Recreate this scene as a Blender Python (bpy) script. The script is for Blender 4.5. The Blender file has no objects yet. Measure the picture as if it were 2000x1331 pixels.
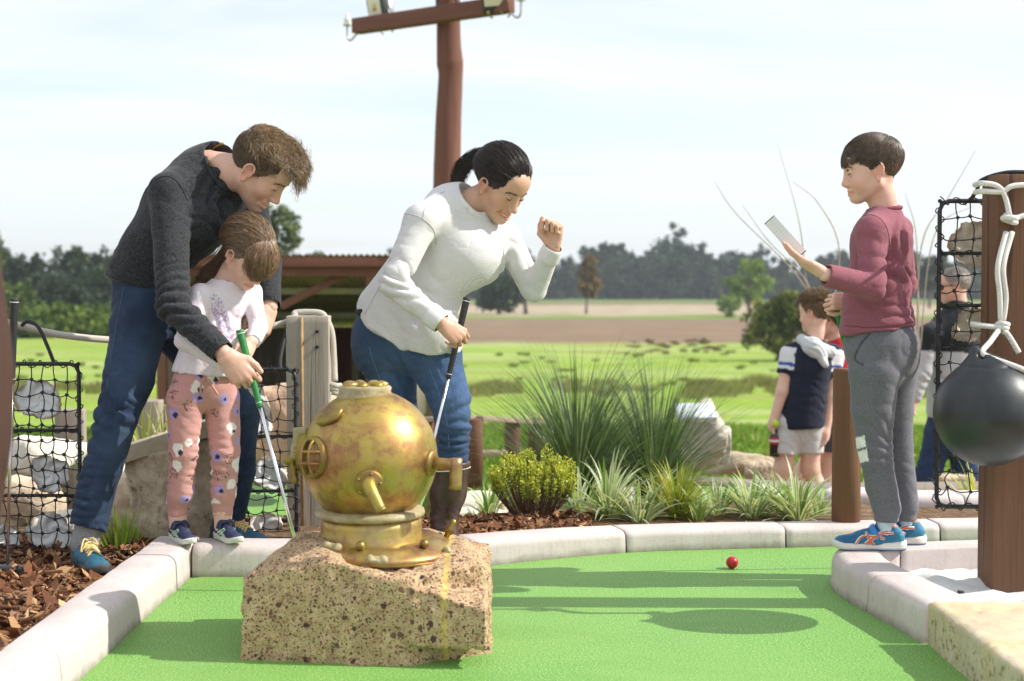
import bpy, bmesh, math, random
import numpy as np
from mathutils import Vector, Matrix
from mathutils.bvhtree import BVHTree

random.seed(5)
RNG = np.random.default_rng(11)
SC = bpy.context.scene
COL = SC.collection
rad = math.radians

# ------------------------------------------------------------------ camera, sky, sun, exposure
CAM_H = 0.98
FPX = 2778.0
PITCH = math.atan(105.5 / FPX)
cam_data = bpy.data.cameras.new('camera')
cam_data.sensor_width = 36.0
cam_data.lens = 50.0
cam_data.clip_start = 0.05
cam_data.clip_end = 6000
cam_data.dof.use_dof = True
cam_data.dof.focus_distance = 4.72
cam_data.dof.aperture_fstop = 3.4
cam = bpy.data.objects.new('camera', cam_data)
cam.location = (0, 0, CAM_H)
cam.rotation_euler = (math.pi / 2 - PITCH, 0, 0)
COL.objects.link(cam)
SC.camera = cam

SUN_EL, SUN_AZ = rad(40.0), rad(91.0)      # azimuth from +Y towards +X
world = bpy.data.worlds.new('World')
SC.world = world
world.use_nodes = True
wt = world.node_tree
wt.nodes.clear()
w_out = wt.nodes.new('ShaderNodeOutputWorld')
w_bg = wt.nodes.new('ShaderNodeBackground')
w_bg.inputs[1].default_value = 0.15
w_sky = wt.nodes.new('ShaderNodeTexSky')
w_sky.sky_type = 'NISHITA'
w_sky.sun_disc = False
w_sky.sun_elevation = SUN_EL
w_sky.sun_rotation = SUN_AZ
w_sky.air_density = 1.0
w_sky.dust_density = 1.2
# thin high cloud laid over the blue, by direction (a sheet overhead)
w_tc = wt.nodes.new('ShaderNodeTexCoord')
w_sep = wt.nodes.new('ShaderNodeSeparateXYZ')
wt.links.new(w_tc.outputs['Generated'], w_sep.inputs[0])
w_zz = wt.nodes.new('ShaderNodeMath'); w_zz.operation = 'ABSOLUTE'
wt.links.new(w_sep.outputs[2], w_zz.inputs[0])
w_za = wt.nodes.new('ShaderNodeMath'); w_za.operation = 'ADD'; w_za.inputs[1].default_value = 0.10
wt.links.new(w_zz.outputs[0], w_za.inputs[0])
w_div = wt.nodes.new('ShaderNodeVectorMath'); w_div.operation = 'DIVIDE'
w_cmb = wt.nodes.new('ShaderNodeCombineXYZ')
for i in range(3):
 wt.links.new(w_za.outputs[0], w_cmb.inputs[i])
wt.links.new(w_tc.outputs['Generated'], w_div.inputs[0])
wt.links.new(w_cmb.outputs[0], w_div.inputs[1])
w_map = wt.nodes.new('ShaderNodeMapping')
w_map.inputs['Rotation'].default_value = (0, 0, rad(24))
w_map.inputs['Scale'].default_value = (0.45, 1.0, 0.2)
w_map.inputs['Location'].default_value = (1.7, 0.55, 0)
wt.links.new(w_div.outputs[0], w_map.inputs[0])
w_no = wt.nodes.new('ShaderNodeTexNoise')
w_no.inputs['Scale'].default_value = 1.15
w_no.inputs['Detail'].default_value = 7.0
w_no.inputs['Roughness'].default_value = 0.55
w_no.inputs['Distortion'].default_value = 0.5
wt.links.new(w_map.outputs[0], w_no.inputs[0])
w_rmp = wt.nodes.new('ShaderNodeValToRGB')
w_rmp.color_ramp.elements[0].position = 0.36
w_rmp.color_ramp.elements[0].color = (0.50, 0.50, 0.50, 1)
w_rmp.color_ramp.elements[1].position = 0.60
w_rmp.color_ramp.elements[1].color = (1, 1, 1, 1)
wt.links.new(w_no.outputs[0], w_rmp.inputs[0])
w_mix = wt.nodes.new('ShaderNodeMix'); w_mix.data_type = 'RGBA'
w_mix.inputs[7].default_value = (4.45, 4.63, 4.8, 1)
wt.links.new(w_rmp.outputs[0], w_mix.inputs[0])
wt.links.new(w_sky.outputs[0], w_mix.inputs[6])
wt.links.new(w_mix.outputs[2], w_bg.inputs[0])
wt.links.new(w_bg.outputs[0], w_out.inputs[0])

sun_data = bpy.data.lights.new('sun', 'SUN')
sun_data.energy = 3.9
sun_data.angle = rad(0.53)
sun_data.color = (1.0, 0.955, 0.88)
sun = bpy.data.objects.new('sun', sun_data)
sun_dir = Vector((math.sin(SUN_AZ) * math.cos(SUN_EL), math.cos(SUN_AZ) * math.cos(SUN_EL), math.sin(SUN_EL)))
sun.rotation_euler = sun_dir.to_track_quat('Z', 'Y').to_euler()
sun.location = sun_dir * 40
COL.objects.link(sun)

SC.view_settings.view_transform = 'Standard'
SC.view_settings.look = 'None'
SC.view_settings.exposure = 0.60
SC.view_settings.gamma = 1.0
SC.view_settings.use_curve_mapping = False
SC.render.engine = 'CYCLES'
SC.cycles.use_denoising = True
SC.cycles.max_bounces = 7
SC.cycles.diffuse_bounces = 3
SC.cycles.glossy_bounces = 3
SC.cycles.transmission_bounces = 4
SC.cycles.transparent_max_bounces = 6
SC.cycles.use_adaptive_sampling = True
SC.cycles.adaptive_threshold = 0.015

# ------------------------------------------------------------------ where things stand
CP, SP = math.cos(PITCH), math.sin(PITCH)

def W(px, py, d):
 """the point at distance d (metres in front of the camera) that is seen at px, py"""
 a = (px - 1000.0) / FPX
 b = (665.5 - py) / FPX
 t = d / (CP + b * SP)
 return np.array([a * t, d, CAM_H + (-SP + b * CP) * t])

def G(px, py, z=0.0):
 """the point of a level surface at height z that is seen at px, py"""
 a = (px - 1000.0) / FPX
 b = (665.5 - py) / FPX
 t = (z - CAM_H) / (-SP + b * CP)
 return np.array([a * t, (CP + b * SP) * t, z])

# ------------------------------------------------------------------ mesh helpers
def np_mesh(name, V, faces, colors=None, smooth=True):
 """faces: one (n,k) array or a list of such arrays"""
 V = np.ascontiguousarray(np.asarray(V, dtype=np.float32).reshape(-1, 3))
 if not isinstance(faces, (list, tuple)):
  faces = [faces]
 faces = [np.asarray(f, dtype=np.int32) for f in faces if len(f)]
 me = bpy.data.meshes.new(name)
 me.vertices.add(len(V))
 me.vertices.foreach_set('co', V.ravel())
 nl = sum(f.size for f in faces)
 nf = sum(len(f) for f in faces)
 me.loops.add(nl)
 me.polygons.add(nf)
 me.loops.foreach_set('vertex_index', np.concatenate([f.ravel() for f in faces]))
 sizes = np.concatenate([np.full(len(f), f.shape[1], np.int32) for f in faces])
 starts = np.concatenate([[0], np.cumsum(sizes)[:-1]]).astype(np.int32)
 me.polygons.foreach_set('loop_start', starts)
 me.polygons.foreach_set('use_smooth', np.full(nf, bool(smooth)))
 if colors is not None:
  c = np.ones((len(V), 4), np.float32)
  c[:, :3] = colors
  at = me.color_attributes.new('Col', 'FLOAT_COLOR', 'POINT')
  at.data.foreach_set('color', c.ravel())
 me.update(calc_edges=True)
 me.validate()
 return me

def link(name, me, mat=None, parent=None, loc=None):
 o = bpy.data.objects.new(name, me)
 COL.objects.link(o)
 if mat is not None:
  if isinstance(mat, (list, tuple)):
   for m in mat:
    o.data.materials.append(m)
  else:
   if len(o.data.materials) == 0:
    o.data.materials.append(mat)
 if parent is not None:
  o.parent = parent
 if loc is not None:
  o.location = loc
 return o

def tag(o, label, cat=None, group=None, kind=None):
 o['label'] = label
 if cat:
  o['category'] = cat
 if group:
  o['group'] = group
 if kind:
  o['kind'] = kind
 return o

def thing(name, label, cat, loc=(0, 0, 0), rz=0.0, group=None):
 o = bpy.data.objects.new(name, None)
 COL.objects.link(o)
 o.location = loc
 o.rotation_euler = (0, 0, rz)
 o.empty_display_size = 0.1
 return tag(o, label, cat, group)

class MB:
 """collects shapes into one mesh"""
 def __init__(s):
  s.V = []; s.F = {}; s.C = []; s.n = 0; s.cur = None
 def color(s, c):
  s.cur = np.array(c[:3], float); return s
 def add(s, V, F):
  V = np.asarray(V, float).reshape(-1, 3)
  if not isinstance(F, (list, tuple)) or (len(F) and np.isscalar(F[0])):
   F = [F]
  for f in F:
   f = np.asarray(f)
   if f.size == 0:
    continue
   s.F.setdefault(f.shape[1], []).append(f + s.n)
  s.V.append(V)
  if s.cur is not None:
   s.C.append(np.tile(s.cur, (len(V), 1)))
  s.n += len(V)
  return s
 def mesh(s, name, smooth=True):
  col = np.concatenate(s.C) if s.cur is not None else None
  return np_mesh(name, np.concatenate(s.V), [np.concatenate(v) for v in s.F.values()], col, smooth)
 def build(s, name, mat, parent=None, smooth=True, loc=None):
  return link(name, s.mesh(name, smooth), mat, parent, loc)
 # shapes
 def box(s, c, half, R=None, bev=0.0):
  V, F = box_geo(half, bev)
  if R is not None:
   V = V @ np.asarray(R).T
  return s.add(V + np.asarray(c), F)
 def tube(s, pts, r, n=8, caps=True, flat=None):
  return s.add(*tube_geo(pts, r, n, caps, flat))
 def lathe(s, prof, n=24, c=(0, 0, 0), R=None, caps=True):
  V, F = lathe_geo(prof, n, caps)
  if R is not None:
   V = V @ np.asarray(R).T
  return s.add(V + np.asarray(c), F)
 def prism(s, poly, z0, z1):
  V, F = prism_geo(poly, z0, z1)
  return s.add(V, F)

def box_geo(half, bev=0.0):
 hx, hy, hz = half
 if bev <= 0:
  V = np.array([[x, y, z] for x in (-hx, hx) for y in (-hy, hy) for z in (-hz, hz)])
  F = np.array([[0, 1, 3, 2], [4, 6, 7, 5], [0, 4, 5, 1], [2, 3, 7, 6], [0, 2, 6, 4], [1, 5, 7, 3]])
  return V, [F]
 bm = bmesh.new()
 bmesh.ops.create_cube(bm, size=2.0)
 for v in bm.verts:
  v.co = (v.co.x * hx, v.co.y * hy, v.co.z * hz)
 bmesh.ops.bevel(bm, geom=bm.edges[:], offset=bev, segments=2, profile=0.6, affect='EDGES')
 bm.verts.index_update()
 V = np.array([v.co[:] for v in bm.verts])
 by = {}
 for f in bm.faces:
  by.setdefault(len(f.verts), []).append([v.index for v in f.verts])
 bm.free()
 return V, [np.array(x) for x in by.values()]

def frames(pts):
 pts = np.asarray(pts, float)
 T = np.gradient(pts, axis=0)
 T /= np.linalg.norm(T, axis=1, keepdims=True) + 1e-12
 ref = np.array([0, 0, 1.0]) if abs(T[0][2]) < 0.9 else np.array([1.0, 0, 0])
 N = np.zeros_like(pts)
 n = ref - T[0] * np.dot(ref, T[0]); n /= np.linalg.norm(n)
 N[0] = n
 for i in range(1, len(pts)):
  n = N[i - 1] - T[i] * np.dot(N[i - 1], T[i])
  N[i] = n / (np.linalg.norm(n) + 1e-12)
 return T, N, np.cross(T, N)

def tube_geo(pts, r, n=8, caps=True, flat=None):
 pts = np.asarray(pts, float)
 m = len(pts)
 r = np.full(m, r) if np.isscalar(r) else np.asarray(r, float)
 T, N, B = frames(pts)
 a = np.linspace(0, 2 * np.pi, n, endpoint=False)
 f = 1.0 if flat is None else flat
 V = (pts[:, None, :] + r[:, None, None] * (np.cos(a)[None, :, None] * N[:, None, :] + f * np.sin(a)[None, :, None] * B[:, None, :])).reshape(-1, 3)
 i = np.arange(m - 1)[:, None] * n
 j = np.arange(n)[None, :]
 j2 = (j + 1) % n
 Q = np.stack([i + j, i + j2, i + n + j2, i + n + j], -1).reshape(-1, 4)
 F = [Q]
 if caps:
  V = np.vstack([V, pts[0], pts[-1]])
  jj = np.arange(n)
  F.append(np.stack([np.full(n, m * n), (jj + 1) % n, jj], 1))
  b = (m - 1) * n
  F.append(np.stack([np.full(n, m * n + 1), b + jj, b + (jj + 1) % n], 1))
 return V, F

def lathe_geo(prof, n=24, caps=True):
 prof = np.asarray(prof, float)
 m = len(prof)
 a = np.linspace(0, 2 * np.pi, n, endpoint=False)
 V = np.stack([prof[:, 0, None] * np.cos(a), prof[:, 0, None] * np.sin(a), np.repeat(prof[:, 1, None], n, 1)], -1).reshape(-1, 3)
 i = np.arange(m - 1)[:, None] * n
 j = np.arange(n)[None, :]
 j2 = (j + 1) % n
 Q = np.stack([i + j, i + j2, i + n + j2, i + n + j], -1).reshape(-1, 4)
 F = [Q]
 if caps:
  V = np.vstack([V, [0, 0, prof[0, 1]], [0, 0, prof[-1, 1]]])
  jj = np.arange(n)
  F.append(np.stack([np.full(n, m * n), (jj + 1) % n, jj], 1))
  b = (m - 1) * n
  F.append(np.stack([np.full(n, m * n + 1), b + jj, b + (jj + 1) % n], 1))
 return V, F

def prism_geo(poly, z0, z1):
 poly = np.asarray(poly, float)
 n = len(poly)
 V = np.vstack([np.c_[poly, np.full(n, z0)], np.c_[poly, np.full(n, z1)]])
 j = np.arange(n)
 Q = np.stack([j, (j + 1) % n, n + (j + 1) % n, n + j], 1)
 return V, [Q, j[None, ::-1], (n + j)[None, :]]

def spline(pts, n=24):
 """Catmull-Rom through the points"""
 P = np.asarray(pts, float)
 P = np.vstack([2 * P[0] - P[1], P, 2 * P[-1] - P[-2]])
 m = len(P) - 3
 u = np.linspace(0, m - 1e-9, n)
 i = u.astype(int)
 t = (u - i)[:, None]
 p0, p1, p2, p3 = P[i], P[i + 1], P[i + 2], P[i + 3]
 return 0.5 * (2 * p1 + (p2 - p0) * t + (2 * p0 - 5 * p1 + 4 * p2 - p3) * t ** 2 + (3 * p1 - p0 - 3 * p2 + p3) * t ** 3)

def unit(v):
 v = np.asarray(v, float)
 return v / (np.linalg.norm(v) + 1e-12)

def axes(x, z):
 """rotation whose columns are x, z x x, z (z made square to x)"""
 x = unit(x)
 z = np.asarray(z, float)
 z = unit(z - x * np.dot(z, x))
 return np.stack([x, np.cross(z, x), z], 1)

def zrot(a):
 c, s = math.cos(a), math.sin(a)
 return np.array([[c, -s, 0], [s, c, 0], [0, 0, 1.0]])

def toz(d):
 """rotation that takes +Z to direction d"""
 d = unit(d)
 u = np.array([1.0, 0, 0]) if abs(d[0]) < 0.8 else np.array([0, 1.0, 0])
 x = unit(np.cross(u, d))
 return np.stack([x, np.cross(d, x), d], 1)

# value noise, vectorised
def _h(i, j, k, s):
 n = (i * 374761393 + j * 668265263 + k * 2147483647 + s * 1274126177) & 0xffffffff
 n = ((n ^ (n >> 13)) * 1274126177) & 0xffffffff
 return ((n ^ (n >> 16)) & 0xffff) / 65535.0

def vnoise(P, seed=0):
 P = np.asarray(P, float)
 I = np.floor(P).astype(np.int64)
 f = P - I
 f = f * f * (3 - 2 * f)
 out = 0
 for a in (0, 1):
  for b in (0, 1):
   for c in (0, 1):
    w = (f[..., 0] if a else 1 - f[..., 0]) * (f[..., 1] if b else 1 - f[..., 1]) * (f[..., 2] if c else 1 - f[..., 2])
    out = out + w * _h(I[..., 0] + a, I[..., 1] + b, I[..., 2] + c, seed)
 return out * 2 - 1

def fbm(P, octaves=3, seed=0):
 s, a = 0, 1.0
 for o in range(octaves):
  s = s + a * vnoise(np.asarray(P) * (2 ** o), seed + o)
  a *= 0.5
 return s

def normals(V, F4):
 N = np.zeros_like(V)
 a, b, c, d = (V[F4[:, i]] for i in range(4))
 n = np.cross(c - a, d - b)
 for i in range(4):
  np.add.at(N, F4[:, i], n)
 return N / (np.linalg.norm(N, axis=1, keepdims=True) + 1e-12)

# ------------------------------------------------------------------ solid shapes blended from round forms
class Solid:
 def __init__(s):
  s.ops = []
 def _add(s, f, lo, hi, op, k, cuts=None):
  s.ops.append((f, np.asarray(lo, float), np.asarray(hi, float), op, k, cuts or []))
  return s
 def cone(s, a, b, ra, rb, k=0.02, op='u', flat=None, cuts=None, fold=None):
  a = np.asarray(a, float); b = np.asarray(b, float)
  R = max(ra, rb)
  ba = b - a
  L2 = float(np.dot(ba, ba)) + 1e-12
  def f(P):
   q = P - a
   if flat is not None:
    nrm, ff = flat
    dn = q @ nrm
    bn = float(np.dot(ba, nrm))
    t = np.clip((q @ ba) / L2, 0, 1)
    off = dn - t * bn
    q = q + (1.0 / ff - 1.0) * off[..., None] * nrm
   t = np.clip((q @ ba) / L2, 0, 1)
   r = ra + (rb - ra) * t
   if fold is not None:
    r = r + fold(P, t)
   return np.sqrt(((q - t[..., None] * ba) ** 2).sum(-1)) - r
  ext = R * (max(1, flat[1]) if flat else 1) + (0.02 if fold else 0)
  return s._add(f, np.minimum(a, b) - ext, np.maximum(a, b) + ext, op, k, cuts)
 def chain(s, pts, rs, k=0.02, op='u', flat=None, cuts=None):
  for i in range(len(pts) - 1):
   s.cone(pts[i], pts[i + 1], rs[i], rs[i + 1], k, op, flat, cuts if i == len(pts) - 2 else None)
  return s
 def ell(s, c, r, R=None, k=0.02, op='u', cuts=None):
  c = np.asarray(c, float); r = np.asarray(r, float)
  def f(P):
   q = P - c
   if R is not None:
    q = q @ R
   k0 = np.sqrt(((q / r) ** 2).sum(-1)) + 1e-9
   k1 = np.sqrt(((q / (r * r)) ** 2).sum(-1)) + 1e-9
   return k0 * (k0 - 1) / k1
  e = r if R is None else np.full(3, r.max())
  return s._add(f, c - e, c + e, op, k, cuts)
 def box(s, c, half, R=None, rnd=0.005, k=0.01, op='u', cuts=None):
  c = np.asarray(c, float); half = np.asarray(half, float)
  def f(P):
   q = P - c
   if R is not None:
    q = q @ R
   q = np.abs(q) - (half - rnd)
   return np.sqrt((np.maximum(q, 0) ** 2).sum(-1)) + np.minimum(q.max(-1), 0) - rnd
  e = half if R is None else np.full(3, np.linalg.norm(half))
  return s._add(f, c - e, c + e, op, k, cuts)
 def planes(s, lo, hi, pls, k=0.02):
  """convex block: the points inside every plane (point, outward normal)"""
  pls = [(np.asarray(p, float), unit(n)) for p, n in pls]
  def f(P):
   d = None
   for p, n in pls:
    e = (P - p) @ n
    if d is None:
     d = e
    else:
     h = np.maximum(k - np.abs(d - e), 0) / k
     d = np.maximum(d, e) + h * h * k * 0.25
   return d
  return s._add(f, lo, hi, 'u', 0.001)
 def field(s, h, pad=None):
  us = [o for o in s.ops if o[3] == 'u']
  lo = np.min([o[1] for o in us], 0) - 3 * h - 0.01
  hi = np.max([o[2] for o in us], 0) + 3 * h + 0.01
  n = np.ceil((hi - lo) / h).astype(int) + 1
  D = np.full(n, 0.5, np.float32)
  for f, l, u, op, k, cuts in s.ops:
   m = k + 3 * h
   i0 = np.clip(np.floor((l - m - lo) / h).astype(int), 0, n - 1)
   i1 = np.clip(np.ceil((u + m - lo) / h).astype(int) + 1, 1, n)
   if np.any(i1 <= i0):
    continue
   g = [lo[a] + h * np.arange(i0[a], i1[a]) for a in range(3)]
   P = np.stack(np.meshgrid(*g, indexing='ij'), -1)
   d = f(P)
   for cp, cn in cuts:
    d = np.maximum(d, (P - np.asarray(cp)) @ unit(cn))
   sl = tuple(slice(i0[a], i1[a]) for a in range(3))
   o = D[sl]
   if op == 'u':
    hh = np.maximum(k - np.abs(o - d), 0) / max(k, 1e-6)
    D[sl] = np.minimum(o, d) - hh * hh * k * 0.25
   else:
    d = -d if op == 's' else d
    hh = np.maximum(k - np.abs(o - d), 0) / max(k, 1e-6)
    D[sl] = np.maximum(o, d) + hh * hh * k * 0.25
  return D, lo
 def geo(s, h, disp=None):
  D, lo = s.field(h)
  V, F = surface_nets(D, lo, h)
  if disp is not None:
   V = V + normals(V, F) * disp(V)[:, None]
  return V, F

def surface_nets(D, o, h):
 s = D < 0
 c8 = [(a, b, c) for a in (0, 1) for b in (0, 1) for c in (0, 1)]
 n = np.array(D.shape)
 m = n - 1
 cnt = np.zeros(m, np.int8)
 for a, b, c in c8:
  cnt += s[a:a + m[0], b:b + m[1], c:c + m[2]]
 mask = (cnt > 0) & (cnt < 8)
 cells = np.argwhere(mask)
 idx = np.full(m, -1, np.int32)
 idx[mask] = np.arange(len(cells))
 dv = {c: D[cells[:, 0] + c[0], cells[:, 1] + c[1], cells[:, 2] + c[2]] for c in c8}
 acc = np.zeros((len(cells), 3)); num = np.zeros(len(cells))
 for a in c8:
  for ax in range(3):
   if a[ax]:
    continue
   b = tuple(1 if i == ax else a[i] for i in range(3))
   da, db = dv[a], dv[b]
   cr = (da < 0) != (db < 0)
   t = np.where(cr, da / np.where(cr, da - db, 1), 0)
   p = np.array(a, float)[None, :] + np.eye(3)[ax][None, :] * t[:, None]
   acc += p * cr[:, None]; num += cr
 V = o + h * (cells + acc / num[:, None])
 Fs = []
 for ax in range(3):
  sl0 = [slice(None)] * 3; sl1 = [slice(None)] * 3
  sl0[ax] = slice(0, -1); sl1[ax] = slice(1, None)
  ch = s[tuple(sl0)] != s[tuple(sl1)]
  e = np.argwhere(ch)
  u, v = [(1, 2), (2, 0), (0, 1)][ax]
  ok = (e[:, u] > 0) & (e[:, v] > 0) & (e[:, u] < m[u]) & (e[:, v] < m[v])
  e = e[ok]
  sg = s[e[:, 0], e[:, 1], e[:, 2]]
  q = []
  for du, dw in ((-1, -1), (0, -1), (0, 0), (-1, 0)):
   x = e.copy(); x[:, u] += du; x[:, v] += dw
   q.append(idx[x[:, 0], x[:, 1], x[:, 2]])
  q = np.stack(q, 1)
  q[~sg] = q[~sg][:, ::-1]
  Fs.append(q)
 F = np.concatenate(Fs)
 return V, F[(F >= 0).all(1)]
# ------------------------------------------------------------------ materials
class NT:
 def __init__(s, name):
  s.m = bpy.data.materials.new(name)
  s.m.use_nodes = True
  s.t = s.m.node_tree
  s.b = s.t.nodes['Principled BSDF']
  s._tc = None
 def n(s, kind, **kw):
  x = s.t.nodes.new(kind)
  for k, v in kw.items():
   setattr(x, k, v)
  return x
 def l(s, a, b):
  s.t.links.new(a, b)
 def put(s, sock, v):
  if isinstance(v, bpy.types.NodeSocket):
   s.l(v, sock)
  elif isinstance(v, (tuple, list)) and len(v) == 3 and sock.type == 'RGBA':
   sock.default_value = (*v, 1)
  else:
   sock.default_value = v
 def co(s, kind='Object'):
  if s._tc is None:
   s._tc = s.n('ShaderNodeTexCoord')
  return s._tc.outputs[kind]
 def map(s, scale=(1, 1, 1), rot=(0, 0, 0), loc=(0, 0, 0), v=None):
  x = s.n('ShaderNodeMapping')
  s.l(v if v is not None else s.co(), x.inputs[0])
  x.inputs['Scale'].default_value = scale
  x.inputs['Rotation'].default_value = rot
  x.inputs['Location'].default_value = loc
  return x.outputs[0]
 def noise(s, scale, detail=3, rough=0.5, v=None, dist=0.0):
  x = s.n('ShaderNodeTexNoise')
  s.l(v if v is not None else s.co(), x.inputs[0])
  x.inputs['Scale'].default_value = scale
  x.inputs['Detail'].default_value = detail
  x.inputs['Roughness'].default_value = rough
  x.inputs['Distortion'].default_value = dist
  return x.outputs[0]
 def voro(s, scale, feature='F1', v=None, out='Distance', rnd=1.0):
  x = s.n('ShaderNodeTexVoronoi', feature=feature)
  s.l(v if v is not None else s.co(), x.inputs[0])
  x.inputs['Scale'].default_value = scale
  x.inputs['Randomness'].default_value = rnd
  return x.outputs[out]
 def wave(s, scale, v=None, dist=0.0, dscale=1.0, direction='X', typ='BANDS', prof='SIN', detail=2):
  x = s.n('ShaderNodeTexWave', wave_type=typ, wave_profile=prof)
  if typ == 'BANDS':
   x.bands_direction = direction
  else:
   x.rings_direction = direction
  s.l(v if v is not None else s.co(), x.inputs[0])
  x.inputs['Scale'].default_value = scale
  x.inputs['Distortion'].default_value = dist
  x.inputs['Detail'].default_value = detail
  x.inputs['Detail Scale'].default_value = dscale
  return x.outputs['Fac']
 def ramp(s, f, stops, interp='LINEAR'):
  x = s.n('ShaderNodeValToRGB')
  cr = x.color_ramp
  cr.interpolation = interp
  while len(cr.elements) < len(stops):
   cr.elements.new(0.5)
  for e, (p, c) in zip(cr.elements, stops):
   e.position = p
   e.color = (c, c, c, 1) if np.isscalar(c) else (*c[:3], 1)
  s.l(f, x.inputs[0])
  return x.outputs[0]
 def mix(s, f, a, b, blend='MIX'):
  x = s.n('ShaderNodeMix', data_type='RGBA', blend_type=blend)
  s.put(x.inputs[0], f); s.put(x.inputs[6], a); s.put(x.inputs[7], b)
  return x.outputs[2]
 def math(s, op, a, b=0.0, clamp=False):
  x = s.n('ShaderNodeMath', operation=op, use_clamp=clamp)
  s.put(x.inputs[0], a); s.put(x.inputs[1], b)
  return x.outputs[0]
 def sep(s, v):
  x = s.n('ShaderNodeSeparateXYZ')
  s.l(v, x.inputs[0])
  return x.outputs
 def vcol(s):
  x = s.n('ShaderNodeVertexColor', layer_name='Col')
  return x.outputs[0]
 def crease(s, scale, stretch=(1, 1, 1), sharp=0.22, strength=0.5, dist=0.012, normal=None):
  n = s.noise(scale, 2, 0.45, s.map(stretch, (0.3, 0.2, 0.5)), 0.7)
  r = s.ramp(s.math('ABSOLUTE', s.math('SUBTRACT', n, 0.5)), [(0.0, 0.0), (sharp * 0.4, 0.62), (sharp, 1.0)], 'EASE')
  return s.bump(r, strength, dist, normal)
 def bump(s, h, strength=0.3, dist=0.01, normal=None):
  x = s.n('ShaderNodeBump')
  x.inputs['Strength'].default_value = strength
  x.inputs['Distance'].default_value = dist
  s.l(h, x.inputs['Height'])
  if normal is not None:
   s.l(normal, x.inputs['Normal'])
  return x.outputs[0]
 def out(s, color, rough=0.7, normal=None, metallic=0.0, spec=0.5, **kw):
  s.put(s.b.inputs['Base Color'], color)
  s.put(s.b.inputs['Roughness'], rough)
  s.put(s.b.inputs['Metallic'], metallic)
  s.put(s.b.inputs['Specular IOR Level'], spec)
  if normal is not None:
   s.l(normal, s.b.inputs['Normal'])
  for k, v in kw.items():
   s.put(s.b.inputs[k], v)
  return s.m

def plain(name, c1, c2=None, scale=20, rough=0.6, bump=0.0, bscale=60, bdist=0.004, metallic=0.0, spec=0.5, vcol=False, detail=4, **kw):
 t = NT(name)
 c2 = c2 or tuple(x * 0.75 for x in c1)
 col = t.mix(t.ramp(t.noise(scale, detail), [(0.3, 0), (0.7, 1)]), c1, c2)
 if vcol:
  col = t.mix(1.0, col, t.vcol(), 'MULTIPLY')
 nrm = t.bump(t.noise(bscale, 4), bump, bdist) if bump else None
 return t.out(col, rough, nrm, metallic, spec, **kw)

def mat_turf():
 t = NT('artificial_turf')
 v = t.co()
 fine = t.noise(190, 3, 0.8)
 mid = t.noise(75, 3, 0.7)
 big = t.noise(1.6, 3)
 sp = t.voro(520)
 c = t.ramp(fine, [(0.33, (0.045, 0.135, 0.02)), (0.47, (0.135, 0.325, 0.052)), (0.56, (0.225, 0.455, 0.10)), (0.65, (0.64, 0.82, 0.44))])
 c = t.mix(t.ramp(mid, [(0.35, 0.0), (0.75, 0.45)]), c, (0.18, 0.40, 0.075))
 c = t.mix(t.ramp(big, [(0.40, 0.0), (0.62, 0.35)]), c, (0.25, 0.43, 0.11))
 c = t.mix(t.ramp(t.noise(0.9, 4, 0.65, t.map((1, 2.2, 1), (0, 0, 0.4))), [(0.52, 0.0), (0.68, 0.3)]), c, (0.10, 0.25, 0.04))
 # blown grit and lint between the fibres
 c = t.mix(t.ramp(t.noise(55, 5, 0.75), [(0.72, 0.0), (0.78, 0.35)]), c, (0.30, 0.34, 0.17))
 h = t.mix(0.5, fine, mid)
 return t.out(c, 0.55, t.bump(h, 0.8, 0.008), spec=0.3)

def mat_kerb():
 t = NT('cast_concrete')
 n1 = t.noise(3.5, 5, 0.6)
 c = t.ramp(n1, [(0.25, (0.49, 0.42, 0.40)), (0.55, (0.60, 0.53, 0.51)), (0.8, (0.67, 0.605, 0.58))])
 streak = t.noise(9, 4, 0.6, t.map((9, 9, 0.8)))
 c = t.mix(t.ramp(streak, [(0.50, 0), (0.76, 0.38)]), c, (0.36, 0.31, 0.29))
 # splash dirt along the bottom edge and spotty staining
 z = t.sep(t.co())[2]
 low = t.ramp(t.math('ADD', z, t.math('MULTIPLY', t.noise(22, 4), 0.035)), [(0.012, 1.0), (0.045, 0.0)])
 c = t.mix(t.math('MULTIPLY', low, 0.75), c, (0.16, 0.13, 0.09))
 c = t.mix(t.ramp(t.noise(70, 4, 0.7), [(0.58, 0), (0.70, 0.35)]), c, (0.28, 0.24, 0.215))
 pits = t.voro(160)
 h = t.mix(0.5, t.noise(120, 4, 0.6), t.ramp(pits, [(0.05, 0), (0.16, 1)]))
 return t.out(c, 0.8, t.bump(h, 0.4, 0.004), spec=0.25)

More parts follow.
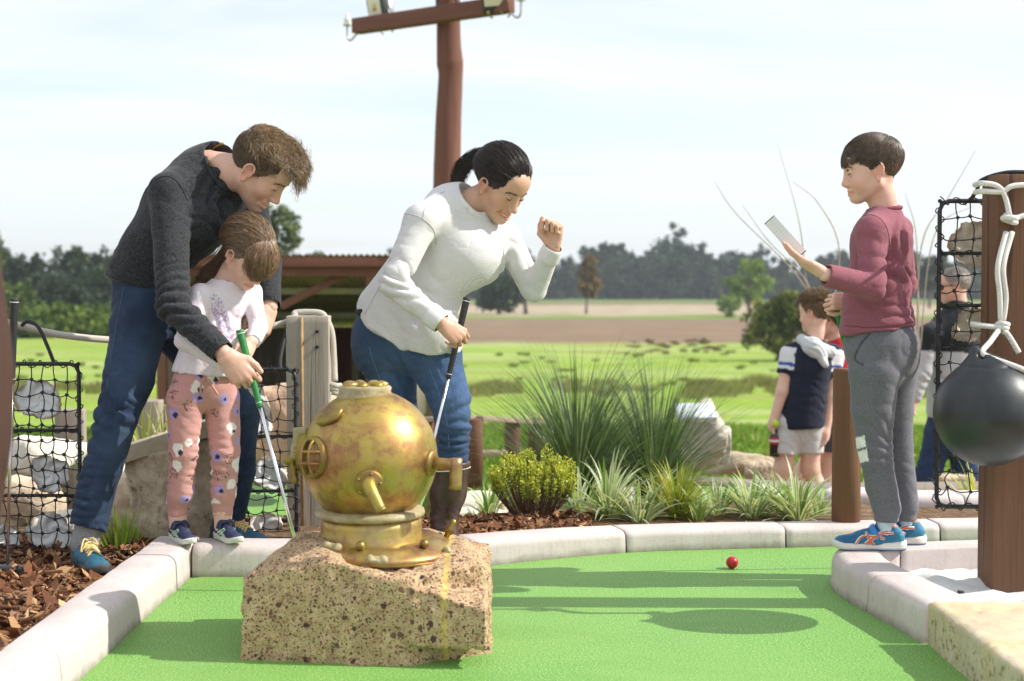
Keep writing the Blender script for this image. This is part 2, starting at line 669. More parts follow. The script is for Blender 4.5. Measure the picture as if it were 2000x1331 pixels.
def mat_pudding():
 t = NT('conglomerate_stone')
 base = t.ramp(t.noise(30, 5, 0.65), [(0.25, (0.33, 0.225, 0.125)), (0.55, (0.52, 0.38, 0.225)), (0.8, (0.66, 0.52, 0.34))])
 warp = t.n('ShaderNodeVectorMath', operation='ADD')
 nz = t.n('ShaderNodeTexNoise'); nz.inputs['Scale'].default_value = 40
 t.l(t.co(), nz.inputs[0])
 sc = t.n('ShaderNodeVectorMath', operation='SCALE'); sc.inputs['Scale'].default_value = 0.016
 t.l(nz.outputs['Color'], sc.inputs[0])
 t.l(t.co(), warp.inputs[0]); t.l(sc.outputs[0], warp.inputs[1])
 wv = warp.outputs[0]
 hs = []
 c = base
 for scale, lo, hi, keep, cols in ((230, 0.36, 0.44, 0.10, [(0, (0.10, 0.05, 0.035)), (0.5, (0.26, 0.12, 0.065)), (1, (0.50, 0.33, 0.2))]),
          (105, 0.33, 0.38, 0.36, [(0, (0.085, 0.045, 0.035)), (0.6, (0.17, 0.085, 0.06)), (1, (0.34, 0.13, 0.06))]),
          (40, 0.29, 0.315, 0.60, [(0, (0.075, 0.042, 0.036)), (0.7, (0.14, 0.075, 0.06)), (1, (0.24, 0.12, 0.08))])):
  x = t.n('ShaderNodeTexVoronoi'); x.inputs['Scale'].default_value = scale
  t.l(wv, x.inputs[0])
  f = t.ramp(x.outputs['Distance'], [(lo, 1.0), (hi, 0.0)])
  sp = t.n('ShaderNodeSeparateColor'); t.l(x.outputs['Color'], sp.inputs[0])
  sel = t.math('GREATER_THAN', sp.outputs[0], keep)
  if scale == 40:   # the big pebbles lie in one layer of the stone
   sel = t.math('MULTIPLY', sel, t.ramp(t.noise(2.6, 2), [(0.42, 0), (0.5, 1)]))
  f = t.math('MULTIPLY', f, sel)
  c = t.mix(f, c, t.ramp(sp.outputs[1], cols))
  hs.append(f)
 # yellow run-off stain below the brass
 h = t.math('ADD', t.math('MULTIPLY', hs[1], 0.4), t.math('MULTIPLY', hs[2], 0.7))
 h = t.math('ADD', h, t.math('MULTIPLY', t.noise(90, 5, 0.7), 0.8))
 x, y, z = t.sep(t.co())[0:3]
 st = t.ramp(t.math('ABSOLUTE', t.math('SUBTRACT', t.math('ADD', x, t.math('MULTIPLY', t.noise(14, 2), 0.02)), 0.232)), [(0.004, 0.75), (0.012, 0.0)])
 st = t.math('MULTIPLY', st, t.ramp(t.noise(30, 3), [(0.35, 0.2), (0.6, 1)]))
 c = t.mix(st, c, (0.62, 0.44, 0.10))
 return t.out(c, 0.85, t.bump(h, 0.5, 0.006), spec=0.25)

def mat_brass(name='old_brass', dark=0.0):
 t = NT(name)
 n1 = t.noise(5.5, 6, 0.65, dist=0.6)
 n2 = t.noise(16, 5, 0.7)
 c = t.ramp(n1, [(0.28, (0.20, 0.085, 0.04)), (0.40, (0.36, 0.20, 0.075)), (0.50, (0.45, 0.32, 0.09)), (0.60, (0.38, 0.31, 0.05)), (0.72, (0.17, 0.14, 0.025))])
 c = t.mix(t.ramp(n2, [(0.49, 0), (0.62, 0.8)]), c, (0.28, 0.125, 0.075))
 c = t.mix(t.ramp(t.noise(3.2, 5, 0.6), [(0.52, 0), (0.66, 0.55)]), c, (0.52, 0.40, 0.24))
 c = t.mix(t.ramp(t.noise(40, 4, 0.7), [(0.60, 0), (0.70, 0.22)]), c, (0.60, 0.48, 0.32))
 if dark:
  c = t.mix(dark, c, (0.16, 0.13, 0.03))
 r = t.ramp(t.noise(9, 5, 0.6), [(0.3, 0.28), (0.65, 0.56)])
 return t.out(c, r, t.bump(t.noise(60, 4), 0.08, 0.003), metallic=0.82)

def mat_wood(name, c1, c2, dark, grain=60, crack=0.5, axis=2, rough=0.75, knots=True, bump=0.5):
 t = NT(name)
 sc = [grain, grain, grain]; sc[axis] = grain * 0.03
 g = t.noise(1.0, 5, 0.65, t.map(tuple(sc)), dist=0.3)
 sc2 = [9, 9, 9]; sc2[axis] = 0.5
 g2 = t.noise(1.0, 3, 0.5, t.map(tuple(sc2)))
 c = t.mix(t.ramp(g, [(0.3, 0), (0.7, 1)]), c1, c2)
 c = t.mix(t.ramp(g2, [(0.3, 0.0), (0.75, 0.6)]), c, tuple(0.72 * x for x in c1))
 sc3 = [26, 26, 26]; sc3[axis] = 0.7
 cr = t.ramp(t.noise(1.0, 4, 0.55, t.map(tuple(sc3))), [(0.60, 0.0), (0.66, crack)])
 c = t.mix(cr, c, dark)
 h = t.math('SUBTRACT', g, t.math('MULTIPLY', cr, 1.6))
 if knots:
  kv = t.map((6, 6, 2.6) if axis == 2 else (2.6, 6, 6))
  k = t.voro(1.0, v=kv)
  rings = t.math('SINE', t.math('MULTIPLY', k, 95.0))
  near = t.ramp(k, [(0.10, 1.0), (0.22, 0.0)])
  c = t.mix(t.math('MULTIPLY', near, t.ramp(rings, [(0.2, 0), (0.8, 0.75)])), c, dark)
 return t.out(c, rough, t.bump(h, bump, 0.004), spec=0.3)

def mat_denim(name, base, fade, amount=0.5):
 t = NT(name)
 tw = t.wave(520, v=t.map((1, 1, 1), (0, 0, rad(20))), direction='DIAGONAL')
 slub = t.noise(1.0, 3, 0.65, t.map((130, 130, 16)))
 worn = t.noise(5, 4, 0.6)
 c = t.mix(t.ramp(worn, [(0.35, 0), (0.72, amount)]), base, fade)
 c = t.mix(t.ramp(slub, [(0.35, 0.0), (0.75, 0.42)]), c, tuple(min(1, x * 1.9 + 0.02) for x in base))
 c = t.mix(1.0, c, t.vcol(), 'MULTIPLY')
 h = t.math('ADD', t.math('MULTIPLY', tw, 0.3), slub)
 nb = t.crease(8, (1, 1, 1.7), 0.14, 0.20, 0.010)
 return t.out(c, 0.85, t.bump(h, 0.25, 0.0015, nb), spec=0.2, **{'Sheen Weight': 0.04})

def mat_knit(name, c1, c2, rib=170, fuzz=0.3, vc=True, bump=0.5, sheen=0.2, wt=0.5):
 t = NT(name)
 v = t.map((1, 1, 1), (rad(35), rad(20), rad(25)))
 w = t.wave(rib, v=v, direction='X', dist=0.4, dscale=20)
 w2 = t.wave(rib, v=v, direction='Z', dist=0.4, dscale=20)
 n = t.noise(130, 4, 0.8)
 f = t.math('MULTIPLY', t.math('ADD', w, w2), wt)
 c = t.mix(t.ramp(t.math('ADD', t.math('MULTIPLY', f, 0.5), t.math('MULTIPLY', n, 0.5)), [(0.175 + 0.25 * wt, 0), (0.325 + 0.75 * wt, 1)]), c2, c1)
 if vc:
  c = t.mix(1.0, c, t.vcol(), 'MULTIPLY')
 h = t.math('ADD', f, t.math('MULTIPLY', n, fuzz))
 return t.out(c, 0.9, t.bump(h, bump, 0.002, t.crease(6, (1, 1, 1.3), 0.14, 0.16, 0.012)), spec=0.15, **{'Sheen Weight': sheen, 'Sheen Roughness': 0.5})

def mat_cloth(name, c=(1, 1, 1), var=0.12, speck=None, rough=0.85, sheen=0.1, cr=0.16):
 t = NT(name)
 n = t.noise(150, 4, 0.75)
 n2 = t.noise(9, 3, 0.5)
 col = t.mix(t.ramp(n, [(0.3, 0), (0.7, 1)]), tuple(x * (1 - var) for x in c), tuple(min(1, x * (1 + var)) for x in c))
 if speck:
  sv = t.noise(1.0, 2, 0.5, t.map((300, 300, 300)))
  col = t.mix(t.ramp(sv, [(0.66, 0), (0.7, 0.8)]), col, speck)
 col = t.mix(1.0, col, t.vcol(), 'MULTIPLY')
 h = t.math('ADD', t.math('MULTIPLY', n, 0.4), n2)
 return t.out(col, rough, t.bump(h, 0.25, 0.003, t.crease(8, (1, 1, 1.4), 0.15, cr, 0.012)), spec=0.2, **{'Sheen Weight': sheen})

def mat_skin():
 t = NT('skin')
 n = t.noise(26, 4, 0.6)
 c = t.mix(t.ramp(n, [(0.35, 0), (0.7, 0.4)]), t.vcol(), t.mix(1.0, t.vcol(), (1.0, 0.76, 0.66), 'MULTIPLY'))
 c = t.mix(t.ramp(t.noise(90, 3, 0.6), [(0.5, 0), (0.75, 0.25)]), c, t.mix(1.0, c, (0.86, 0.70, 0.62), 'MULTIPLY'))
 b = t.bump(t.noise(260, 3, 0.6), 0.25, 0.0015)
 return t.out(c, 0.46, b, spec=0.38, **{'Subsurface Weight': 0.14, 'Subsurface Radius': (0.012, 0.004, 0.002), 'Subsurface Scale': 1.0})

def mat_hair(name, c1, c2, rough=0.42):
 t = NT(name)
 c = t.mix(t.ramp(t.noise(60, 2), [(0.3, 0), (0.7, 1)]), c1, c2)
 c = t.mix(1.0, c, t.vcol(), 'MULTIPLY')
 return t.out(c, rough, spec=0.55)

def mat_leaf(name, rough=0.5, trans=0.35, spec=0.4):
 t = NT(name)
 c = t.vcol()
 t.out(c, rough, spec=spec)
 tr = t.n('ShaderNodeBsdfTranslucent')
 t.l(t.mix(1.0, c, (1.0, 1.0, 0.55), 'MULTIPLY'), tr.inputs[0])
 ms = t.n('ShaderNodeMixShader')
 ms.inputs[0].default_value = trans
 t.l(t.b.outputs[0], ms.inputs[1]); t.l(tr.outputs[0], ms.inputs[2])
 t.l(ms.outputs[0], t.t.nodes['Material Output'].inputs['Surface'])
 return t.m

def mat_rope(name, c1, c2, scale=95):
 t = NT(name)
 a = t.wave(scale, direction='DIAGONAL', dist=0.3)
 c = t.mix(a, c2, c1)
 c = t.mix(t.ramp(t.noise(18, 4), [(0.5, 0), (0.75, 0.5)]), c, tuple(0.6 * x for x in c1))
 return t.out(c, 0.8, t.bump(a, 0.5, 0.003), spec=0.2)

MT = {}
MT['turf'] = mat_turf()
MT['kerb'] = mat_kerb()
MT['pudding'] = mat_pudding()
MT['brass'] = mat_brass()
MT['brass_dark'] = mat_brass('dark_brass', 0.45)
MT['leaf'] = mat_leaf('leaf', 0.42, 0.4, 0.5)
MT['leaf_far'] = mat_leaf('far_leaf', 0.7, 0.25, 0.1)
MT['skin'] = mat_skin()
MT['white_rope'] = mat_rope('white_rope', (0.80, 0.79, 0.75), (0.62, 0.60, 0.55))
MT['old_rope'] = mat_rope('weathered_rope', (0.66, 0.62, 0.54), (0.45, 0.41, 0.34))
MT['black_cord'] = plain('black_cord', (0.016, 0.016, 0.018), (0.03, 0.03, 0.032), 80, 0.75, 0.5, 200, 0.002)
MT['black_frame'] = plain('black_painted_steel', (0.014, 0.014, 0.016), (0.024, 0.024, 0.026), 40, 0.42, 0.1, 120)
MT['steel'] = plain('chromed_steel', (0.80, 0.80, 0.82), (0.72, 0.72, 0.75), 30, 0.16, 0, metallic=1.0)
MT['wood_red'] = mat_wood('oiled_brown_timber', (0.125, 0.062, 0.034), (0.20, 0.105, 0.06), (0.045, 0.02, 0.012), 70, 0.75)
MT['wood_pole'] = mat_wood('stained_pole_timber', (0.15, 0.062, 0.042), (0.20, 0.088, 0.06), (0.06, 0.028, 0.02), 30, 0.45, knots=False)
MT['wood_beam'] = mat_wood('stained_beam_timber', (0.15, 0.062, 0.042), (0.20, 0.088, 0.06), (0.06, 0.028, 0.02), 30, 0.45, axis=0, knots=False)
MT['wood_grey'] = mat_wood('weathered_grey_timber', (0.40, 0.345, 0.28), (0.58, 0.54, 0.47), (0.12, 0.085, 0.055), 80, 0.85, knots=False, bump=0.7)
MT['wood_fence'] = mat_wood('weathered_fence_timber', (0.26, 0.21, 0.17), (0.38, 0.32, 0.27), (0.1, 0.075, 0.06), 40, 0.5, knots=False)
MT['lim'] = plain('limestone', (0.62, 0.50, 0.37), (0.42, 0.33, 0.24), 6, 0.9, 0.7, 25, 0.02, detail=6, spec=0.2)
MT['lim_pale'] = plain('pale_concrete', (0.78, 0.74, 0.62), (0.66, 0.62, 0.50), 3, 0.85, 0.25, 50, 0.006, spec=0.2)
MT['sand'] = plain('white_sand', (0.74, 0.74, 0.73), (0.66, 0.65, 0.63), 14, 0.95, 0.6, 120, 0.006, spec=0.1)
# ------------------------------------------------------------------ the setting
def ground_h(x, y):
 x = np.asarray(x, float); y = np.asarray(y, float)
 z = np.interp(y, [0, 6.1, 6.5, 7.5, 8.6, 10, 14, 18, 30, 42, 60], [-0.06, -0.06, -0.10, -0.22, -0.40, -0.58, -0.80, -1.0, -2.2, -3.0, -3.0])
 return z + np.where(y > 9, 0.10 * np.clip((y - 9) / 20, 0, 1) * fbm(np.stack([x * 0.15, y * 0.15, 0 * x], -1), 2, 3), 0)

def mat_ground():
 t = NT('pasture')
 P = t.co()
 x, y, z = t.sep(P)[0:3]
 wob = t.math('MULTIPLY', t.math('SUBTRACT', t.noise(0.05, 3, 0.5), 0.5), 9.0)
 yy = t.math('DIVIDE', t.math('ADD', y, t.math('MULTIPLY', wob, t.math('DIVIDE', y, 70.0))), 460.0)
 grass = t.ramp(t.noise(0.35, 5, 0.6), [(0.3, (0.18, 0.285, 0.042)), (0.5, (0.27, 0.385, 0.055)), (0.72, (0.36, 0.43, 0.10))])
 grass = t.mix(t.ramp(t.noise(2.4, 5, 0.7), [(0.35, 0), (0.75, 0.5)]), grass, (0.12, 0.22, 0.03))
 wet = t.ramp(t.noise(0.14, 4, 0.6, t.map((0.35, 1.6, 1))), [(0.50, 0), (0.64, 0.45)])
 grass = t.mix(wet, grass, (0.46, 0.46, 0.27))
 sedge = t.ramp(t.noise(0.11, 5, 0.65, t.map((0.5, 2.0, 1), (0, 0, 0), (40, 11, 0))), [(0.52, 0), (0.60, 0.8)])
 grass = t.mix(sedge, grass, (0.27, 0.28, 0.085))
 straw = t.ramp(t.noise(0.3, 4), [(0.3, (0.30, 0.245, 0.17)), (0.7, (0.44, 0.37, 0.26))])
 furrow = t.wave(0.16, v=P, direction='Y', dist=1.5, dscale=0.3)
 brown = t.mix(t.ramp(t.noise(0.22, 5, 0.65), [(0.3, 0), (0.7, 1)]), (0.205, 0.140, 0.092), (0.275, 0.20, 0.13))
 brown = t.mix(t.math('MULTIPLY', furrow, 0.35), brown, (0.16, 0.115, 0.08))
 dirt = t.ramp(t.noise(3.0, 5, 0.6), [(0.3, (0.20, 0.13, 0.08)), (0.7, (0.34, 0.24, 0.15))])
 # fields one behind the other
 def step(a, b):
  return t.ramp(yy, [(a, 0), (b, 1)])
 c = t.mix(step(9.0 / 460, 12.0 / 460), dirt, grass)
 c = t.mix(step(97.0 / 460, 100.0 / 460), c, brown)
 c = t.mix(step(176.0 / 460, 181.0 / 460), c, (0.17, 0.26, 0.05))
 c = t.mix(step(192.0 / 460, 197.0 / 460), c, straw)
 c = t.mix(step(300.0 / 460, 308.0 / 460), c, brown)
 c = t.mix(step(350.0 / 460, 352.0 / 460), c, (0.13, 0.20, 0.06))
 # the left paddock is pasture right up to the wood
 lf = t.math('LESS_THAN', t.math('DIVIDE', x, y), -0.17)
 c = t.mix(lf, c, t.mix(step(9.0 / 460, 12.0 / 460), dirt, grass))
 h = t.noise(14, 4, 0.7)
 return t.out(c, 0.95, t.bump(h, 0.6, 0.08), spec=0.1)

def build_ground():
 ys = np.concatenate([np.linspace(0.2, 12, 60), np.geomspace(12.4, 1500, 90)])
 u = np.linspace(-1, 1, 121)
 u = np.sign(u) * np.abs(u) ** 1.3
 X = np.stack([u * (9 + 0.95 * y) for y in ys])
 Y = np.repeat(ys[:, None], len(u), 1)
 Z = ground_h(X, Y)
 V = np.stack([X, Y, Z], -1).reshape(-1, 3)
 n = len(u)
 i = np.arange(len(ys) - 1)[:, None] * n
 j = np.arange(n - 1)[None, :]
 Fq = np.stack([i + j, i + j + 1, i + n + j + 1, i + n + j], -1).reshape(-1, 4)
 o = link('ground', np_mesh('ground', V, Fq), mat_ground())
 tag(o, 'open green pasture and ploughed brown fields behind the course', 'ground', kind='structure')
build_ground()

# ---- kerbs: lines along the turf edge
K_LEFT = np.array([[-1.075, 2.2], [-1.075, 3.37], [-1.085, 4.21], [-1.083, 4.66], [-1.083, 4.765]])
K_BACK = np.array([[-1.083, 4.765], [-0.72, 4.775], [-0.42, 4.815], [-0.17, 4.91], [0.10, 5.06], [0.424, 5.205], [0.73, 5.265], [1.034, 5.305], [1.4, 5.35], [1.75, 5.38], [2.5, 5.42]])
K_ISLE = np.array([[1.127, 3.865], [1.10, 4.05], [1.068, 4.25], [1.043, 4.42], [1.038, 4.56], [1.058, 4.68], [1.115, 4.765], [1.21, 4.81], [1.40, 4.85], [1.66, 4.90], [2.0, 4.95], [2.4, 5.0]])
KH = 0.112

def resample(line, n):
 d = np.concatenate([[0], np.cumsum(np.linalg.norm(np.diff(line, axis=0), axis=1))])
 s = np.linspace(0, d[-1], n)
 return np.stack([np.interp(s, d, line[:, k]) for k in range(line.shape[1])], 1), s

def kerb_run(root, line, side, joints, width=0.15, height=KH, z0=0.0, mat=None, smooth=True, hs=None):
 """line: turf edge; side: +1 body lies to the left of the walking direction; joints: arc lengths of the block ends"""
 if smooth:
  P3 = np.c_[line, np.zeros(len(line))]
  line = spline(P3, 160)[:, :2]
 pts, s = resample(line, 400)
 T = np.gradient(pts, axis=0); T /= np.linalg.norm(T, axis=1, keepdims=True)
 N = side * np.stack([-T[:, 1], T[:, 0]], 1)
 r = 0.036
 prof = [(0.006, -0.06), (0.0, 0.0), (0.003, height - r)]
 for a in np.linspace(0.0, 1.0, 6)[1:]:
  an = a * math.pi / 2
  prof.append((0.003 + r * (1 - math.cos(an)), height - r + r * math.sin(an)))
 prof += [(width * 0.55, height + 0.001), (width - 0.012, height), (width - 0.003, height - 0.004), (width, height - 0.014), (width, -0.06)]
 prof = np.array(prof)
 gap = 0.0035
 for b in range(len(joints) - 1):
  s0, s1 = joints[b] + gap, joints[b + 1] - gap
  if s1 - s0 < 0.03:
   continue
  k = max(3, int((s1 - s0) / 0.025))
  ss = np.concatenate([[s0, s0 + 0.004], np.linspace(s0, s1, k)[1:-1], [s1 - 0.004, s1]])
  inset = np.zeros(len(ss)); inset[0] = inset[-1] = 0.0035
  C = np.stack([np.interp(ss, s, pts[:, i]) for i in (0, 1)], 1)
  NN = np.stack([np.interp(ss, s, N[:, i]) for i in (0, 1)], 1)
  NN /= np.linalg.norm(NN, axis=1, keepdims=True)
  dz = RNG.normal(0, 0.0012)
  m = len(prof)
  V = []
  for q in range(len(ss)):
   pr = prof.copy()
   if inset[q]:
    c = np.array([width / 2, height / 2])
    pr = pr + (c - pr) / np.linalg.norm(c - pr, axis=1, keepdims=True) * inset[q]
   xy = C[q] + NN[q] * pr[:, :1]
   V.append(np.c_[xy, pr[:, 1] + z0 + dz])
  V = np.concatenate(V)
  V[:, :2] += 0.0018 * np.stack([fbm(V * 9, 2, 1), fbm(V * 9, 2, 2)], 1)
  V[:, 2] += 0.0012 * fbm(V * 11, 2, 5)
  if hs is not None:
   V[:, 2] *= np.where(V[:, 2] > 0, np.interp(V[:, 0], *hs), 1)
  L = len(ss)
  i = np.arange(L - 1)[:, None] * m
  j = np.arange(m - 1)[None, :]
  Q = np.stack([i + j, i + m + j, i + m + j + 1, i + j + 1], -1).reshape(-1, 4)
  if side < 0:
   Q = Q[:, ::-1]
  F = [Q, np.arange(m)[None, :] if side > 0 else np.arange(m)[None, ::-1], ((L - 1) * m + np.arange(m))[None, ::-1] if side > 0 else ((L - 1) * m + np.arange(m))[None, :]]
  me = np_mesh('kerb_block', V, F)
  o = link('kerb_block', me, mat or MT['kerb'], root)
  md = o.modifiers.new('es', 'EDGE_SPLIT'); md.split_angle = rad(45)

def arc(line, pt):
 pts, s = resample(np.asarray(line, float), 2000)
 return s[np.argmin(np.linalg.norm(pts - np.asarray(pt), axis=1))]

kerb = tag(bpy.data.objects.new('kerb', None), 'pale pinkish concrete block kerb edging the green putting lane', 'kerb', kind='structure')
COL.objects.link(kerb)
kerb_run(kerb, K_LEFT, 1, [0.02] + [arc(K_LEFT, p) for p in ((-1.075, 2.62), (-1.075, 3.37), (-1.085, 4.21), (-1.083, 4.665))] + [arc(K_LEFT, (-1.083, 4.765)) - 0.003], smooth=False)
bj = arc(K_BACK, (0.424, 5.205))
tot = resample(K_BACK, 50)[1][-1]
kerb_run(kerb, K_BACK, 1, [0.0] + [bj - 1.22, bj - 0.62, bj, bj + 0.617, bj + 1.22, tot - 0.02], hs=([-1.0, -0.5, 0.0, 0.45, 3.0], [0.97, 0.90, 0.80, 0.70, 0.66]))
# the short corner piece left of the back run
mbk = MB(); mbk.box((-1.159, 4.845, KH / 2 - 0.03), (0.0735, 0.077, KH / 2 + 0.03), bev=0.012)
mbk.build('kerb_block', MT['kerb'], kerb)
isl_tot = resample(K_ISLE, 50)[1][-1]
kerb_run(kerb, K_ISLE, -1, [0.0, arc(K_ISLE, (1.068, 4.25)), arc(K_ISLE, (1.25, 4.82)) , arc(K_ISLE, (1.66, 4.90)), isl_tot - 0.02], width=0.16)

far_kerb = tag(bpy.data.objects.new('kerb', None), 'low pale concrete kerb of the next hole, behind the brown round post', 'kerb', kind='structure')
COL.objects.link(far_kerb)
FK = np.array([[1.35, 6.15], [1.7, 6.0], [2.1, 6.0], [2.6, 6.2]])
kerb_run(far_kerb, FK, 1, [0.0, 0.6, 1.3], z0=-0.02, width=0.2)
FK2 = np.array([[0.85, 7.55], [1.3, 7.35], [1.8, 7.25], [2.6, 7.3]])
kerb_run(far_kerb, FK2, 1, [0.0, 0.7, 1.75], z0=-0.16, width=0.2)

# ---- turf
def poly_sheet(name, poly, z, mat, kind='structure', label='', cat='ground', step=None, hfun=None):
 bm = bmesh.new()
 vs = [bm.verts.new((p[0], p[1], 0)) for p in poly]
 f = bm.faces.new(vs)
 bmesh.ops.triangulate(bm, faces=[f])
 if step:
  for axis in (0, 1):
   lo = min(p[axis] for p in poly); hi = max(p[axis] for p in poly)
   q = lo + step
   while q < hi:
    co = [0, 0, 0]; co[axis] = q
    no = [0, 0, 0]; no[axis] = 1
    bmesh.ops.bisect_plane(bm, geom=bm.verts[:] + bm.edges[:] + bm.faces[:], plane_co=co, plane_no=no)
    q += step
 for v in bm.verts:
  v.co.z = z if hfun is None else hfun(v.co.x, v.co.y)
 bmesh.ops.recalc_face_normals(bm, faces=bm.faces[:])
 if sum(f.normal.z for f in bm.faces) < 0:
  bmesh.ops.reverse_faces(bm, faces=bm.faces[:])
 me = bpy.data.meshes.new(name)
 bm.to_mesh(me); bm.free()
 for p in me.polygons:
  p.use_smooth = True
 o = link(name, me, mat)
 tag(o, label, cat, kind=kind)
 return o

back_s = spline(np.c_[K_BACK, 0 * K_BACK[:, 0]], 80)[:, :2]
back_in = back_s + np.array([0, 0.06])
turf_poly = [(-1.12, 2.2)] + [(-1.12, 4.80)] + [tuple(p) for p in back_in if p[0] > -1.0] + [(2.5, 4.9)]
isl_s = spline(np.c_[K_ISLE, 0 * K_ISLE[:, 0]], 60)[:, :2]
for p in isl_s[::-1]:
 if p[0] < 2.4:
  turf_poly.append((p[0] + 0.05, p[1] - 0.05))
turf_poly += [(1.20, 3.8), (1.20, 2.2)]
poly_sheet('putting_green', turf_poly, 0.0, MT['turf'], label='bright green artificial turf putting lane between the kerbs', cat='turf')

# ---- beds
def bark_mat():
 t = NT('bark_soil')
 c = t.ramp(t.noise(40, 5, 0.7), [(0.3, (0.045, 0.024, 0.013)), (0.7, (0.13, 0.07, 0.038))])
 return t.out(c, 0.95, t.bump(t.noise(60, 5, 0.7), 0.9, 0.02), spec=0.1)
MT['bark_soil'] = bark_mat()

def mulch_h(x, y):
 return 0.045 + 0.012 * float(vnoise(np.array([x * 3.1, y * 3.1, 1.0]), 4))
poly_sheet('mulch_bed', [(-3.2, 2.2), (-1.215, 2.2), (-1.225, 4.8), (-1.2, 4.93), (-1.2, 5.3), (-3.2, 5.3)], 0, MT['bark_soil'], label='dark bark soil bed left of the kerb', cat='garden bed', step=0.12, hfun=mulch_h)

def bed_h(x, y):
 e = float(np.interp(x, back_s[:, 0], back_s[:, 1])) + 0.15
 return float(np.interp(y - e, [0, 0.5, 1.0, 1.6, 2.2], [0.055, 0.05, 0.0, -0.12, -0.26])) + 0.012 * float(vnoise(np.array([x * 4, y * 4, 2.0]), 6))
bed_poly = [(p[0], p[1] + 0.14) for p in back_s] + [(2.5, 7.4), (-3.2, 7.4), (-3.2, 4.95), (-1.2, 4.93)]
def mat_bed():
 t = NT('garden_soil')
 c = t.ramp(t.noise(24, 5, 0.7), [(0.3, (0.10, 0.06, 0.035)), (0.55, (0.22, 0.14, 0.085)), (0.75, (0.40, 0.29, 0.19))])
 return t.out(c, 0.95, t.bump(t.noise(50, 5, 0.7), 0.9, 0.02), spec=0.1)
poly_sheet('garden_bed', bed_poly, 0, mat_bed(), label='brown soil garden bed behind the back kerb', cat='garden bed', step=0.15, hfun=bed_h)

def shard_field(name, pts, zs, mat, size=(0.018, 0.05), label='', tilt=0.5):
 n = len(pts)
 V = []; C = []
 L = RNG.uniform(size[0], size[1], n) * RNG.choice([0.5, 0.9, 1.5], n, p=[.4, .4, .2])
 Wd = L * RNG.uniform(0.10, 0.42, n)
 H = RNG.uniform(0.0012, 0.004, n)
 a = RNG.uniform(0, 2 * np.pi, n)
 base = np.array([[-.5, -.35], [0.1, -.5], [.5, -.1], [.42, .4], [-.2, .5]])
 pal = np.array([[0.30, 0.15, 0.075], [0.20, 0.085, 0.04], [0.115, 0.05, 0.028], [0.42, 0.25, 0.13], [0.60, 0.42, 0.24], [0.26, 0.15, 0.095]])
 pc = pal[RNG.choice(6, n, p=[.26, .26, .22, .14, .05, .07])] * RNG.uniform(0.75, 1.25, (n, 1))
 tx = RNG.normal(0, tilt, n); ty = RNG.normal(0, tilt * 0.7, n)
 sh = base[None] * RNG.uniform(0.5, 1.4, (n, 5, 2))
 X = sh[..., 0] * L[:, None]; Y = sh[..., 1] * Wd[:, None] * 2
 top = []
 for s in (-1, 1):
  Z = s * H[:, None] + X * np.tan(np.clip(tx, -1, 1))[:, None] * 0.8 + Y * np.tan(np.clip(ty, -1, 1))[:, None]
  xx = X * np.cos(a)[:, None] - Y * np.sin(a)[:, None]
  yy = X * np.sin(a)[:, None] + Y * np.cos(a)[:, None]
  top.append(np.stack([xx + pts[:, 0, None], yy + pts[:, 1, None], Z + zs[:, None]], -1))
 V = np.concatenate(top, 1).reshape(-1, 3)
 j = np.arange(5)
 side = np.stack([j, (j + 1) % 5, 5 + (j + 1) % 5, 5 + j], 1)
 o = np.arange(n)[:, None, None] * 10
 F4 = (o + side[None]).reshape(-1, 4)
 F5 = np.concatenate([(o[:, 0] + j[None, ::-1]), (o[:, 0] + 5 + j[None])])
 ob = link(name, np_mesh(name, V, [F4, F5], np.repeat(pc, 10, 0), smooth=False), mat)
 tag(ob, label, 'mulch', kind='stuff')
MT['bark'] = plain('bark_chip', (1, 1, 1), (0.7, 0.66, 0.62), 120, 0.85, 0.5, 220, 0.003, vcol=True, spec=0.2)
n = 8500
mp = np.c_[RNG.uniform(-2.1, -1.225, n), RNG.uniform(2.6, 5.25, n)]
mz = np.array([mulch_h(*p) for p in mp]) + RNG.uniform(0.002, 0.022, n)
shard_field('bark_mulch', mp, mz, MT['bark'], label='reddish brown bark chip mulch lying left of the kerb')
n = 1500
mp = np.c_[RNG.uniform(-0.5, 0.32, n), RNG.uniform(4.9, 5.75, n)]
keep = mp[:, 1] > np.interp(mp[:, 0], back_s[:, 0], back_s[:, 1]) + 0.16
mp = mp[keep]
mz = np.array([bed_h(*p) for p in mp]) + RNG.uniform(0.002, 0.02, len(mp))
shard_field('bark_mulch', mp, mz, MT['bark'], label='brown bark mulch behind the kerb around the yellow-green shrub')

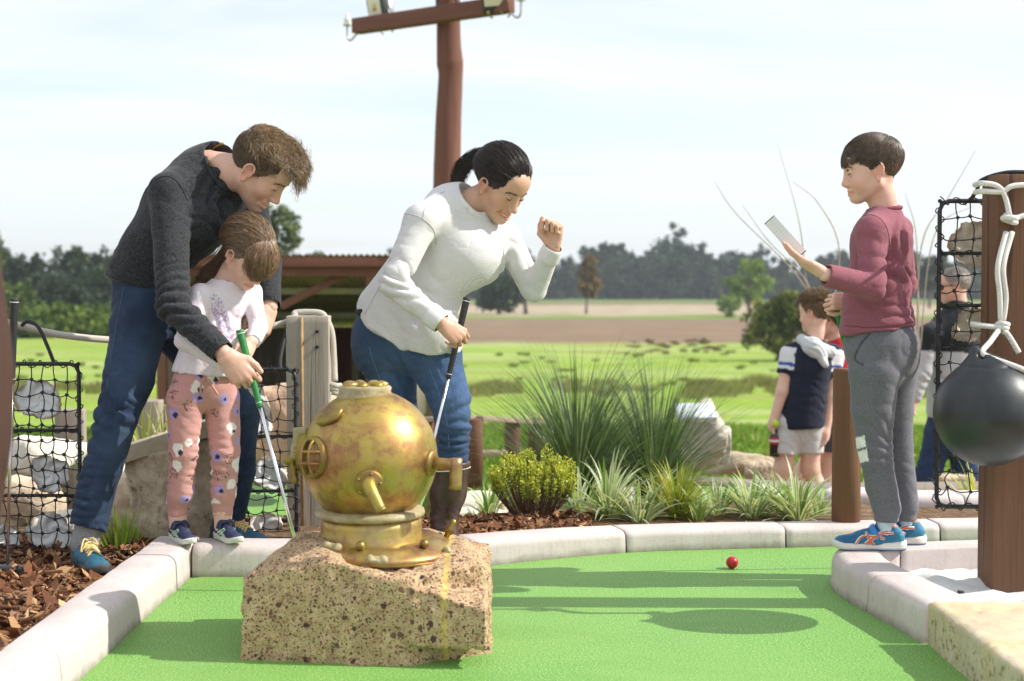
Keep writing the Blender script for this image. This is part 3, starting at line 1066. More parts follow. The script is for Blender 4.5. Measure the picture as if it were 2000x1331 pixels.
# ---- white sand
def sand_h(x, y):
 p = np.array([x, y, 0.0])
 return 0.052 + 0.036 * float(fbm(p * 7.5, 3, 9)) * 0.6 + 0.018 * float(np.exp(-((x - 1.64) ** 2 + (y - 4.24) ** 2) / 0.02))
poly_sheet('sand_bed', [(1.25, 3.83), (1.18, 4.2), (1.155, 4.5), (1.2, 4.68), (1.45, 4.74), (2.4, 4.9), (2.4, 3.83)], 0, MT['sand'], label='white sand bed inside the curved kerb', cat='sand', step=0.022, hfun=sand_h)
for px, py, r in ((1855, 1163, .010), (1877, 1143, .009), (1923, 1181, .008), (1953, 1170, .005), (1790, 1130, .004)):
 p = G(px, py, 0.075)
 S = Solid(); S.ell((0, 0, 0), (r * 1.3, r, r * 0.75), k=0.001)
 V, F = S.geo(r / 5, lambda V: r * 0.35 * fbm(V / r * 1.2, 2, int(px)))
 o = link('pebble', np_mesh('pebble', V, F), plain('dark_pebble', (0.05, 0.05, 0.05), (0.02, 0.02, 0.02), 200, 0.8), None, (p[0], p[1], sand_h(p[0], p[1]) + r * 0.35))
 tag(o, {1855: 'dark flat pebble on white sand in the shade beside the kerb', 1877: 'grey knobbly pebble on white sand left of the brown post', 1923: 'small dark pebble in white sand below the brown post', 1953: 'tiny dark pebble close to the foot of the brown post', 1790: 'tiny grey pebble at the sand edge near the kerb'}[px], 'pebble', 'pebbles lying on the white sand')

# ---- sandstone slab
def mat_sandstone():
 t = NT('yellow_sandstone')
 v = t.map((1, 1, 5))
 c = t.ramp(t.noise(5, 6, 0.6), [(0.3, (0.48, 0.40, 0.27)), (0.55, (0.60, 0.52, 0.37)), (0.8, (0.66, 0.59, 0.46))])
 band = t.ramp(t.noise(2.4, 2, 0.5, t.map((0.8, 5, 0.8), (0, 0, rad(-12)))), [(0.52, 0), (0.58, 0.4), (0.64, 0)])
 c = t.mix(band, c, (0.58, 0.43, 0.15))
 z = t.sep(t.co())[2]
 face = t.ramp(z, [(0.10, 1), (0.118, 0)])
 moss = t.math('MULTIPLY', t.ramp(t.noise(45, 5, 0.75), [(0.52, 0), (0.64, 0.85)]), face)
 c = t.mix(moss, c, (0.10, 0.085, 0.04))
 return t.out(c, 0.9, t.bump(t.noise(80, 5, 0.7), 0.6, 0.006), spec=0.15)
S = Solid()
S.box((0, 0, 0.034), (0.45, 0.55, 0.088), rnd=0.012, k=0.001)
V, F = S.geo(0.011, lambda V: 0.004 * fbm(V * 22, 3, 3) - 0.003 * (vnoise(V * 60, 8) > 0.75))
o = link('sandstone_block', np_mesh('sandstone_block', V, F), mat_sandstone(), None, (1.127 + 0.46, 3.31, 0.0))
tag(o, 'yellow sandstone slab with mossy side at the right front corner of the green', 'stone block')
# ------------------------------------------------------------------ boulder and diving helmet
ROCK_C = np.array([-0.395, 3.93, 0.0])
def build_rock():
 S = Solid()
 o = ROCK_C
 def P(x, y, z):
  return (o[0] + x, o[1] + y, z)
 S.planes(o + np.array([-0.42, -0.42, -0.06]), o + np.array([0.42, 0.42, 0.5]), [
  (P(0, 0, -0.05), (0, 0, -1)),
  (P(0.113, -0.293, 0), (-0.14, -0.99, 0.03)),       # broad front face
  (P(0.113, -0.293, 0), (0.49, -0.87, 0.02)),        # right front face
  (P(-0.322, -0.2, 0), (-0.99, -0.10, 0.02)),
  (P(0.328, 0.0, 0), (0.97, 0.10, 0.03)),
  (P(0, 0.30, 0), (0.05, 1, 0.1)),
  (P(-0.30, 0.28, 0), (-0.7, 0.7, 0.1)),
  (P(0.28, 0.26, 0), (0.7, 0.7, 0.1)),
  (P(0.05, -0.29, 0.224), (0.0, -0.20, 1)),           # seat of the helmet
  (P(0, 0, 0.268), (0, 0.05, 1)),
  (P(0, 0.21, 0.1), (0, 1, 0.1)),
  (P(-0.325, -0.20, 0.200), (-0.85, 0.08, 1)),
  (P(0.330, -0.15, 0.222), (0.95, 0.12, 1)),
 ], k=0.009)
 S.planes(o + np.array([-0.42, -0.42, 0.0]), o + np.array([0.3, 0.42, 0.5]), [
  (P(0, 0, 0.05), (0, 0, -1)),
  (P(0.113, -0.293, 0), (-0.14, -0.99, 0.03)),
  (P(-0.322, -0.2, 0), (-0.99, -0.10, 0.02)),
  (P(0, 0.21, 0.1), (0.05, 1, 0.1)),
  (P(-0.325, -0.22, 0.222), (-0.24, -0.36, 1)),      # sloping facets of the high corner
  (P(-0.083, -0.27, 0.268), (0.26, -0.16, 1)),
  (P(-0.325, -0.20, 0.203), (-0.85, 0.08, 1)),
  (P(0, 0, 0.292), (0, 0.1, 1)),
 ], k=0.009)
 def disp(V):
  return 0.006 * fbm(V * 7, 3, 21) + 0.004 * fbm(V * 38, 3, 22) - 0.006 * (vnoise(V * 30, 4) > 0.55)
 V, F = S.geo(0.0075, disp)
 ob = link('boulder', np_mesh('boulder', V - o, F), MT['pudding'], None, o)
 tag(ob, 'tan pebbly conglomerate boulder standing on the green turf', 'boulder')
build_rock()

HC = W(722, 893, 3.93)            # centre of the ball of the helmet
def build_helmet():
 R = 0.188
 base = np.array([HC[0], HC[1], 0.30])
 h = thing('diving_helmet', 'old brass deep sea diving helmet fixed on the pebbly boulder', 'diving helmet', base)
 c = HC - base
 B, BD = MT['brass'], MT['brass_dark']
 # copper ball
 prof = []
 for a in np.linspace(-62, 78, 40):
  r = R * math.cos(rad(a)); z = R * math.sin(rad(a))
  prof.append((r * 1.0, z * 1.0))
 m = MB(); m.lathe(prof, 72, c); m.build('bonnet', B, h)
 # neck ring, white-crusted joint and collar
 zb = c[2] - R * math.sin(rad(62))
 nr = R * math.cos(rad(62))
 crust = plain('verdigris_crust', (0.42, 0.36, 0.22), (0.26, 0.20, 0.08), 30, 0.6, 0.6, 90, 0.004)
 m = MB(); m.lathe([(nr * 1.0, zb + 0.030), (0.150, zb + 0.022), (0.153, zb + 0.012), (0.150, zb + 0.004), (0.1, zb + 0.004)], 64, (c[0], c[1], 0)); m.build('neck_ring', crust, h)
 m = MB(); m.lathe([(0.138, zb + 0.006), (0.140, zb - 0.02), (0.141, zb - 0.062), (0.146, zb - 0.072), (0.13, zb - 0.075)], 64, (c[0] + 0.004, c[1], 0)); m.build('collar', B, h)
 def plate(a, u):
  rr = 0.140 + (0.056 + 0.050 * np.cos(a - rad(-28))) * u
  z = zb - 0.066 + 0.012 * np.sin(u * np.pi) - (0.010 + 0.016 * np.maximum(0, np.cos(a - rad(-40)))) * u ** 1.5
  return np.stack([c[0] + rr * np.cos(a), c[1] + rr * np.sin(a), z + 0 * rr], -1)
 # breastplate: a skirt that falls over the stone, lower in front
 n, k = 72, 14
 a = np.linspace(0, 2 * np.pi, n, endpoint=False)
 V = []
 for i in range(k):
  u = i / (k - 1)
  V.append(plate(a, u))
  if i == k - 1:
   V[-1][:, 2] -= 0.006
 V = np.concatenate(V)
 i = np.arange(k - 1)[:, None] * n; j = np.arange(n)[None, :]
 Fq = np.stack([i + j, i + n + j, i + n + (j + 1) % n, i + (j + 1) % n], -1).reshape(-1, 4)
 o = link('breastplate', np_mesh('breastplate', V, Fq), B, h)
 sm = o.modifiers.new('t', 'SOLIDIFY'); sm.thickness = 0.006; sm.offset = 1
 rim = np.stack([V[(k - 1) * n:(k) * n, 0], V[(k - 1) * n:, 1], V[(k - 1) * n:, 2]], 1)
 m = MB(); m.tube(np.vstack([rim, rim[:2]]), 0.006, 8, False); m.build('rim', BD, o)
 # bolts and clamps round the breastplate
 for ang, u, kind in ((-118, 0.7, 'clamp2'), (-92, 0.55, 'bolt'), (-80, 0.98, 'clamp2'), (-40, 0.6, 'bolt'), (-22, 0.95, 'clamp2'), (14, 0.8, 'bolt2')):
  an = rad(ang)
  p = plate(an, u) + np.array([0, 0, 0.004])
  up = unit((0.5 * math.cos(an), 0.5 * math.sin(an), 1))
  Rm = toz(up)
  m = MB()
  if kind == 'bolt':
   m.lathe([(0.009, -0.004), (0.010, 0.006), (0.0125, 0.008), (0.0125, 0.016), (0.008, 0.022), (0.002, 0.024)], 14, p, Rm)
   m.build('bolt', BD, h)
  elif kind == 'bolt2':
   m.lathe([(0.008, -0.01), (0.008, 0.012), (0.012, 0.014), (0.013, 0.03), (0.008, 0.040), (0.011, 0.05), (0.003, 0.058)], 14, p, Rm)
   m.build('wing_nut', BD, h)
  else:
   t = np.array([-math.sin(an), math.cos(an), -0.12])
   A = axes(t, up)
   S = Solid()
   S.box((0, 0, 0.004), (0.026, 0.011, 0.007), rnd=0.004, k=0.006)
   S.ell((0.018, 0, 0.009), (0.011, 0.012, 0.009), k=0.006)
   S.ell((-0.018, 0, 0.009), (0.010, 0.010, 0.010), k=0.006)
   V2, F2 = S.geo(0.0028, lambda V: 0.0012 * fbm(V * 180, 2, 4))
   link('clamp', np_mesh('clamp', V2 @ A.T + p, F2), crust if kind == 'clamp2' else BD, h)
 # side port with guard bars, turned to the left of the picture
 def port(az, el, r, name, bars, glassmat):
  d = np.array([math.cos(rad(el)) * math.cos(rad(az)), math.cos(rad(el)) * math.sin(rad(az)), math.sin(rad(el))])
  A = toz(d)
  q = c + d * (R * 0.93)
  m = MB()
  m.lathe([(r * 1.12, -0.03), (r * 1.12, 0.012), (r * 1.05, 0.020), (r * 0.95, 0.022), (r * 0.84, 0.020), (r * 0.80, 0.012), (r * 0.78, -0.006), (r * 0.3, -0.006)], 40, q, A)
  p = m.build('port', BD, h)
  m = MB(); m.lathe([(r * 0.80, -0.003), (r * 0.5, 0.003), (0.002, 0.005)], 32, q, A, caps=False)
  m.build('glass', glassmat, p)
  for s in bars:
   kind, off = s
   u = A[:, 0] if kind == 'h' else A[:, 1]
   v = A[:, 1] if kind == 'h' else A[:, 0]
   pts = [q + d * (0.016 + 0.020 * math.sqrt(max(0, 1 - t * t))) + u * (t * r * 0.92) + v * off * r for t in np.linspace(-1, 1, 13)]
   m = MB(); m.tube(pts, 0.0042, 8); m.build('guard_bar', B, p)
  return q, d, A
 glass = NT('dark_port_glass').out((0.05, 0.045, 0.03), 0.06, spec=0.9)
 # azimuths: -90 faces the camera, 180 faces left
 port(-139, 4, 0.052, 'port', [('h', -0.34), ('h', 0.34), ('v', 0.30), ('v', -0.30)], glass)
 # front port, seen edge on at the left
 q, d, A = port(178, 6, 0.06, 'port', [('h', 0.0), ('v', 0.0)], glass)
 m = MB()
 e = q + d * 0.028 + A[:, 1] * 0.0
 S = Solid()
 S.box(e + np.array([0.012, -0.03, 0.035]), (0.018, 0.014, 0.028), rnd=0.004, k=0.006)
 S.box(e + np.array([0.0, -0.032, -0.005]), (0.012, 0.012, 0.02), rnd=0.004, k=0.006)
 V2, F2 = S.geo(0.003, lambda V: 0.001 * fbm(V * 150, 2, 4))
 link('hinge', np_mesh('hinge', V2, F2), crust, h)
 S = Solid()
 S.cone(e + np.array([0.0, -0.034, -0.022]), e + np.array([-0.022, -0.036, -0.028]), 0.010, 0.012, 0.006)
 S.cone(e + np.array([-0.010, -0.036, -0.030]), e + np.array([-0.002, -0.036, -0.082]), 0.009, 0.011, 0.006)
 V2, F2 = S.geo(0.0028, lambda V: 0.0012 * fbm(V * 150, 2, 4))
 link('wing_nut', np_mesh('wing_nut', V2, F2), BD, h)
 # valve elbow in the middle and the hose elbow on the right
 def elbow(az, el, flange, path, rs, bolts):
  d = np.array([math.cos(rad(el)) * math.cos(rad(az)), math.cos(rad(el)) * math.sin(rad(az)), math.sin(rad(el))])
  A = toz(d)
  q = c + d * R
  m = MB(); m.lathe([(flange, -0.016), (flange, 0.004), (flange * 0.9, 0.008), (rs[0] * 1.2, 0.010), (rs[0], 0.016)], 32, q, A)
  f = m.build('flange', BD, h)
  for b in range(bolts):
   an = 2 * math.pi * b / bolts + 0.4
   m = MB(); m.lathe([(0.0042, 0.004), (0.0042, 0.010), (0.002, 0.012)], 8, q + A @ np.array([flange * 0.78 * math.cos(an), flange * 0.78 * math.sin(an), 0]), A)
   m.build('screw', B, f)
  pts = spline([q + np.array(p) for p in path], 18)
  m = MB(); m.tube(pts, np.interp(np.linspace(0, 1, 18), np.linspace(0, 1, len(rs)), rs), 18)
  p = m.build('pipe', B, h)
  t = unit(pts[-1] - pts[-2])
  m = MB(); m.lathe([(rs[-1] * 1.02, -0.004), (rs[-1] * 1.08, 0.002), (rs[-1] * 0.86, 0.003), (rs[-1] * 0.82, -0.006)], 18, pts[-1], toz(t))
  m.build('lip', MT['brass_dark'], p)
 elbow(-85, -15, 0.039, [(0, 0.01, 0), (0.002, -0.032, 0.002), (0.014, -0.050, -0.018), (0.038, -0.060, -0.062)], [0.019, 0.0185, 0.0165, 0.0135], 5)
 # right: straight stub that turns down
 d = unit((0.93, -0.36, -0.04))
 q = c + d * R
 m = MB(); m.lathe([(0.036, -0.018), (0.036, 0.003), (0.031, 0.008), (0.016, 0.010)], 32, q, toz(d)); fl = m.build('flange', BD, h)
 m = MB(); m.tube([q, q + d * 0.03, q + d * 0.058, q + d * 0.080 + np.array([0, 0, 0.002])], [0.0165, 0.016, 0.016, 0.016], 18); pp = m.build('pipe', B, h)
 e = q + d * 0.073
 m = MB(); m.tube([e + np.array([0, 0, 0.018]), e + np.array([0, 0, 0.0]), e + np.array([-0.001, 0, -0.05]), e + np.array([-0.002, 0, -0.066])], [0.0175, 0.0178, 0.0165, 0.0165], 18); m.build('elbow', B, pp)
 # crown: cap with lugs, and the lobed bracket at upper left
 zt = c[2] + R * math.sin(rad(74))
 m = MB(); m.lathe([(0.080, zt - 0.028), (0.078, zt - 0.010), (0.071, zt + 0.002), (0.074, zt + 0.012), (0.068, zt + 0.018), (0.02, zt + 0.019)], 48, (c[0] - 0.012, c[1], 0)); cp = m.build('cap', crust, h)
 for k in range(7):
  an = 2 * math.pi * k / 7 + 0.2
  S = Solid(); S.ell((0, 0, 0), (0.022, 0.016, 0.011), k=0.004)
  V2, F2 = S.geo(0.003)
  link('lug', np_mesh('lug', V2 @ zrot(an).T + np.array([c[0] - 0.012 + 0.044 * math.cos(an), c[1] + 0.044 * math.sin(an), zt + 0.020]), F2), B, cp)
 d = unit((-0.50, -0.56, 0.62))
 A = axes(np.array([0.85, -0.45, 0.25]), d)
 S = Solid()
 S.ell((-0.016, -0.004, 0.0), (0.026, 0.020, 0.010), k=0.01)
 S.ell((0.020, 0.010, 0.0), (0.022, 0.018, 0.010), k=0.012)
 S.ell((0.010, -0.006, 0.0), (0.026, 0.018, 0.010), k=0.012)
 V2, F2 = S.geo(0.003)
 link('bracket', np_mesh('bracket', V2 @ A.T + c + d * (R + 0.003), F2), BD, h)
build_helmet()

# ------------------------------------------------------------------ ball
def sphere_geo(r, n=24):
 a = np.linspace(-90, 90, n)
 return lathe_geo([(r * math.cos(rad(t)) + 1e-6, r * math.sin(rad(t))) for t in a], n * 2, caps=False)
m = MB(); m.add(*sphere_geo(0.0213)); p = G(1430, 1111, 0.0)
b = m.build('golf_ball', plain('red_ball', (0.50, 0.012, 0.025), (0.42, 0.01, 0.02), 60, 0.3, 0.15, 300, 0.001), None, True, (p[0], p[1], 0.0213))
tag(b, 'shiny red golf ball lying on the green turf', 'golf ball')

# ------------------------------------------------------------------ timber posts, ropes, buoy
def square_post(name, label, c, hx, hy, z0, z1, mat, bev=0.006, seed=0, cat='post', rz=0.0):
 nz = 40
 zs = np.concatenate([[z0], np.linspace(z0 + 0.004, z1 - bev, nz), [z1]])
 r = bev
 base = []
 for sx, sy in ((1, -1), (1, 1), (-1, 1), (-1, -1)):
  for t in np.linspace(0, 1, 4):
   an = math.atan2(sy, sx) + (t - 0.5) * math.pi / 2
   base.append((sx * (hx - r) + r * math.cos(an), sy * (hy - r) + r * math.sin(an)))
 # subdivide the flats
 base = np.array(base); B2 = []
 for i in range(len(base)):
  p, q = base[i], base[(i + 1) % len(base)]
  B2.append(p)
  if np.linalg.norm(q - p) > 0.03:
   for t in np.linspace(0, 1, 6)[1:-1]:
    B2.append(p + (q - p) * t)
 B2 = np.array(B2); n = len(B2)
 V = []
 for i, z in enumerate(zs):
  f = 1.0 if 0 < i < len(zs) - 1 else 0.96
  V.append(np.c_[B2 * f, np.full(n, z)])
 V = np.concatenate(V)
 V[:, :2] *= 1 + 0.012 * fbm(np.c_[V[:, :2] * 20, V[:, 2] * 1.3], 2, seed)[:, None]
 i = np.arange(len(zs) - 1)[:, None] * n; j = np.arange(n)[None, :]
 Fq = np.stack([i + j, i + (j + 1) % n, i + n + (j + 1) % n, i + n + j], -1).reshape(-1, 4)
 caps = [np.arange(n)[None, ::-1], ((len(zs) - 1) * n + np.arange(n))[None, :]]
 o = link(name, np_mesh(name, V, [Fq] + caps), mat, None, (c[0], c[1], 0))
 o.rotation_euler = (0, 0, rz)
 md = o.modifiers.new('es', 'EDGE_SPLIT'); md.split_angle = rad(50)
 return tag(o, label, cat)

RP = np.array([1.556, 4.36])          # the big brown post at the right
square_post('timber_post', 'thick brown square timber post standing in white sand at the right edge', RP, 0.099, 0.070, 0.0, 1.318, MT['wood_red'], 0.008, 3)

def rope_obj(name, label, pts, r, mat, n=60, seg=10, parent=None, cat='rope', do_spline=True):
 P = spline(pts, n) if do_spline else np.asarray(pts)
 m = MB(); m.tube(P, r, seg)
 o = m.build(name, mat, parent)
 if parent is None:
  tag(o, label, cat)
 return o

def knot(mbd, c, r, ax, turns=2.2, R=0.017, L=0.02):
 A = toz(ax)
 t = np.linspace(0, 1, 40)
 pts = np.stack([R * np.cos(2 * np.pi * turns * t), R * np.sin(2 * np.pi * turns * t), L * (t - 0.5)], 1) @ A.T + c
 mbd.tube(pts, r, 10)

def build_buoy():
 bc = W(1931, 806, 4.12)
 b = thing('buoy', 'black rubber ball buoy hanging on white rope from the brown post', 'buoy', bc)
 R = 0.156
 S = Solid()
 S.ell((0, 0, 0), (R, R, R * 1.0), k=0.01)
 S.cone((-0.022, 0, R * 0.85), (-0.042, -0.0, R + 0.026), 0.050, 0.013, 0.05)
 A = axes((1, 0, 0.45), (0, 1, 0))
 S.cone((-0.032, -0.08, R + 0.008), (-0.032, 0.08, R + 0.008), 0.0085, 0.0085, 0.002, op='s')
 V, F = S.geo(0.006)
 V = V - normals(V, F) * (0.0015 * (np.abs(V[:, 2] - R * 0.86) < 0.004))[:, None]
 t = NT('black_rubber')
 n1 = t.noise(9, 5, 0.6)
 col = t.mix(t.ramp(n1, [(0.35, 0), (0.75, 1)]), (0.016, 0.019, 0.022), (0.040, 0.046, 0.050))
 col = t.mix(t.ramp(t.noise(60, 4, 0.8), [(0.68, 0), (0.75, 0.4)]), col, (0.12, 0.12, 0.11))
 rm = t.out(col, t.ramp(n1, [(0.3, 0.30), (0.7, 0.48)]), t.bump(t.noise(90, 4), 0.08, 0.002), spec=0.45)
 link('ball', np_mesh('ball', V, F), rm, b)
 # rope through the eye, knots, and the loop round the post
 e = np.array([-0.032, 0.0, R + 0.008])
 k1 = W(1957, 640, 4.22) - bc
 k2 = W(1972, 428, 4.26) - bc
 top = W(1960, 383, 4.262) - bc
 m = MB()
 m.tube(spline([k1 + [-0.004, 0, 0], (k1 + e) / 2 + [-0.004, -0.012, 0.0], e + [0.006, -0.016, 0.012], e + [0.028, -0.028, -0.004], np.array([0.06, -0.07, R * 0.86]), np.array([0.12, -0.05, R * 0.70])], 40), 0.0082, 10)
 m.tube(spline([k1, k1 + [0.022, -0.006, -0.03], k1 + [0.048, -0.01, -0.075]], 16), 0.0082, 10)
 m.tube(spline([k1, k1 + [-0.045, -0.004, 0.004], k1 + [-0.094, -0.002, 0.010]], 16), 0.0082, 10)
 knot(m, k1, 0.0085, (0.25, 0.1, 1), 2.3, 0.014, 0.026)
 m.tube(spline([k1 + [-0.004, 0, 0.02], k1 + [-0.010, -0.006, 0.10], k1 + [-0.016, -0.004, 0.18], k2 + [-0.010, 0, -0.04]], 24), 0.0082, 10)
 m.tube(spline([k1 + [0.004, 0, 0.02], k1 + [0.010, -0.002, 0.09], k1 + [0.002, 0.0, 0.18], k2 + [0.008, 0, -0.04]], 24), 0.0082, 10)
 knot(m, k2, 0.0085, (0.2, 0.0, 1), 1.6, 0.019, 0.02)
 m.tube(spline([k2 + [0.01, 0, 0.0], k2 + [0.05, 0.004, 0.012], k2 + [0.10, 0.01, 0.03]], 14), 0.0082, 10)
 m.tube(spline([k2 + [0, 0, 0.01], top + [0.004, 0, 0.0], top + [-0.02, 0.0, 0.03], top + [-0.064, 0.006, 0.038], top + [-0.070, 0.05, 0.036]], 24), 0.0082, 10)
 m.tube(spline([top + [0.0, 0.001, 0.014], top + [-0.02, 0.0, 0.012], top + [-0.060, 0.006, 0.014], top + [-0.068, 0.05, 0.014]], 24), 0.0082, 10)
 m.tube(spline([top + [0.0, 0, 0.012], top + [0.03, 0, 0.03], top + [0.11, 0.003, 0.034]], 14), 0.0082, 10)
 m.build('rope', MT['white_rope'], b)
build_buoy()

# the round brown post behind the kerb and its far neighbours
m = MB(); pc = np.array([W(1653, 900, 5.46)[0], 5.46, 0])
prof = [(0.054, -0.05), (0.0545, 0.3), (0.053, 0.655), (0.051, 0.664), (0.01, 0.666)]
m.lathe(prof, 28)
o = m.build('round_post', mat_wood('brown_round_timber', (0.16, 0.075, 0.04), (0.22, 0.11, 0.06), (0.05, 0.022, 0.012), 60, 0.6), None, True, (pc[0], 5.46, 0.0))
tag(o, 'round brown timber post just behind the boy with the scorecard', 'post')
m = MB(); m.tube(spline([W(1695, 885, 5.5), W(1686, 905, 5.44), W(1684, 930, 5.44), W(1690, 950, 5.5)], 16), 0.004, 6)

# weathered grey post with the rope laid over it
gp = W(604, 800, 5.62)
grey_post = square_post('weathered_post', 'grey weathered square timber post with rope over its top, behind the helmet', gp[:2], 0.083, 0.075, -0.05, W(604, 617, 5.62)[2], MT['wood_grey'], 0.005, 8, rz=rad(4))
gz = W(604, 617, 5.62)[2]
for px, py, r in ((619, 648, .006), (619, 678, .006)):
 p = W(px, py, 5.53)
 m = MB(); m.lathe([(r, -0.02), (r, 0.004), (r * 0.3, 0.0045)], 12, p, toz((0, -1, 0)))
 o = m.build('bolt_hole', plain('dark_hole', (0.02, 0.015, 0.012), None, 50, 0.9)); o.parent = grey_post; o.matrix_parent_inverse = Matrix.LocRotScale(grey_post.location, grey_post.rotation_euler, None).inverted()
m = MB(); m.box((-0.022, -0.0765, 0.40), (0.006, 0.002, 0.46))
m.build('raw_seam', plain('raw_timber', (0.46, 0.30, 0.14), (0.30, 0.2, 0.1), 30, 0.8), grey_post)
m = MB()
pts = [W(-420, 575, 4.7), W(-200, 600, 4.8), W(-60, 612, 4.9), W(20, 632, 5.0), W(110, 653, 5.1), W(210, 664, 5.2), W(330, 668, 5.35), W(450, 655, 5.5), W(545, 634, 5.58), W(575, 620, 5.60)]
pts = pts + [np.array([gp[0] - 0.05, 5.62, gz + 0.012]), np.array([gp[0] + 0.04, 5.62, gz + 0.012]), W(636, 622, 5.62), W(648, 650, 5.62), W(652, 700, 5.62), W(654, 745, 5.60)]
m.tube(spline(pts, 120), 0.0125, 10)
knot(m, W(652, 758, 5.60), 0.0125, (0.35, 0, 1), 2.3, 0.02, 0.03)
o = m.build('rope_rail', MT['old_rope'])
tag(o, 'weathered white rope slung from the left edge over the grey post', 'rope')

# dark timber close to the lens at the left edge
m = MB()
m.tube(spline([W(-70, 60, 2.35), W(-60, 300, 2.35), W(-46, 520, 2.35), W(-34, 700, 2.35), W(-40, 850, 2.35), W(-58, 1010, 2.35), W(-75, 1200, 2.35), W(-95, 1500, 2.35), W(-105, 1780, 2.35)], 60), np.interp(np.linspace(0, 1, 60), [0, .125, .25, .375, .5, .625, .75, 1], [0.03, .03, .038, .048, .052, .047, .044, .044]), 20)
o = m.build('timber_log', mat_wood('dark_log', (0.055, 0.026, 0.018), (0.085, 0.042, 0.03), (0.02, 0.01, 0.008), 30, 0.4, knots=False))
tag(o, 'blurred reddish brown timber close to the camera at the left edge', 'timber')

# ------------------------------------------------------------------ putters
def putter(name, label, top, end, grip_len, gripmat, r_top=0.0135, r_bot=0.0095, head=None, headmat=None, bands=True):
 top = np.asarray(top); end = np.asarray(end)
 L = np.linalg.norm(end - top); d = (end - top) / L
 t = thing(name, label, 'golf putter', end)
 o = -end
 A = toz(-d)
 m = MB()
 prof = []
 N = 60
 for i in range(N + 1):
  s = i / N * grip_len
  r = r_top + (r_bot - r_top) * (s / grip_len) ** 0.8
  r *= 1 - 0.035 * (i % 2)
  prof.append((r, L - s))
 prof = [(0.003, L + 0.001), (r_top * 0.75, L)] + [(a, b - 0.001) for a, b in prof] + [(r_bot * 0.75, L - grip_len - 0.003)]
 m.lathe(prof[::-1], 18, (0, 0, 0), A)
 g = m.build('grip', gripmat, t)
 if bands:
  for s in (0.012, grip_len - 0.012):
   m = MB()
   r = (r_top if s < 0.1 else r_bot) * 1.04
   m.lathe([(r * 0.9, L - s - 0.0014), (r, L - s - 0.0012), (r, L - s + 0.0012), (r * 0.9, L - s + 0.0014)], 18, (0, 0, 0), A)
   m.build('band', MT['white_rope'], g)
 m = MB(); m.lathe([(0.0044, 0.0), (0.0056, (L - grip_len) * 0.5), (0.0068, L - grip_len + 0.01)], 14, (0, 0, 0), A); m.build('shaft', MT['steel'], t)
 if head is not None:
  c, R, half = head
  S = Solid()
  S.box((0, 0, 0), half, rnd=min(half) * 0.6, k=0.004)
  S.cone(np.asarray(R).T @ (end - np.asarray(c)), (0, 0, 0), 0.007, 0.009, 0.008)
  V, F = S.geo(0.003)
  link('head', np_mesh('head', V @ np.asarray(R).T + np.asarray(c) - end, F), headmat or MT['black_frame'], t)
 return t
GREEN_GRIP = plain('green_rubber', (0.02, 0.23, 0.05), (0.015, 0.17, 0.035), 90, 0.5, 0.2, 400, 0.001)
BLACK_GRIP = plain('black_rubber_grip', (0.014, 0.014, 0.015), (0.024, 0.024, 0.025), 90, 0.55, 0.2, 400, 0.001)
pe = G(601, 1148, 0.014)
putter('putter', 'green gripped putter held by the man and the girl together', W(468, 645, 4.60), pe, 0.255, GREEN_GRIP, head=(pe + np.array([0.03, -0.01, 0.004]), zrot(rad(-12)), (0.055, 0.014, 0.013)))
PW0, PW1 = W(912, 582, 4.96), W(846, 866, 4.94)
dW = unit(PW1 - PW0)
pe2 = PW0 + dW * 0.87
putter('putter', 'black gripped putter in the hand of the woman in white', PW0, pe2, 0.285, BLACK_GRIP, head=(pe2 + np.array([0.03, -0.01, 0.004]), zrot(rad(20)), (0.055, 0.014, 0.013)))
pe3 = G(14, 1108, 0.075)
putter('putter', 'black gripped putter leaning upright beside the net panel at the left edge', W(28, 583, 4.52), pe3, 0.27, BLACK_GRIP, head=(pe3 + np.array([0.012, -0.01, -0.006]), zrot(rad(-10)), (0.055, 0.02, 0.014)), headmat=plain('grey_putter_head', (0.05, 0.055, 0.065), (0.07, 0.075, 0.085), 50, 0.4, metallic=0.5))
putter('putter', 'green gripped putter in the far hand of the boy in maroon', W(1629, 578, 4.80), W(1738, 1040, 4.92), 0.26, GREEN_GRIP, head=(W(1738, 1040, 4.92) + np.array([0.02, 0, 0]), zrot(0), (0.05, 0.013, 0.012)))

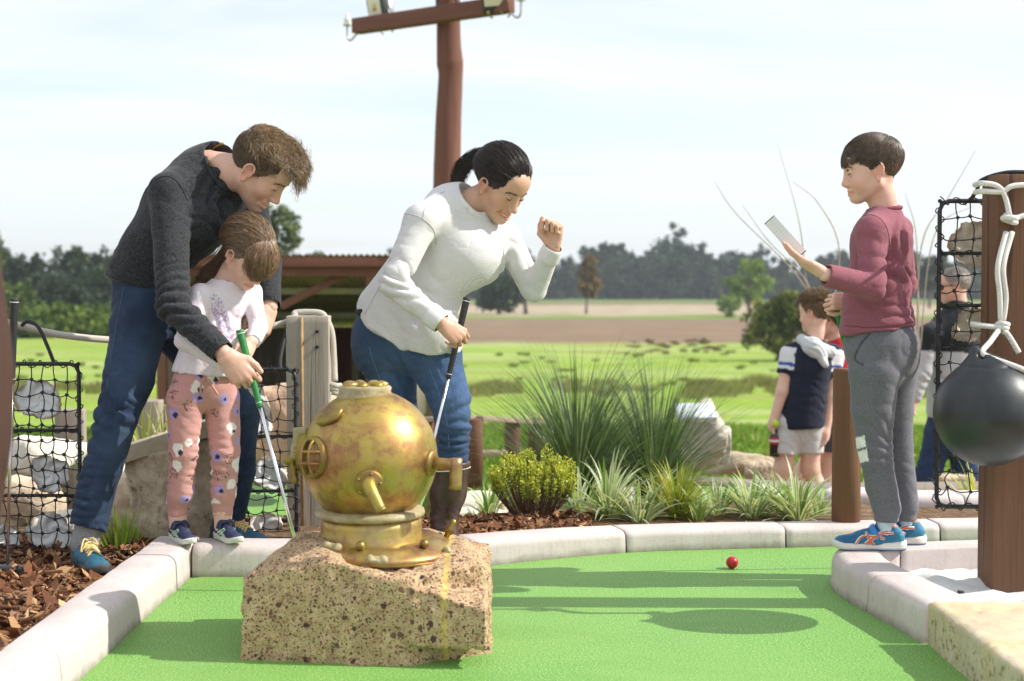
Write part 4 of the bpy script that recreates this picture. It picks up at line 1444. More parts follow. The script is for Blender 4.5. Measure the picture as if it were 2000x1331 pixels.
# ------------------------------------------------------------------ net panels with shells
def net_panel(label, p00, ex, ez, w, hgt, rows, cols, rails, ties=(), seed=0, cell=None):
 """p00 lower left corner; ex, ez unit edges"""
 rs = np.random.default_rng(seed)
 t = thing('net_panel', label, 'net panel', p00)
 ex = unit(ex); ez = unit(ez); en = np.cross(ex, ez)
 def P(u, v, q=0.0):
  return ex * u + ez * v + en * q
 m = MB()
 r = 0.0075
 c = 0.03
 path = [P(c, 0), P(w - c, 0), P(w - c * .3, c * .3), P(w, c), P(w, hgt - c), P(w - c * .3, hgt - c * .3), P(w - c, hgt), P(c, hgt), P(c * .3, hgt - c * .3), P(0, hgt - c), P(0, c), P(c * .3, c * .3), P(c, 0)]
 m.tube(path, r, 10)
 for v in rails:
  m.tube([P(0, v), P(w, v)], r * 0.8, 8)
 m.build('frame', MT['black_frame'], t)
 m = MB()
 # cords: wavy, knotted at the crossings, front and back layer
 for layer in (0.010,):
  us = np.linspace(0, w, cols + 1); vs = np.linspace(0, hgt, rows + 1)
  K = np.zeros((cols + 1, rows + 1, 3))
  for i, u in enumerate(us):
   for j, v in enumerate(vs):
    du = rs.normal(0, 0.006) if 0 < i < cols else 0
    dv = rs.normal(0, 0.006) if 0 < j < rows else 0
    K[i, j] = P(u + du, v + dv, (layer if 0 < i < cols and 0 < j < rows else 0) + rs.normal(0, 0.002))
  for i in range(cols + 1):
   for j in range(rows):
    a, b = K[i, j], K[i, j + 1]
    mid = (a + b) / 2 + ex * rs.normal(0, 0.005) + en * rs.normal(0, 0.004)
    m.tube(spline([a, mid, b], 6), 0.0021, 5, False)
  for j in range(rows + 1):
   for i in range(cols):
    a, b = K[i, j], K[i + 1, j]
    mid = (a + b) / 2 - ez * abs(rs.normal(0.002, 0.005)) + en * rs.normal(0, 0.004)
    m.tube(spline([a, mid, b], 6), 0.0021, 5, False)
  for i in range(cols + 1):
   for j in range(rows + 1):
    V, F = box_geo((0.0052, 0.0052, 0.0052), 0.002)
    Rr = toz(unit(rs.normal(size=3)))
    m.add(V @ Rr.T + K[i, j], F)
 # lashing wound round the frame
 for side in range(4):
  L = [w, hgt, w, hgt][side]
  q = np.linspace(0, 1, int(L / 0.006))
  wob = 0.011 + 0.004 * rs.random(len(q))
  an = q * L / 0.055 * 2 * np.pi + rs.random(len(q)) * 0.6
  base = {0: lambda s: P(s * w, 0), 1: lambda s: P(w, s * hgt), 2: lambda s: P(s * w, hgt), 3: lambda s: P(0, s * hgt)}[side]
  e2 = ez if side in (0, 2) else ex
  pts = np.array([base(s) + e2 * o * math.cos(a) + en * o * math.sin(a) for s, o, a in zip(q, wob, an)])
  m.tube(pts, 0.0022, 4, False)
 for v in rails:
  q = np.linspace(0, 1, int(w / 0.006))
  an = q * w / 0.05 * 2 * np.pi + rs.random(len(q)) * 0.6
  pts = np.array([P(s * w, v) + ez * 0.010 * math.cos(a) + en * 0.010 * math.sin(a) for s, a in zip(q, an)])
  m.tube(pts, 0.0022, 4, False)
 m.build('net', MT['black_cord'], t)
 for a in ties:
  mm = MB(); mm.tube(spline([np.asarray(p) - p00 for p in a], 40), 0.0065, 8)
  mm.build('hanging_cord', MT['black_cord'], t)
 return t

def shell_mat():
 t = NT('pearl_shell')
 c = t.mix(1.0, t.vcol(), t.ramp(t.noise(30, 4), [(0.3, (0.86, 0.86, 0.86)), (0.7, (1, 1, 1))]), 'MULTIPLY')
 return t.out(c, 0.32, t.bump(t.noise(40, 4, 0.6), 0.25, 0.004), spec=0.6)
MT['shell'] = shell_mat()
def shell(label, c, w, h, face, rot, seed, pale=True):
 rs = np.random.default_rng(seed)
 n, k = 56, 14
 a = np.linspace(0, 2 * np.pi, n, endpoint=False)
 edge = 1 + 0.10 * np.sin(2 * a + rs.random() * 6) + 0.07 * np.sin(3 * a + rs.random() * 6) + 0.035 * rs.normal(size=n)
 edge += 0.16 * np.exp(-((a - 1.57) / 0.28) ** 2)
 V = []; C = []
 for lay, s in ((0, 1), (1, -1)):
  for i in range(k):
   u = 1 - i / (k - 1) if lay == 0 else i / (k - 1)
   e = edge * u
   z = 0.20 * u ** 2 * 0.5 * h + 0.010 * np.sin(5 * a + 9 * u) * u + (0 if lay == 0 else -0.012 * (1 - u) - 0.006)
   V.append(np.stack([e * np.cos(a) * w / 2, e * np.sin(a) * h / 2, z], 1))
   rim = np.clip((u - 0.86 + 0.05 * np.sin(7 * a)) / 0.06, 0, 1)[:, None]
   inner = np.array([0.80, 0.81, 0.80]) if pale else np.array([0.62, 0.52, 0.40])
   outer = np.array([0.42, 0.33, 0.23])
   if lay == 1:
    C.append(np.tile(outer, (n, 1)))
   else:
    C.append(inner * (1 - rim) + outer * rim)
 V = np.concatenate(V); C = np.concatenate(C)
 L = 2 * k
 # centre row first: reorder so that rows run centre(front)->rim->centre(back)
 rows = [np.arange(n) + i * n for i in range(k)][::-1] + [np.arange(n) + (k + i) * n for i in range(k)][::-1]
 order = np.concatenate(rows)
 V, C = V[order], C[order]
 i = np.arange(L - 1)[:, None] * n; j = np.arange(n)[None, :]
 Q = np.stack([i + j, i + n + j, i + n + (j + 1) % n, i + (j + 1) % n], -1).reshape(-1, 4)
 A = axes(np.cross(np.array([0, 0, 1.0]), face), face)
 A = np.stack([unit(np.cross([0, 0, 1.0], face)), unit(np.cross(face, np.cross([0, 0, 1.0], face))), unit(face)], 1)
 V = V @ zrot(rot).T @ A.T
 o = link('oyster_shell', np_mesh('oyster_shell', V, Q, C), MT['shell'], None, c)
 tag(o, label, 'shell', 'oyster shells hung in the nets')

d1 = 4.95
pn = W(-8, 1097, d1)
pr = W(158, 1097, d1); pt = W(158, 711, d1)
ex = unit(pr - pn); w1 = np.linalg.norm(pr - pn); h1 = pt[2] - pr[2]
net_panel('black framed net panel at the left with three big oyster shells', pn, ex, (0, 0, 1), w1, h1, 13, 7, [h1 * 0.335, h1 * 0.665], [[W(38, 640, 5.03), W(55, 628, 4.99), W(75, 640, 4.97), W(92, 675, 4.96), W(106, 711, 4.95)]], 1)
fc = unit((0.12, -1, 0.12))
shell('white pearly shell in the top of the left net panel', W(76, 783, 5.0), 0.145, 0.15, unit((0.2, -1, 0.25)), 0.5, 1)
shell('white pearly shell in the middle row of the left net panel', W(100, 925, 5.0), 0.13, 0.135, unit((0.1, -1, 0.0)), 2.6, 2)
shell('white pearly shell in the bottom of the left net panel', W(100, 1040, 5.0), 0.135, 0.165, unit((0.2, -1, 0.1)), 1.4, 3)
shell('white shell partly hidden by the leaning putter at the left edge', W(8, 1050, 5.0), 0.10, 0.12, unit((0.2, -1, 0.1)), 1.4, 4)
d2 = 5.38
pn = W(392, 1062, d2); pr = W(579, 1060, d2); pt = W(579, 722, d2)
ex = unit(pr - pn); w2 = np.linalg.norm(pr - pn); h2 = pt[2] - pr[2]
net_panel('black framed net panel beside the grey post, behind the girl', pn, ex, (0, 0, 1), w2, h2, 11, 6, [h2 * 0.30, h2 * 0.615], [[W(548, 722, d2), W(548, 700, 5.45), W(556, 660, 5.55), W(560, 634, 5.585)]], 2)
shell('white shell in the upper part of the net by the grey post', W(500, 800, 5.44), 0.12, 0.20, unit((0.3, -1, 0.1)), 0.3, 5)
shell('white fan shaped shell halfway down the net by the grey post', W(526, 925, 5.44), 0.135, 0.135, fc, 3.6, 6)
shell('white round shell at the bottom of the net by the grey post', W(517, 1036, 5.44), 0.145, 0.125, unit((0.1, -1, 0.15)), 1.6, 7)
shell('pale shell in the net seen between the legs of the girl', W(400, 1000, 5.44), 0.10, 0.14, fc, 0.9, 12)
d3 = 4.62
pn = W(1829, 990, d3); pt = W(1829, 393, d3); pr = W(1829 + 180, 990, d3)
ex = unit(pr - pn); h3 = pt[2] - pn[2]
net_panel('black framed net panel hanging behind the brown post at the right', pn, ex, (0, 0, 1), 0.30, h3, 17, 6, [h3 * 0.40, h3 * 0.66, h3 * 0.83], [[W(1895, 392, d3), W(1908, 372, 4.5), W(1918, 352, 4.40), np.array([1.51, 4.36, 1.328]), np.array([1.60, 4.36, 1.328])]], 3)
shell('large cream shell high in the right net panel beside the brown post', W(1902, 482, d3 + 0.05), 0.145, 0.17, unit((-0.1, -1, 0.1)), 0.4, 8, False)
shell('cream brown shell in the middle of the right net panel behind the white rope', W(1905, 635, d3 + 0.05), 0.12, 0.135, unit((-0.1, -1, 0.1)), 2.0, 9, False)
shell('cream shell low in the right net panel above the black buoy', W(1885, 760, d3 + 0.05), 0.11, 0.13, unit((-0.1, -1, 0.1)), 4.0, 10, False)

# ------------------------------------------------------------------ log pedestal with sloping board
def build_pedestal():
 base = np.array([*W(310, 1060, 5.32)[:2], 0.03])
 t = thing('sign_pedestal', 'rough pale log pedestal with a sloping timber board, behind the girl', 'sign', base)
 S = Solid()
 z = lambda py: W(310, py, 5.32)[2] - base[2]
 def X(px):
  return W(px, 900, 5.32)[0] - base[0]
 S.chain([(X(345), 0, -0.06), (X(345), 0, 0.10), (X(338), 0, 0.26), (X(332), 0, 0.40)], [0.155, 0.150, 0.155, 0.178], 0.05, cuts=None)
 S.ops[-1][5].append(((0, 0, 0.335), (-0.30, 0, 0.95)))
 S.ops[-1][5].append(((0, 0, -0.05), (0, 0, -1)))
 S.ops[0][5].append(((0, 0, -0.05), (0, 0, -1)))
 def disp(V):
  return 0.010 * fbm(V * np.array([14, 14, 8]), 3, 5) - 0.012 * (fbm(V * np.array([20, 20, 11]), 2, 9) > 0.55) + 0.004 * fbm(V * 60, 2, 2)
 V, F = S.geo(0.010, disp)
 tm = NT('termite_eaten_log')
 c = tm.ramp(tm.noise(16, 5, 0.65), [(0.3, (0.36, 0.28, 0.19)), (0.55, (0.60, 0.50, 0.37)), (0.8, (0.74, 0.65, 0.50))])
 hol = tm.ramp(tm.voro(34), [(0.10, 1), (0.2, 0)])
 c = tm.mix(tm.math('MULTIPLY', hol, tm.ramp(tm.noise(8, 3), [(0.45, 0), (0.6, 0.9)])), c, (0.07, 0.045, 0.028))
 link('log', np_mesh('log', V, F), tm.out(c, 0.9, tm.bump(tm.noise(50, 5, 0.7), 0.8, 0.012), spec=0.1), t)
 # sloping board
 A = axes((0.955, 0, 0.297), (-0.297, 0.0, 0.955))
 m = MB(); m.box((X(360), 0, z(850)), (0.245, 0.16, 0.03), A, bev=0.005)
 m.build('board', mat_wood('pale_sawn_timber', (0.44, 0.37, 0.26), (0.56, 0.49, 0.37), (0.25, 0.19, 0.12), 40, 0.3, axis=1, knots=False), t)
build_pedestal()

# ------------------------------------------------------------------ garden stones
def stone(label, px, py, d, r, seed, mat=None, cat='boulder', flat=0.8, group='stones of the garden wall'):
 c = W(px, py, d)
 rs = np.random.default_rng(seed)
 pl = []
 for k in range(11):
  n = unit(rs.normal(size=3) * np.array([1, 1, 0.8]))
  pl.append((n * np.array(r) * rs.uniform(0.72, 1.0), n))
 S = Solid()
 lo = -np.array(r) * 1.4
 S.planes(lo, -lo, pl + [((r[0], 0, 0), (1, 0, 0)), ((-r[0], 0, 0), (-1, 0, 0)), ((0, r[1], 0), (0, 1, 0)), ((0, -r[1], 0), (0, -1, 0)), ((0, 0, r[2]), (0, 0, 1)), ((0, 0, -r[2]), (0, 0, -1))], k=min(r) * 0.35)
 V, F = S.geo(max(r) / 16, lambda V: min(r) * 0.08 * fbm(V / min(r) * 2.2, 3, seed))
 o = link('boulder', np_mesh('boulder', V, F), mat or MT['lim'], None, c)
 tag(o, label, cat, group)
MT['lim_pink'] = plain('pink_limestone', (0.62, 0.42, 0.29), (0.48, 0.31, 0.21), 5, 0.9, 0.6, 30, 0.02, detail=6, spec=0.2)
MT['lim_white'] = plain('white_limestone', (0.70, 0.66, 0.58), (0.50, 0.46, 0.39), 5, 0.9, 0.7, 30, 0.02, detail=6, spec=0.2)
stone('cream limestone block low behind the left net panel', 62, 985, 5.75, (0.16, 0.14, 0.13), 31, MT['lim'])
stone('cream limestone block right of the left net panel, behind the striding leg', 225, 960, 5.9, (0.17, 0.15, 0.14), 32, MT['lim_white'])
stone('limestone block beside the log pedestal, above the grass clump', 268, 985, 5.75, (0.10, 0.12, 0.15), 33, MT['lim'])
stone('low limestone block at the foot of the left net panel', 150, 1045, 5.6, (0.15, 0.12, 0.085), 34, MT['lim_white'])
stone('long pale limestone block above the others behind the left net', 70, 885, 6.1, (0.22, 0.15, 0.075), 35, MT['lim_white'])
stone('rounded limestone block at the far left behind the leaning putter', 8, 1020, 5.8, (0.13, 0.12, 0.13), 36, MT['lim'])
stone('large pinkish boulder behind the net panel and the grey post', 560, 862, 6.4, (0.24, 0.22, 0.26), 37, MT['lim_pink'])
stone('brown pink boulder between the grey post and the helmet crown', 655, 835, 6.8, (0.14, 0.16, 0.20), 38, MT['lim_pink'])
stone('pale pointed rock just right of the tall grass plants', 1375, 850, 8.6, (0.14, 0.14, 0.24), 40, MT['lim_white'])
stone('round pale stone right of the pointed rock', 1405, 870, 8.9, (0.10, 0.1, 0.12), 41, MT['lim_white'])
stone('flat stone in the rubble left of the boy in navy', 1440, 905, 9.2, (0.24, 0.16, 0.07), 42, MT['lim'])
stone('small stone low in the rubble near the held bottle', 1478, 925, 9.0, (0.10, 0.1, 0.07), 43, MT['lim'])
stone('pale stone under the drooping grass leaves', 1222, 985, 6.9, (0.10, 0.08, 0.08), 44, MT['lim_white'])
stone('dark stone beside the yellow-green shrub', 968, 1000, 6.3, (0.045, 0.05, 0.05), 45, MT['lim'])
stone('rubble stone behind the knees of the boy in maroon', 1800, 950, 10.6, (0.16, 0.12, 0.12), 46, MT['lim_white'])
stone('rubble stone below the black buoy', 1870, 955, 8.6, (0.14, 0.12, 0.09), 47, MT['lim'])
stone('rubble stone right of the man in the dark jacket', 1925, 930, 10.6, (0.14, 0.12, 0.11), 48, MT['lim'])
# plaque on the pointed rock
c = W(1358, 806, 8.45)
m = MB(); m.box((0, 0, 0), (0.115, 0.075, 0.016), axes((1, 0.08, 0), (0.02, -0.5, 0.8)), bev=0.003)
o = m.build('plaque', plain('pale_metal_plaque', (0.75, 0.80, 0.82), (0.68, 0.74, 0.78), 20, 0.35), None, True, c)
tag(o, 'pale blue-white plaque lying on the pointed rock', 'plaque')
# rounded pale concrete edging right behind the brown boots
for i, (px, py, d, r, lb) in enumerate(((925, 990, 6.6, (0.17, 0.14, 0.075), 'rounded cream concrete edging just behind the brown boots'), (925, 1012, 6.25, (0.17, 0.10, 0.05), 'low cream concrete edging in front of the rounded one by the boots'))):
 S = Solid(); S.ell((0, 0, 0), r, k=0.01); V, F = S.geo(0.012, lambda V: 0.004 * fbm(V * 12, 2, 1))
 o = link('concrete_edging', np_mesh('concrete_edging', V, F), MT['lim_pale'], None, W(px, py, d)); tag(o, lb, 'edging')

# strips of green belonging to the next holes
poly_sheet('putting_green', [(-1.9, 6.0), (-0.4, 6.0), (-0.4, 6.9), (-1.9, 6.9)], 0.01, MT['turf'], label='strip of bright green turf seen through the net by the grey post', cat='turf')
poly_sheet('putting_green', [(0.75, 6.35), (2.4, 6.25), (2.4, 6.95), (0.75, 7.2)], -0.03, MT['turf'], label='strip of turf of the next hole behind the striped plants', cat='turf')
# ------------------------------------------------------------------ leaves, blades, trees
def leaf_quads(C, size, rs, colors, stretch=1.8, droop=0.0):
 """one small bent leaf (2 triangles) per centre"""
 n = len(C)
 d = rs.normal(size=(n, 3)); d[:, 2] -= droop
 d /= np.linalg.norm(d, axis=1, keepdims=True)
 u = rs.normal(size=(n, 3)); u -= d * (u * d).sum(1, keepdims=True)
 u /= np.linalg.norm(u, axis=1, keepdims=True)
 s = size * rs.uniform(0.6, 1.4, (n, 1))
 a = C - d * s * stretch * 0.5
 b = C + d * s * stretch * 0.5
 V = np.stack([a, C + u * s * 0.5, b, C - u * s * 0.5], 1).reshape(-1, 3)
 F = np.arange(4 * n).reshape(n, 4)
 return V, F, np.repeat(colors, 4, 0)

def crown(rs, blobs, n, size, pal, clump=0.16, droop=0.2, shell=0.35, stretch=1.8):
 """blobs: list of (centre, radii); leaves gather in clumps near the surface of the blobs"""
 blobs = [(np.asarray(c, float), np.asarray(r, float)) for c, r in blobs]
 wts = np.array([np.prod(r) ** 0.67 for c, r in blobs]); wts /= wts.sum()
 nc = max(8, n // 26)
 bi = rs.choice(len(blobs), nc, p=wts)
 d = rs.normal(size=(nc, 3)); d /= np.linalg.norm(d, axis=1, keepdims=True)
 rr = rs.uniform(shell, 1.0, (nc, 1)) ** 0.6
 cc = np.array([blobs[i][0] for i in bi]); cr = np.array([blobs[i][1] for i in bi])
 cen = cc + d * cr * rr * rs.uniform(0.85, 1.12, (nc, 1))
 tone = rs.uniform(0, 1, nc)
 k = rs.choice(nc, n)
 off = rs.normal(size=(n, 3)) * clump * np.mean(cr, 1)[k][:, None]
 C = cen[k] + off
 pal = np.asarray(pal, float)
 f = np.clip(tone[k] + rs.normal(0, 0.15, n), 0, 0.999) * (len(pal) - 1)
 i = f.astype(int); fr = (f - i)[:, None]
 col = pal[i] * (1 - fr) + pal[np.minimum(i + 1, len(pal) - 1)] * fr
 return leaf_quads(C, size, rs, col, stretch, droop)

def limbs(rs, base, top, r0, blobs, mb):
 base = np.asarray(base, float); top = np.asarray(top, float)
 pts = spline([base, base * 0.6 + top * 0.4 + rs.normal(size=3) * 0.02 * np.linalg.norm(top - base), top], 10)
 mb.tube(pts, np.linspace(r0, r0 * 0.35, 10), 8)
 for c, r in blobs:
  t = rs.uniform(0.35, 0.8)
  s = pts[int(t * 9)]
  e = np.asarray(c) + np.asarray(r) * rs.uniform(-0.3, 0.3, 3)
  mid = (s + e) / 2 + np.array([0, 0, 0.06 * np.linalg.norm(e - s)])
  mb.tube(spline([s, mid, e], 7), np.linspace(r0 * 0.45, r0 * 0.1, 7), 6)

MT['trunk'] = plain('grey_bark', (0.20, 0.155, 0.12), (0.10, 0.075, 0.055), 6, 0.9, 0.6, 20, 0.03)
def tree(label, cat, base, blobs, n, size, pal, r0, seed, name='tree', group=None, top=None, **kw):
 rs = np.random.default_rng(seed)
 base = np.asarray(base, float)
 t = thing(name, label, cat, base, 0, group)
 rel = [(np.asarray(c) - base, r) for c, r in blobs]
 top = (np.mean([c for c, r in rel], 0) + [0, 0, 0.2]) if top is None else np.asarray(top) - base
 m = MB(); limbs(rs, (0, 0, -0.1), top, r0, rel, m); m.build('trunk', MT['trunk'], t)
 V, F, C = crown(rs, rel, n, size, pal, **kw)
 link('crown', np_mesh('crown', V, F, C, False), MT['leaf_far'], t)
 return t

PAL_EUC = [(0.022, 0.035, 0.026), (0.045, 0.065, 0.045), (0.085, 0.11, 0.07)]
PAL_FAR = [(0.018, 0.034, 0.022), (0.036, 0.060, 0.036), (0.070, 0.105, 0.052)]
PAL_OLIVE = [(0.05, 0.075, 0.02), (0.10, 0.14, 0.035), (0.17, 0.22, 0.06)]
PAL_LIME = [(0.06, 0.10, 0.022), (0.12, 0.18, 0.035), (0.21, 0.28, 0.06)]
PAL_RUST = [(0.10, 0.07, 0.03), (0.19, 0.13, 0.05), (0.27, 0.20, 0.08)]

def groundpt(px, d):
 x = (px - 1000) / FPX * d
 return np.array([x, d, float(ground_h(np.array(x), np.array(d)))])

def blobs_px(d, items):
 """(px, py, rx px, ry px) -> blobs at distance d"""
 out = []
 for px, py, rx, ry in items:
  s = d / FPX
  out.append((W(px, py, d) + np.array([0, RNG.uniform(-0.2, 0.2) * rx * s, 0]), (rx * s, max(rx, ry) * s * 0.9, ry * s)))
 return out

# far wood along the horizon: one mass
def far_wood():
 rs = np.random.default_rng(77)
 VV, FF, CC, n0 = [], [], [], 0
 trunks = MB()
 for k in range(310):
  px = rs.uniform(860, 2250) if k < 250 else (rs.uniform(2200, 2900) if k < 290 else rs.uniform(600, 880))
  d = rs.uniform(430, 520)
  topy = 505 + 14 * math.sin(px * 0.013) + 10 * math.sin(px * 0.041 + 1) + rs.normal(0, 9) + (14 if px > 1700 else 0)
  if rs.random() < 0.12:
   topy -= 16
  rx = rs.uniform(14, 28)
  items = [(px + rs.normal(0, 5), topy + rs.uniform(6, 14), rx * 0.8, 13), (px + rs.normal(0, 9), topy + 30, rx, 18), (px + rs.normal(0, 9), topy + 50, rx * 1.2, 18), (px + rs.normal(0, 12), 572, rx * 1.5, 12)]
  V, F, C = crown(rs, blobs_px(d, items), 520, 0.95, PAL_FAR, clump=0.22, shell=0.2)
  VV.append(V); FF.append(F + n0); CC.append(C * rs.uniform(0.75, 1.25)); n0 += len(V)
  b = groundpt(px, d)
  trunks.tube([b, b + [0.3, 0, 7.5]], [0.35, 0.18], 5)
 w = link('distant_wood', np_mesh('distant_wood', np.concatenate(VV), np.concatenate(FF), np.concatenate(CC), False), MT['leaf_far'])
 tag(w, 'dark blue-green belt of gum trees along the far edge of the fields', 'trees', kind='stuff')
 t = trunks.build('trunks', MT['trunk'], w)
 t['kind'] = 'stuff'
far_wood()

# wood at the left beyond the pasture
def left_wood():
 rs = np.random.default_rng(78)
 VV, FF, CC, n0 = [], [], [], 0
 for k in range(110):
  px = rs.uniform(-260, 640) if k < 70 else rs.uniform(-800, -250)
  d = rs.uniform(150, 215)
  topy = 494 + 0.03 * max(0, px - 150) + 9 * math.sin(px * 0.03) + rs.normal(0, 10)
  rx = rs.uniform(22, 40)
  items = [(px, topy + 14, rx * 0.7, 17)] + [(px + rs.normal(0, 14), topy + 34 + 28 * i, rx, 22) for i in range(4)]
  V, F, C = crown(rs, blobs_px(d, items), 1100, 0.42, PAL_EUC, clump=0.22, shell=0.25)
  VV.append(V); FF.append(F + n0); CC.append(C * rs.uniform(0.7, 1.35)); n0 += len(V)
 w = link('hillside_wood', np_mesh('hillside_wood', np.concatenate(VV), np.concatenate(FF), np.concatenate(CC), False), MT['leaf_far'])
 tag(w, 'dense grey-green eucalypt wood behind the pasture at the left', 'trees', kind='stuff')
left_wood()
for i, (px, d, items, pal, lb) in enumerate((
 (125, 130, [(125, 565, 46, 30), (120, 600, 50, 30)], PAL_EUC, 'round dark green tree in front of the left wood'),
 (30, 125, [(25, 590, 42, 36), (20, 630, 50, 30)], PAL_OLIVE, 'olive green tree low at the far left before the wood'),
 (150, 112, [(110, 622, 60, 20), (190, 618, 55, 18), (150, 650, 70, 18)], PAL_LIME, 'wide lime green bush at the edge of the left pasture'),
 (230, 110, [(215, 645, 40, 18), (270, 640, 40, 22)], PAL_LIME, 'lime green bush behind the jeans of the striding man'),
 (60, 108, [(55, 650, 46, 16), (20, 655, 40, 14)], PAL_OLIVE, 'low olive bush just above the white rope at the left'))):
 tree(lb, 'tree' if i < 2 else 'bush', groundpt(px, d), blobs_px(d, items), 2600, 0.26, pal, 0.16, 200 + i, 'tree' if i < 2 else 'bush', 'bushes and trees before the left wood', shell=0.3)

tree('tall eucalypt rising behind the head of the man in the dark jumper', 'tree', groundpt(520, 46), blobs_px(46, [(555, 440, 34, 22), (520, 470, 40, 22), (575, 470, 20, 16), (540, 408, 20, 18), (500, 430, 30, 30)]), 2400, 0.10, [(0.07, 0.10, 0.05), (0.14, 0.18, 0.10), (0.24, 0.27, 0.16)], 0.16, 301, group='single trees', clump=0.20)
tree('eucalypt cut off by the left edge of the picture', 'tree', groundpt(-60, 60), blobs_px(60, [(-30, 470, 36, 22), (-40, 510, 44, 26), (-10, 490, 18, 14), (-60, 560, 50, 40)]), 2200, 0.13, PAL_OLIVE, 0.2, 302, group='single trees', clump=0.2)
tree('thin rust coloured tree standing alone before the far wood', 'tree', groundpt(1145, 205), blobs_px(205, [(1152, 512, 14, 12), (1150, 535, 20, 16), (1150, 558, 22, 16), (1152, 578, 14, 10)]), 1500, 0.36, PAL_RUST, 0.22, 303, group='single trees')
tree('bright green spreading tree in the field left of the boy', 'tree', groundpt(1465, 195), blobs_px(195, [(1470, 522, 26, 14), (1438, 552, 26, 16), (1480, 552, 30, 20), (1455, 575, 34, 14)]), 2200, 0.36, [(0.14, 0.22, 0.05), (0.24, 0.34, 0.08), (0.36, 0.45, 0.13)], 0.35, 304, group='single trees')
tree('small pale green bush below the bright green tree', 'bush', groundpt(1422, 185), blobs_px(185, [(1420, 600, 18, 20), (1432, 590, 16, 12)]), 700, 0.3, [(0.18, 0.26, 0.07), (0.30, 0.38, 0.12)], 0.12, 305, 'bush', 'single trees')
tree('dark round tree in the field beside the raised elbow of the woman', 'tree', groundpt(975, 205), blobs_px(205, [(975, 560, 36, 20), (958, 585, 34, 20), (990, 588, 30, 18)]), 2200, 0.36, PAL_FAR, 0.4, 306, group='single trees')
tree('small dark tree trunk and crown right of the round field tree', 'tree', groundpt(1027, 205), blobs_px(205, [(1027, 560, 20, 16), (1020, 545, 14, 12)]), 700, 0.36, PAL_FAR, 0.35, 307, group='single trees')
tree('big olive bush in the paddock behind the boy in navy', 'bush', groundpt(1515, 76), blobs_px(76, [(1540, 595, 40, 24), (1500, 620, 44, 26), (1560, 630, 44, 32), (1490, 655, 40, 22), (1540, 668, 46, 22), (1600, 620, 40, 40)]), 5200, 0.17, [(0.05, 0.07, 0.022), (0.13, 0.16, 0.045), (0.28, 0.28, 0.09)], 0.12, 308, 'bush', 'single trees', shell=0.25)
tree('tall far gum standing above the wood right of the raised fist', 'tree', groundpt(1175, 440), blobs_px(440, [(1185, 492, 22, 12), (1150, 492, 18, 9), (1215, 486, 14, 8)]), 900, 0.85, PAL_FAR, 0.5, 309, group='single trees')
tree('row of farm trees between the boy and the far net', 'tree', groundpt(1815, 260), blobs_px(260, [(1800, 525, 20, 22), (1835, 520, 22, 24), (1815, 550, 34, 22)]), 1600, 0.45, PAL_FAR, 0.3, 310, group='single trees')

# rushes and tussocks on the pasture
def tufts():
 rs = np.random.default_rng(91)
 VV, FF, CC, n0 = [], [], [], 0
 spots = []
 for k in range(240):
  band = rs.random()
  if band < 0.42:
   py = rs.normal(762, 7); px = rs.choice([rs.uniform(920, 1010), rs.uniform(1080, 1300), rs.uniform(1330, 1430), rs.uniform(1440, 1560), rs.uniform(0, 230), rs.uniform(1760, 1850)])
  elif band < 0.62:
   py = rs.normal(677, 5); px = rs.uniform(1230, 1430)
  else:
   py = rs.uniform(690, 760); px = rs.uniform(0, 2000)
  d = (CAM_H + 3.0) * FPX / (py - 560)
  spots.append((px, d, band))
 for px, d, band in spots:
  b = groundpt(px, d)
  hgt = rs.uniform(0.20, 0.42) * (1.0 if band < 0.42 else 0.6)
  w = rs.uniform(0.2, 0.5) * (1.4 if band < 0.42 else (0.7 if band < 0.62 else 0.5))
  n = 90
  a = rs.uniform(0, 2 * np.pi, n); r = np.sqrt(rs.random(n)) * w
  root = b + np.stack([r * np.cos(a), r * np.sin(a), 0 * r], 1)
  tip = root + np.stack([rs.normal(0, 0.12, n), rs.normal(0, 0.12, n), hgt * rs.uniform(0.6, 1.1, n)], 1)
  s = np.stack([np.full(n, 0.02), 0 * r, 0 * r], 1)
  V = np.stack([root - s, root + s, tip], 1).reshape(-1, 3)
  c = np.array([0.27, 0.27, 0.10]) if band < 0.42 else (np.array([0.17, 0.13, 0.07]) if band < 0.62 else np.array([0.22, 0.26, 0.07]))
  C = np.repeat(c * rs.uniform(0.6, 1.5, (n, 1)), 3, 0)
  VV.append(V); FF.append(np.arange(3 * n).reshape(n, 3) + n0); CC.append(C); n0 += 3 * n
 o = link('rushes', np_mesh('rushes', np.concatenate(VV), np.concatenate(FF), np.concatenate(CC), False), MT['leaf_far'])
 tag(o, 'brownish rushes and tussocks scattered over the green pasture', 'rushes', kind='stuff')
tufts()
# near grass on the slope below the garden
def slope_grass():
 rs = np.random.default_rng(92)
 n = 42000
 y = rs.uniform(9.5, 34, n) ** 1.0
 x = rs.uniform(-0.42, 0.42, n) * y * 1.05
 z = ground_h(x, y)
 root = np.stack([x, y, z], 1)
 h = rs.uniform(0.04, 0.12, (n, 1)) * (0.7 + y[:, None] / 30)
 tip = root + np.concatenate([rs.normal(0, 0.6, (n, 2)) * h, h], 1)
 s = np.zeros((n, 3)); s[:, 0] = 0.008 + y * 0.0005
 V = np.stack([root - s, root + s, tip], 1).reshape(-1, 3)
 pal = np.array([(0.11, 0.20, 0.025), (0.17, 0.30, 0.035), (0.26, 0.36, 0.07), (0.33, 0.33, 0.12)])
 C = np.repeat(pal[rs.choice(4, n, p=[.3, .4, .2, .1])] * rs.uniform(0.8, 1.2, (n, 1)), 3, 0)
 o = link('grass', np_mesh('grass', V, np.arange(3 * n).reshape(n, 3), C, False), MT['leaf_far'])
 tag(o, 'short green grass on the slope below the garden', 'grass', kind='stuff')
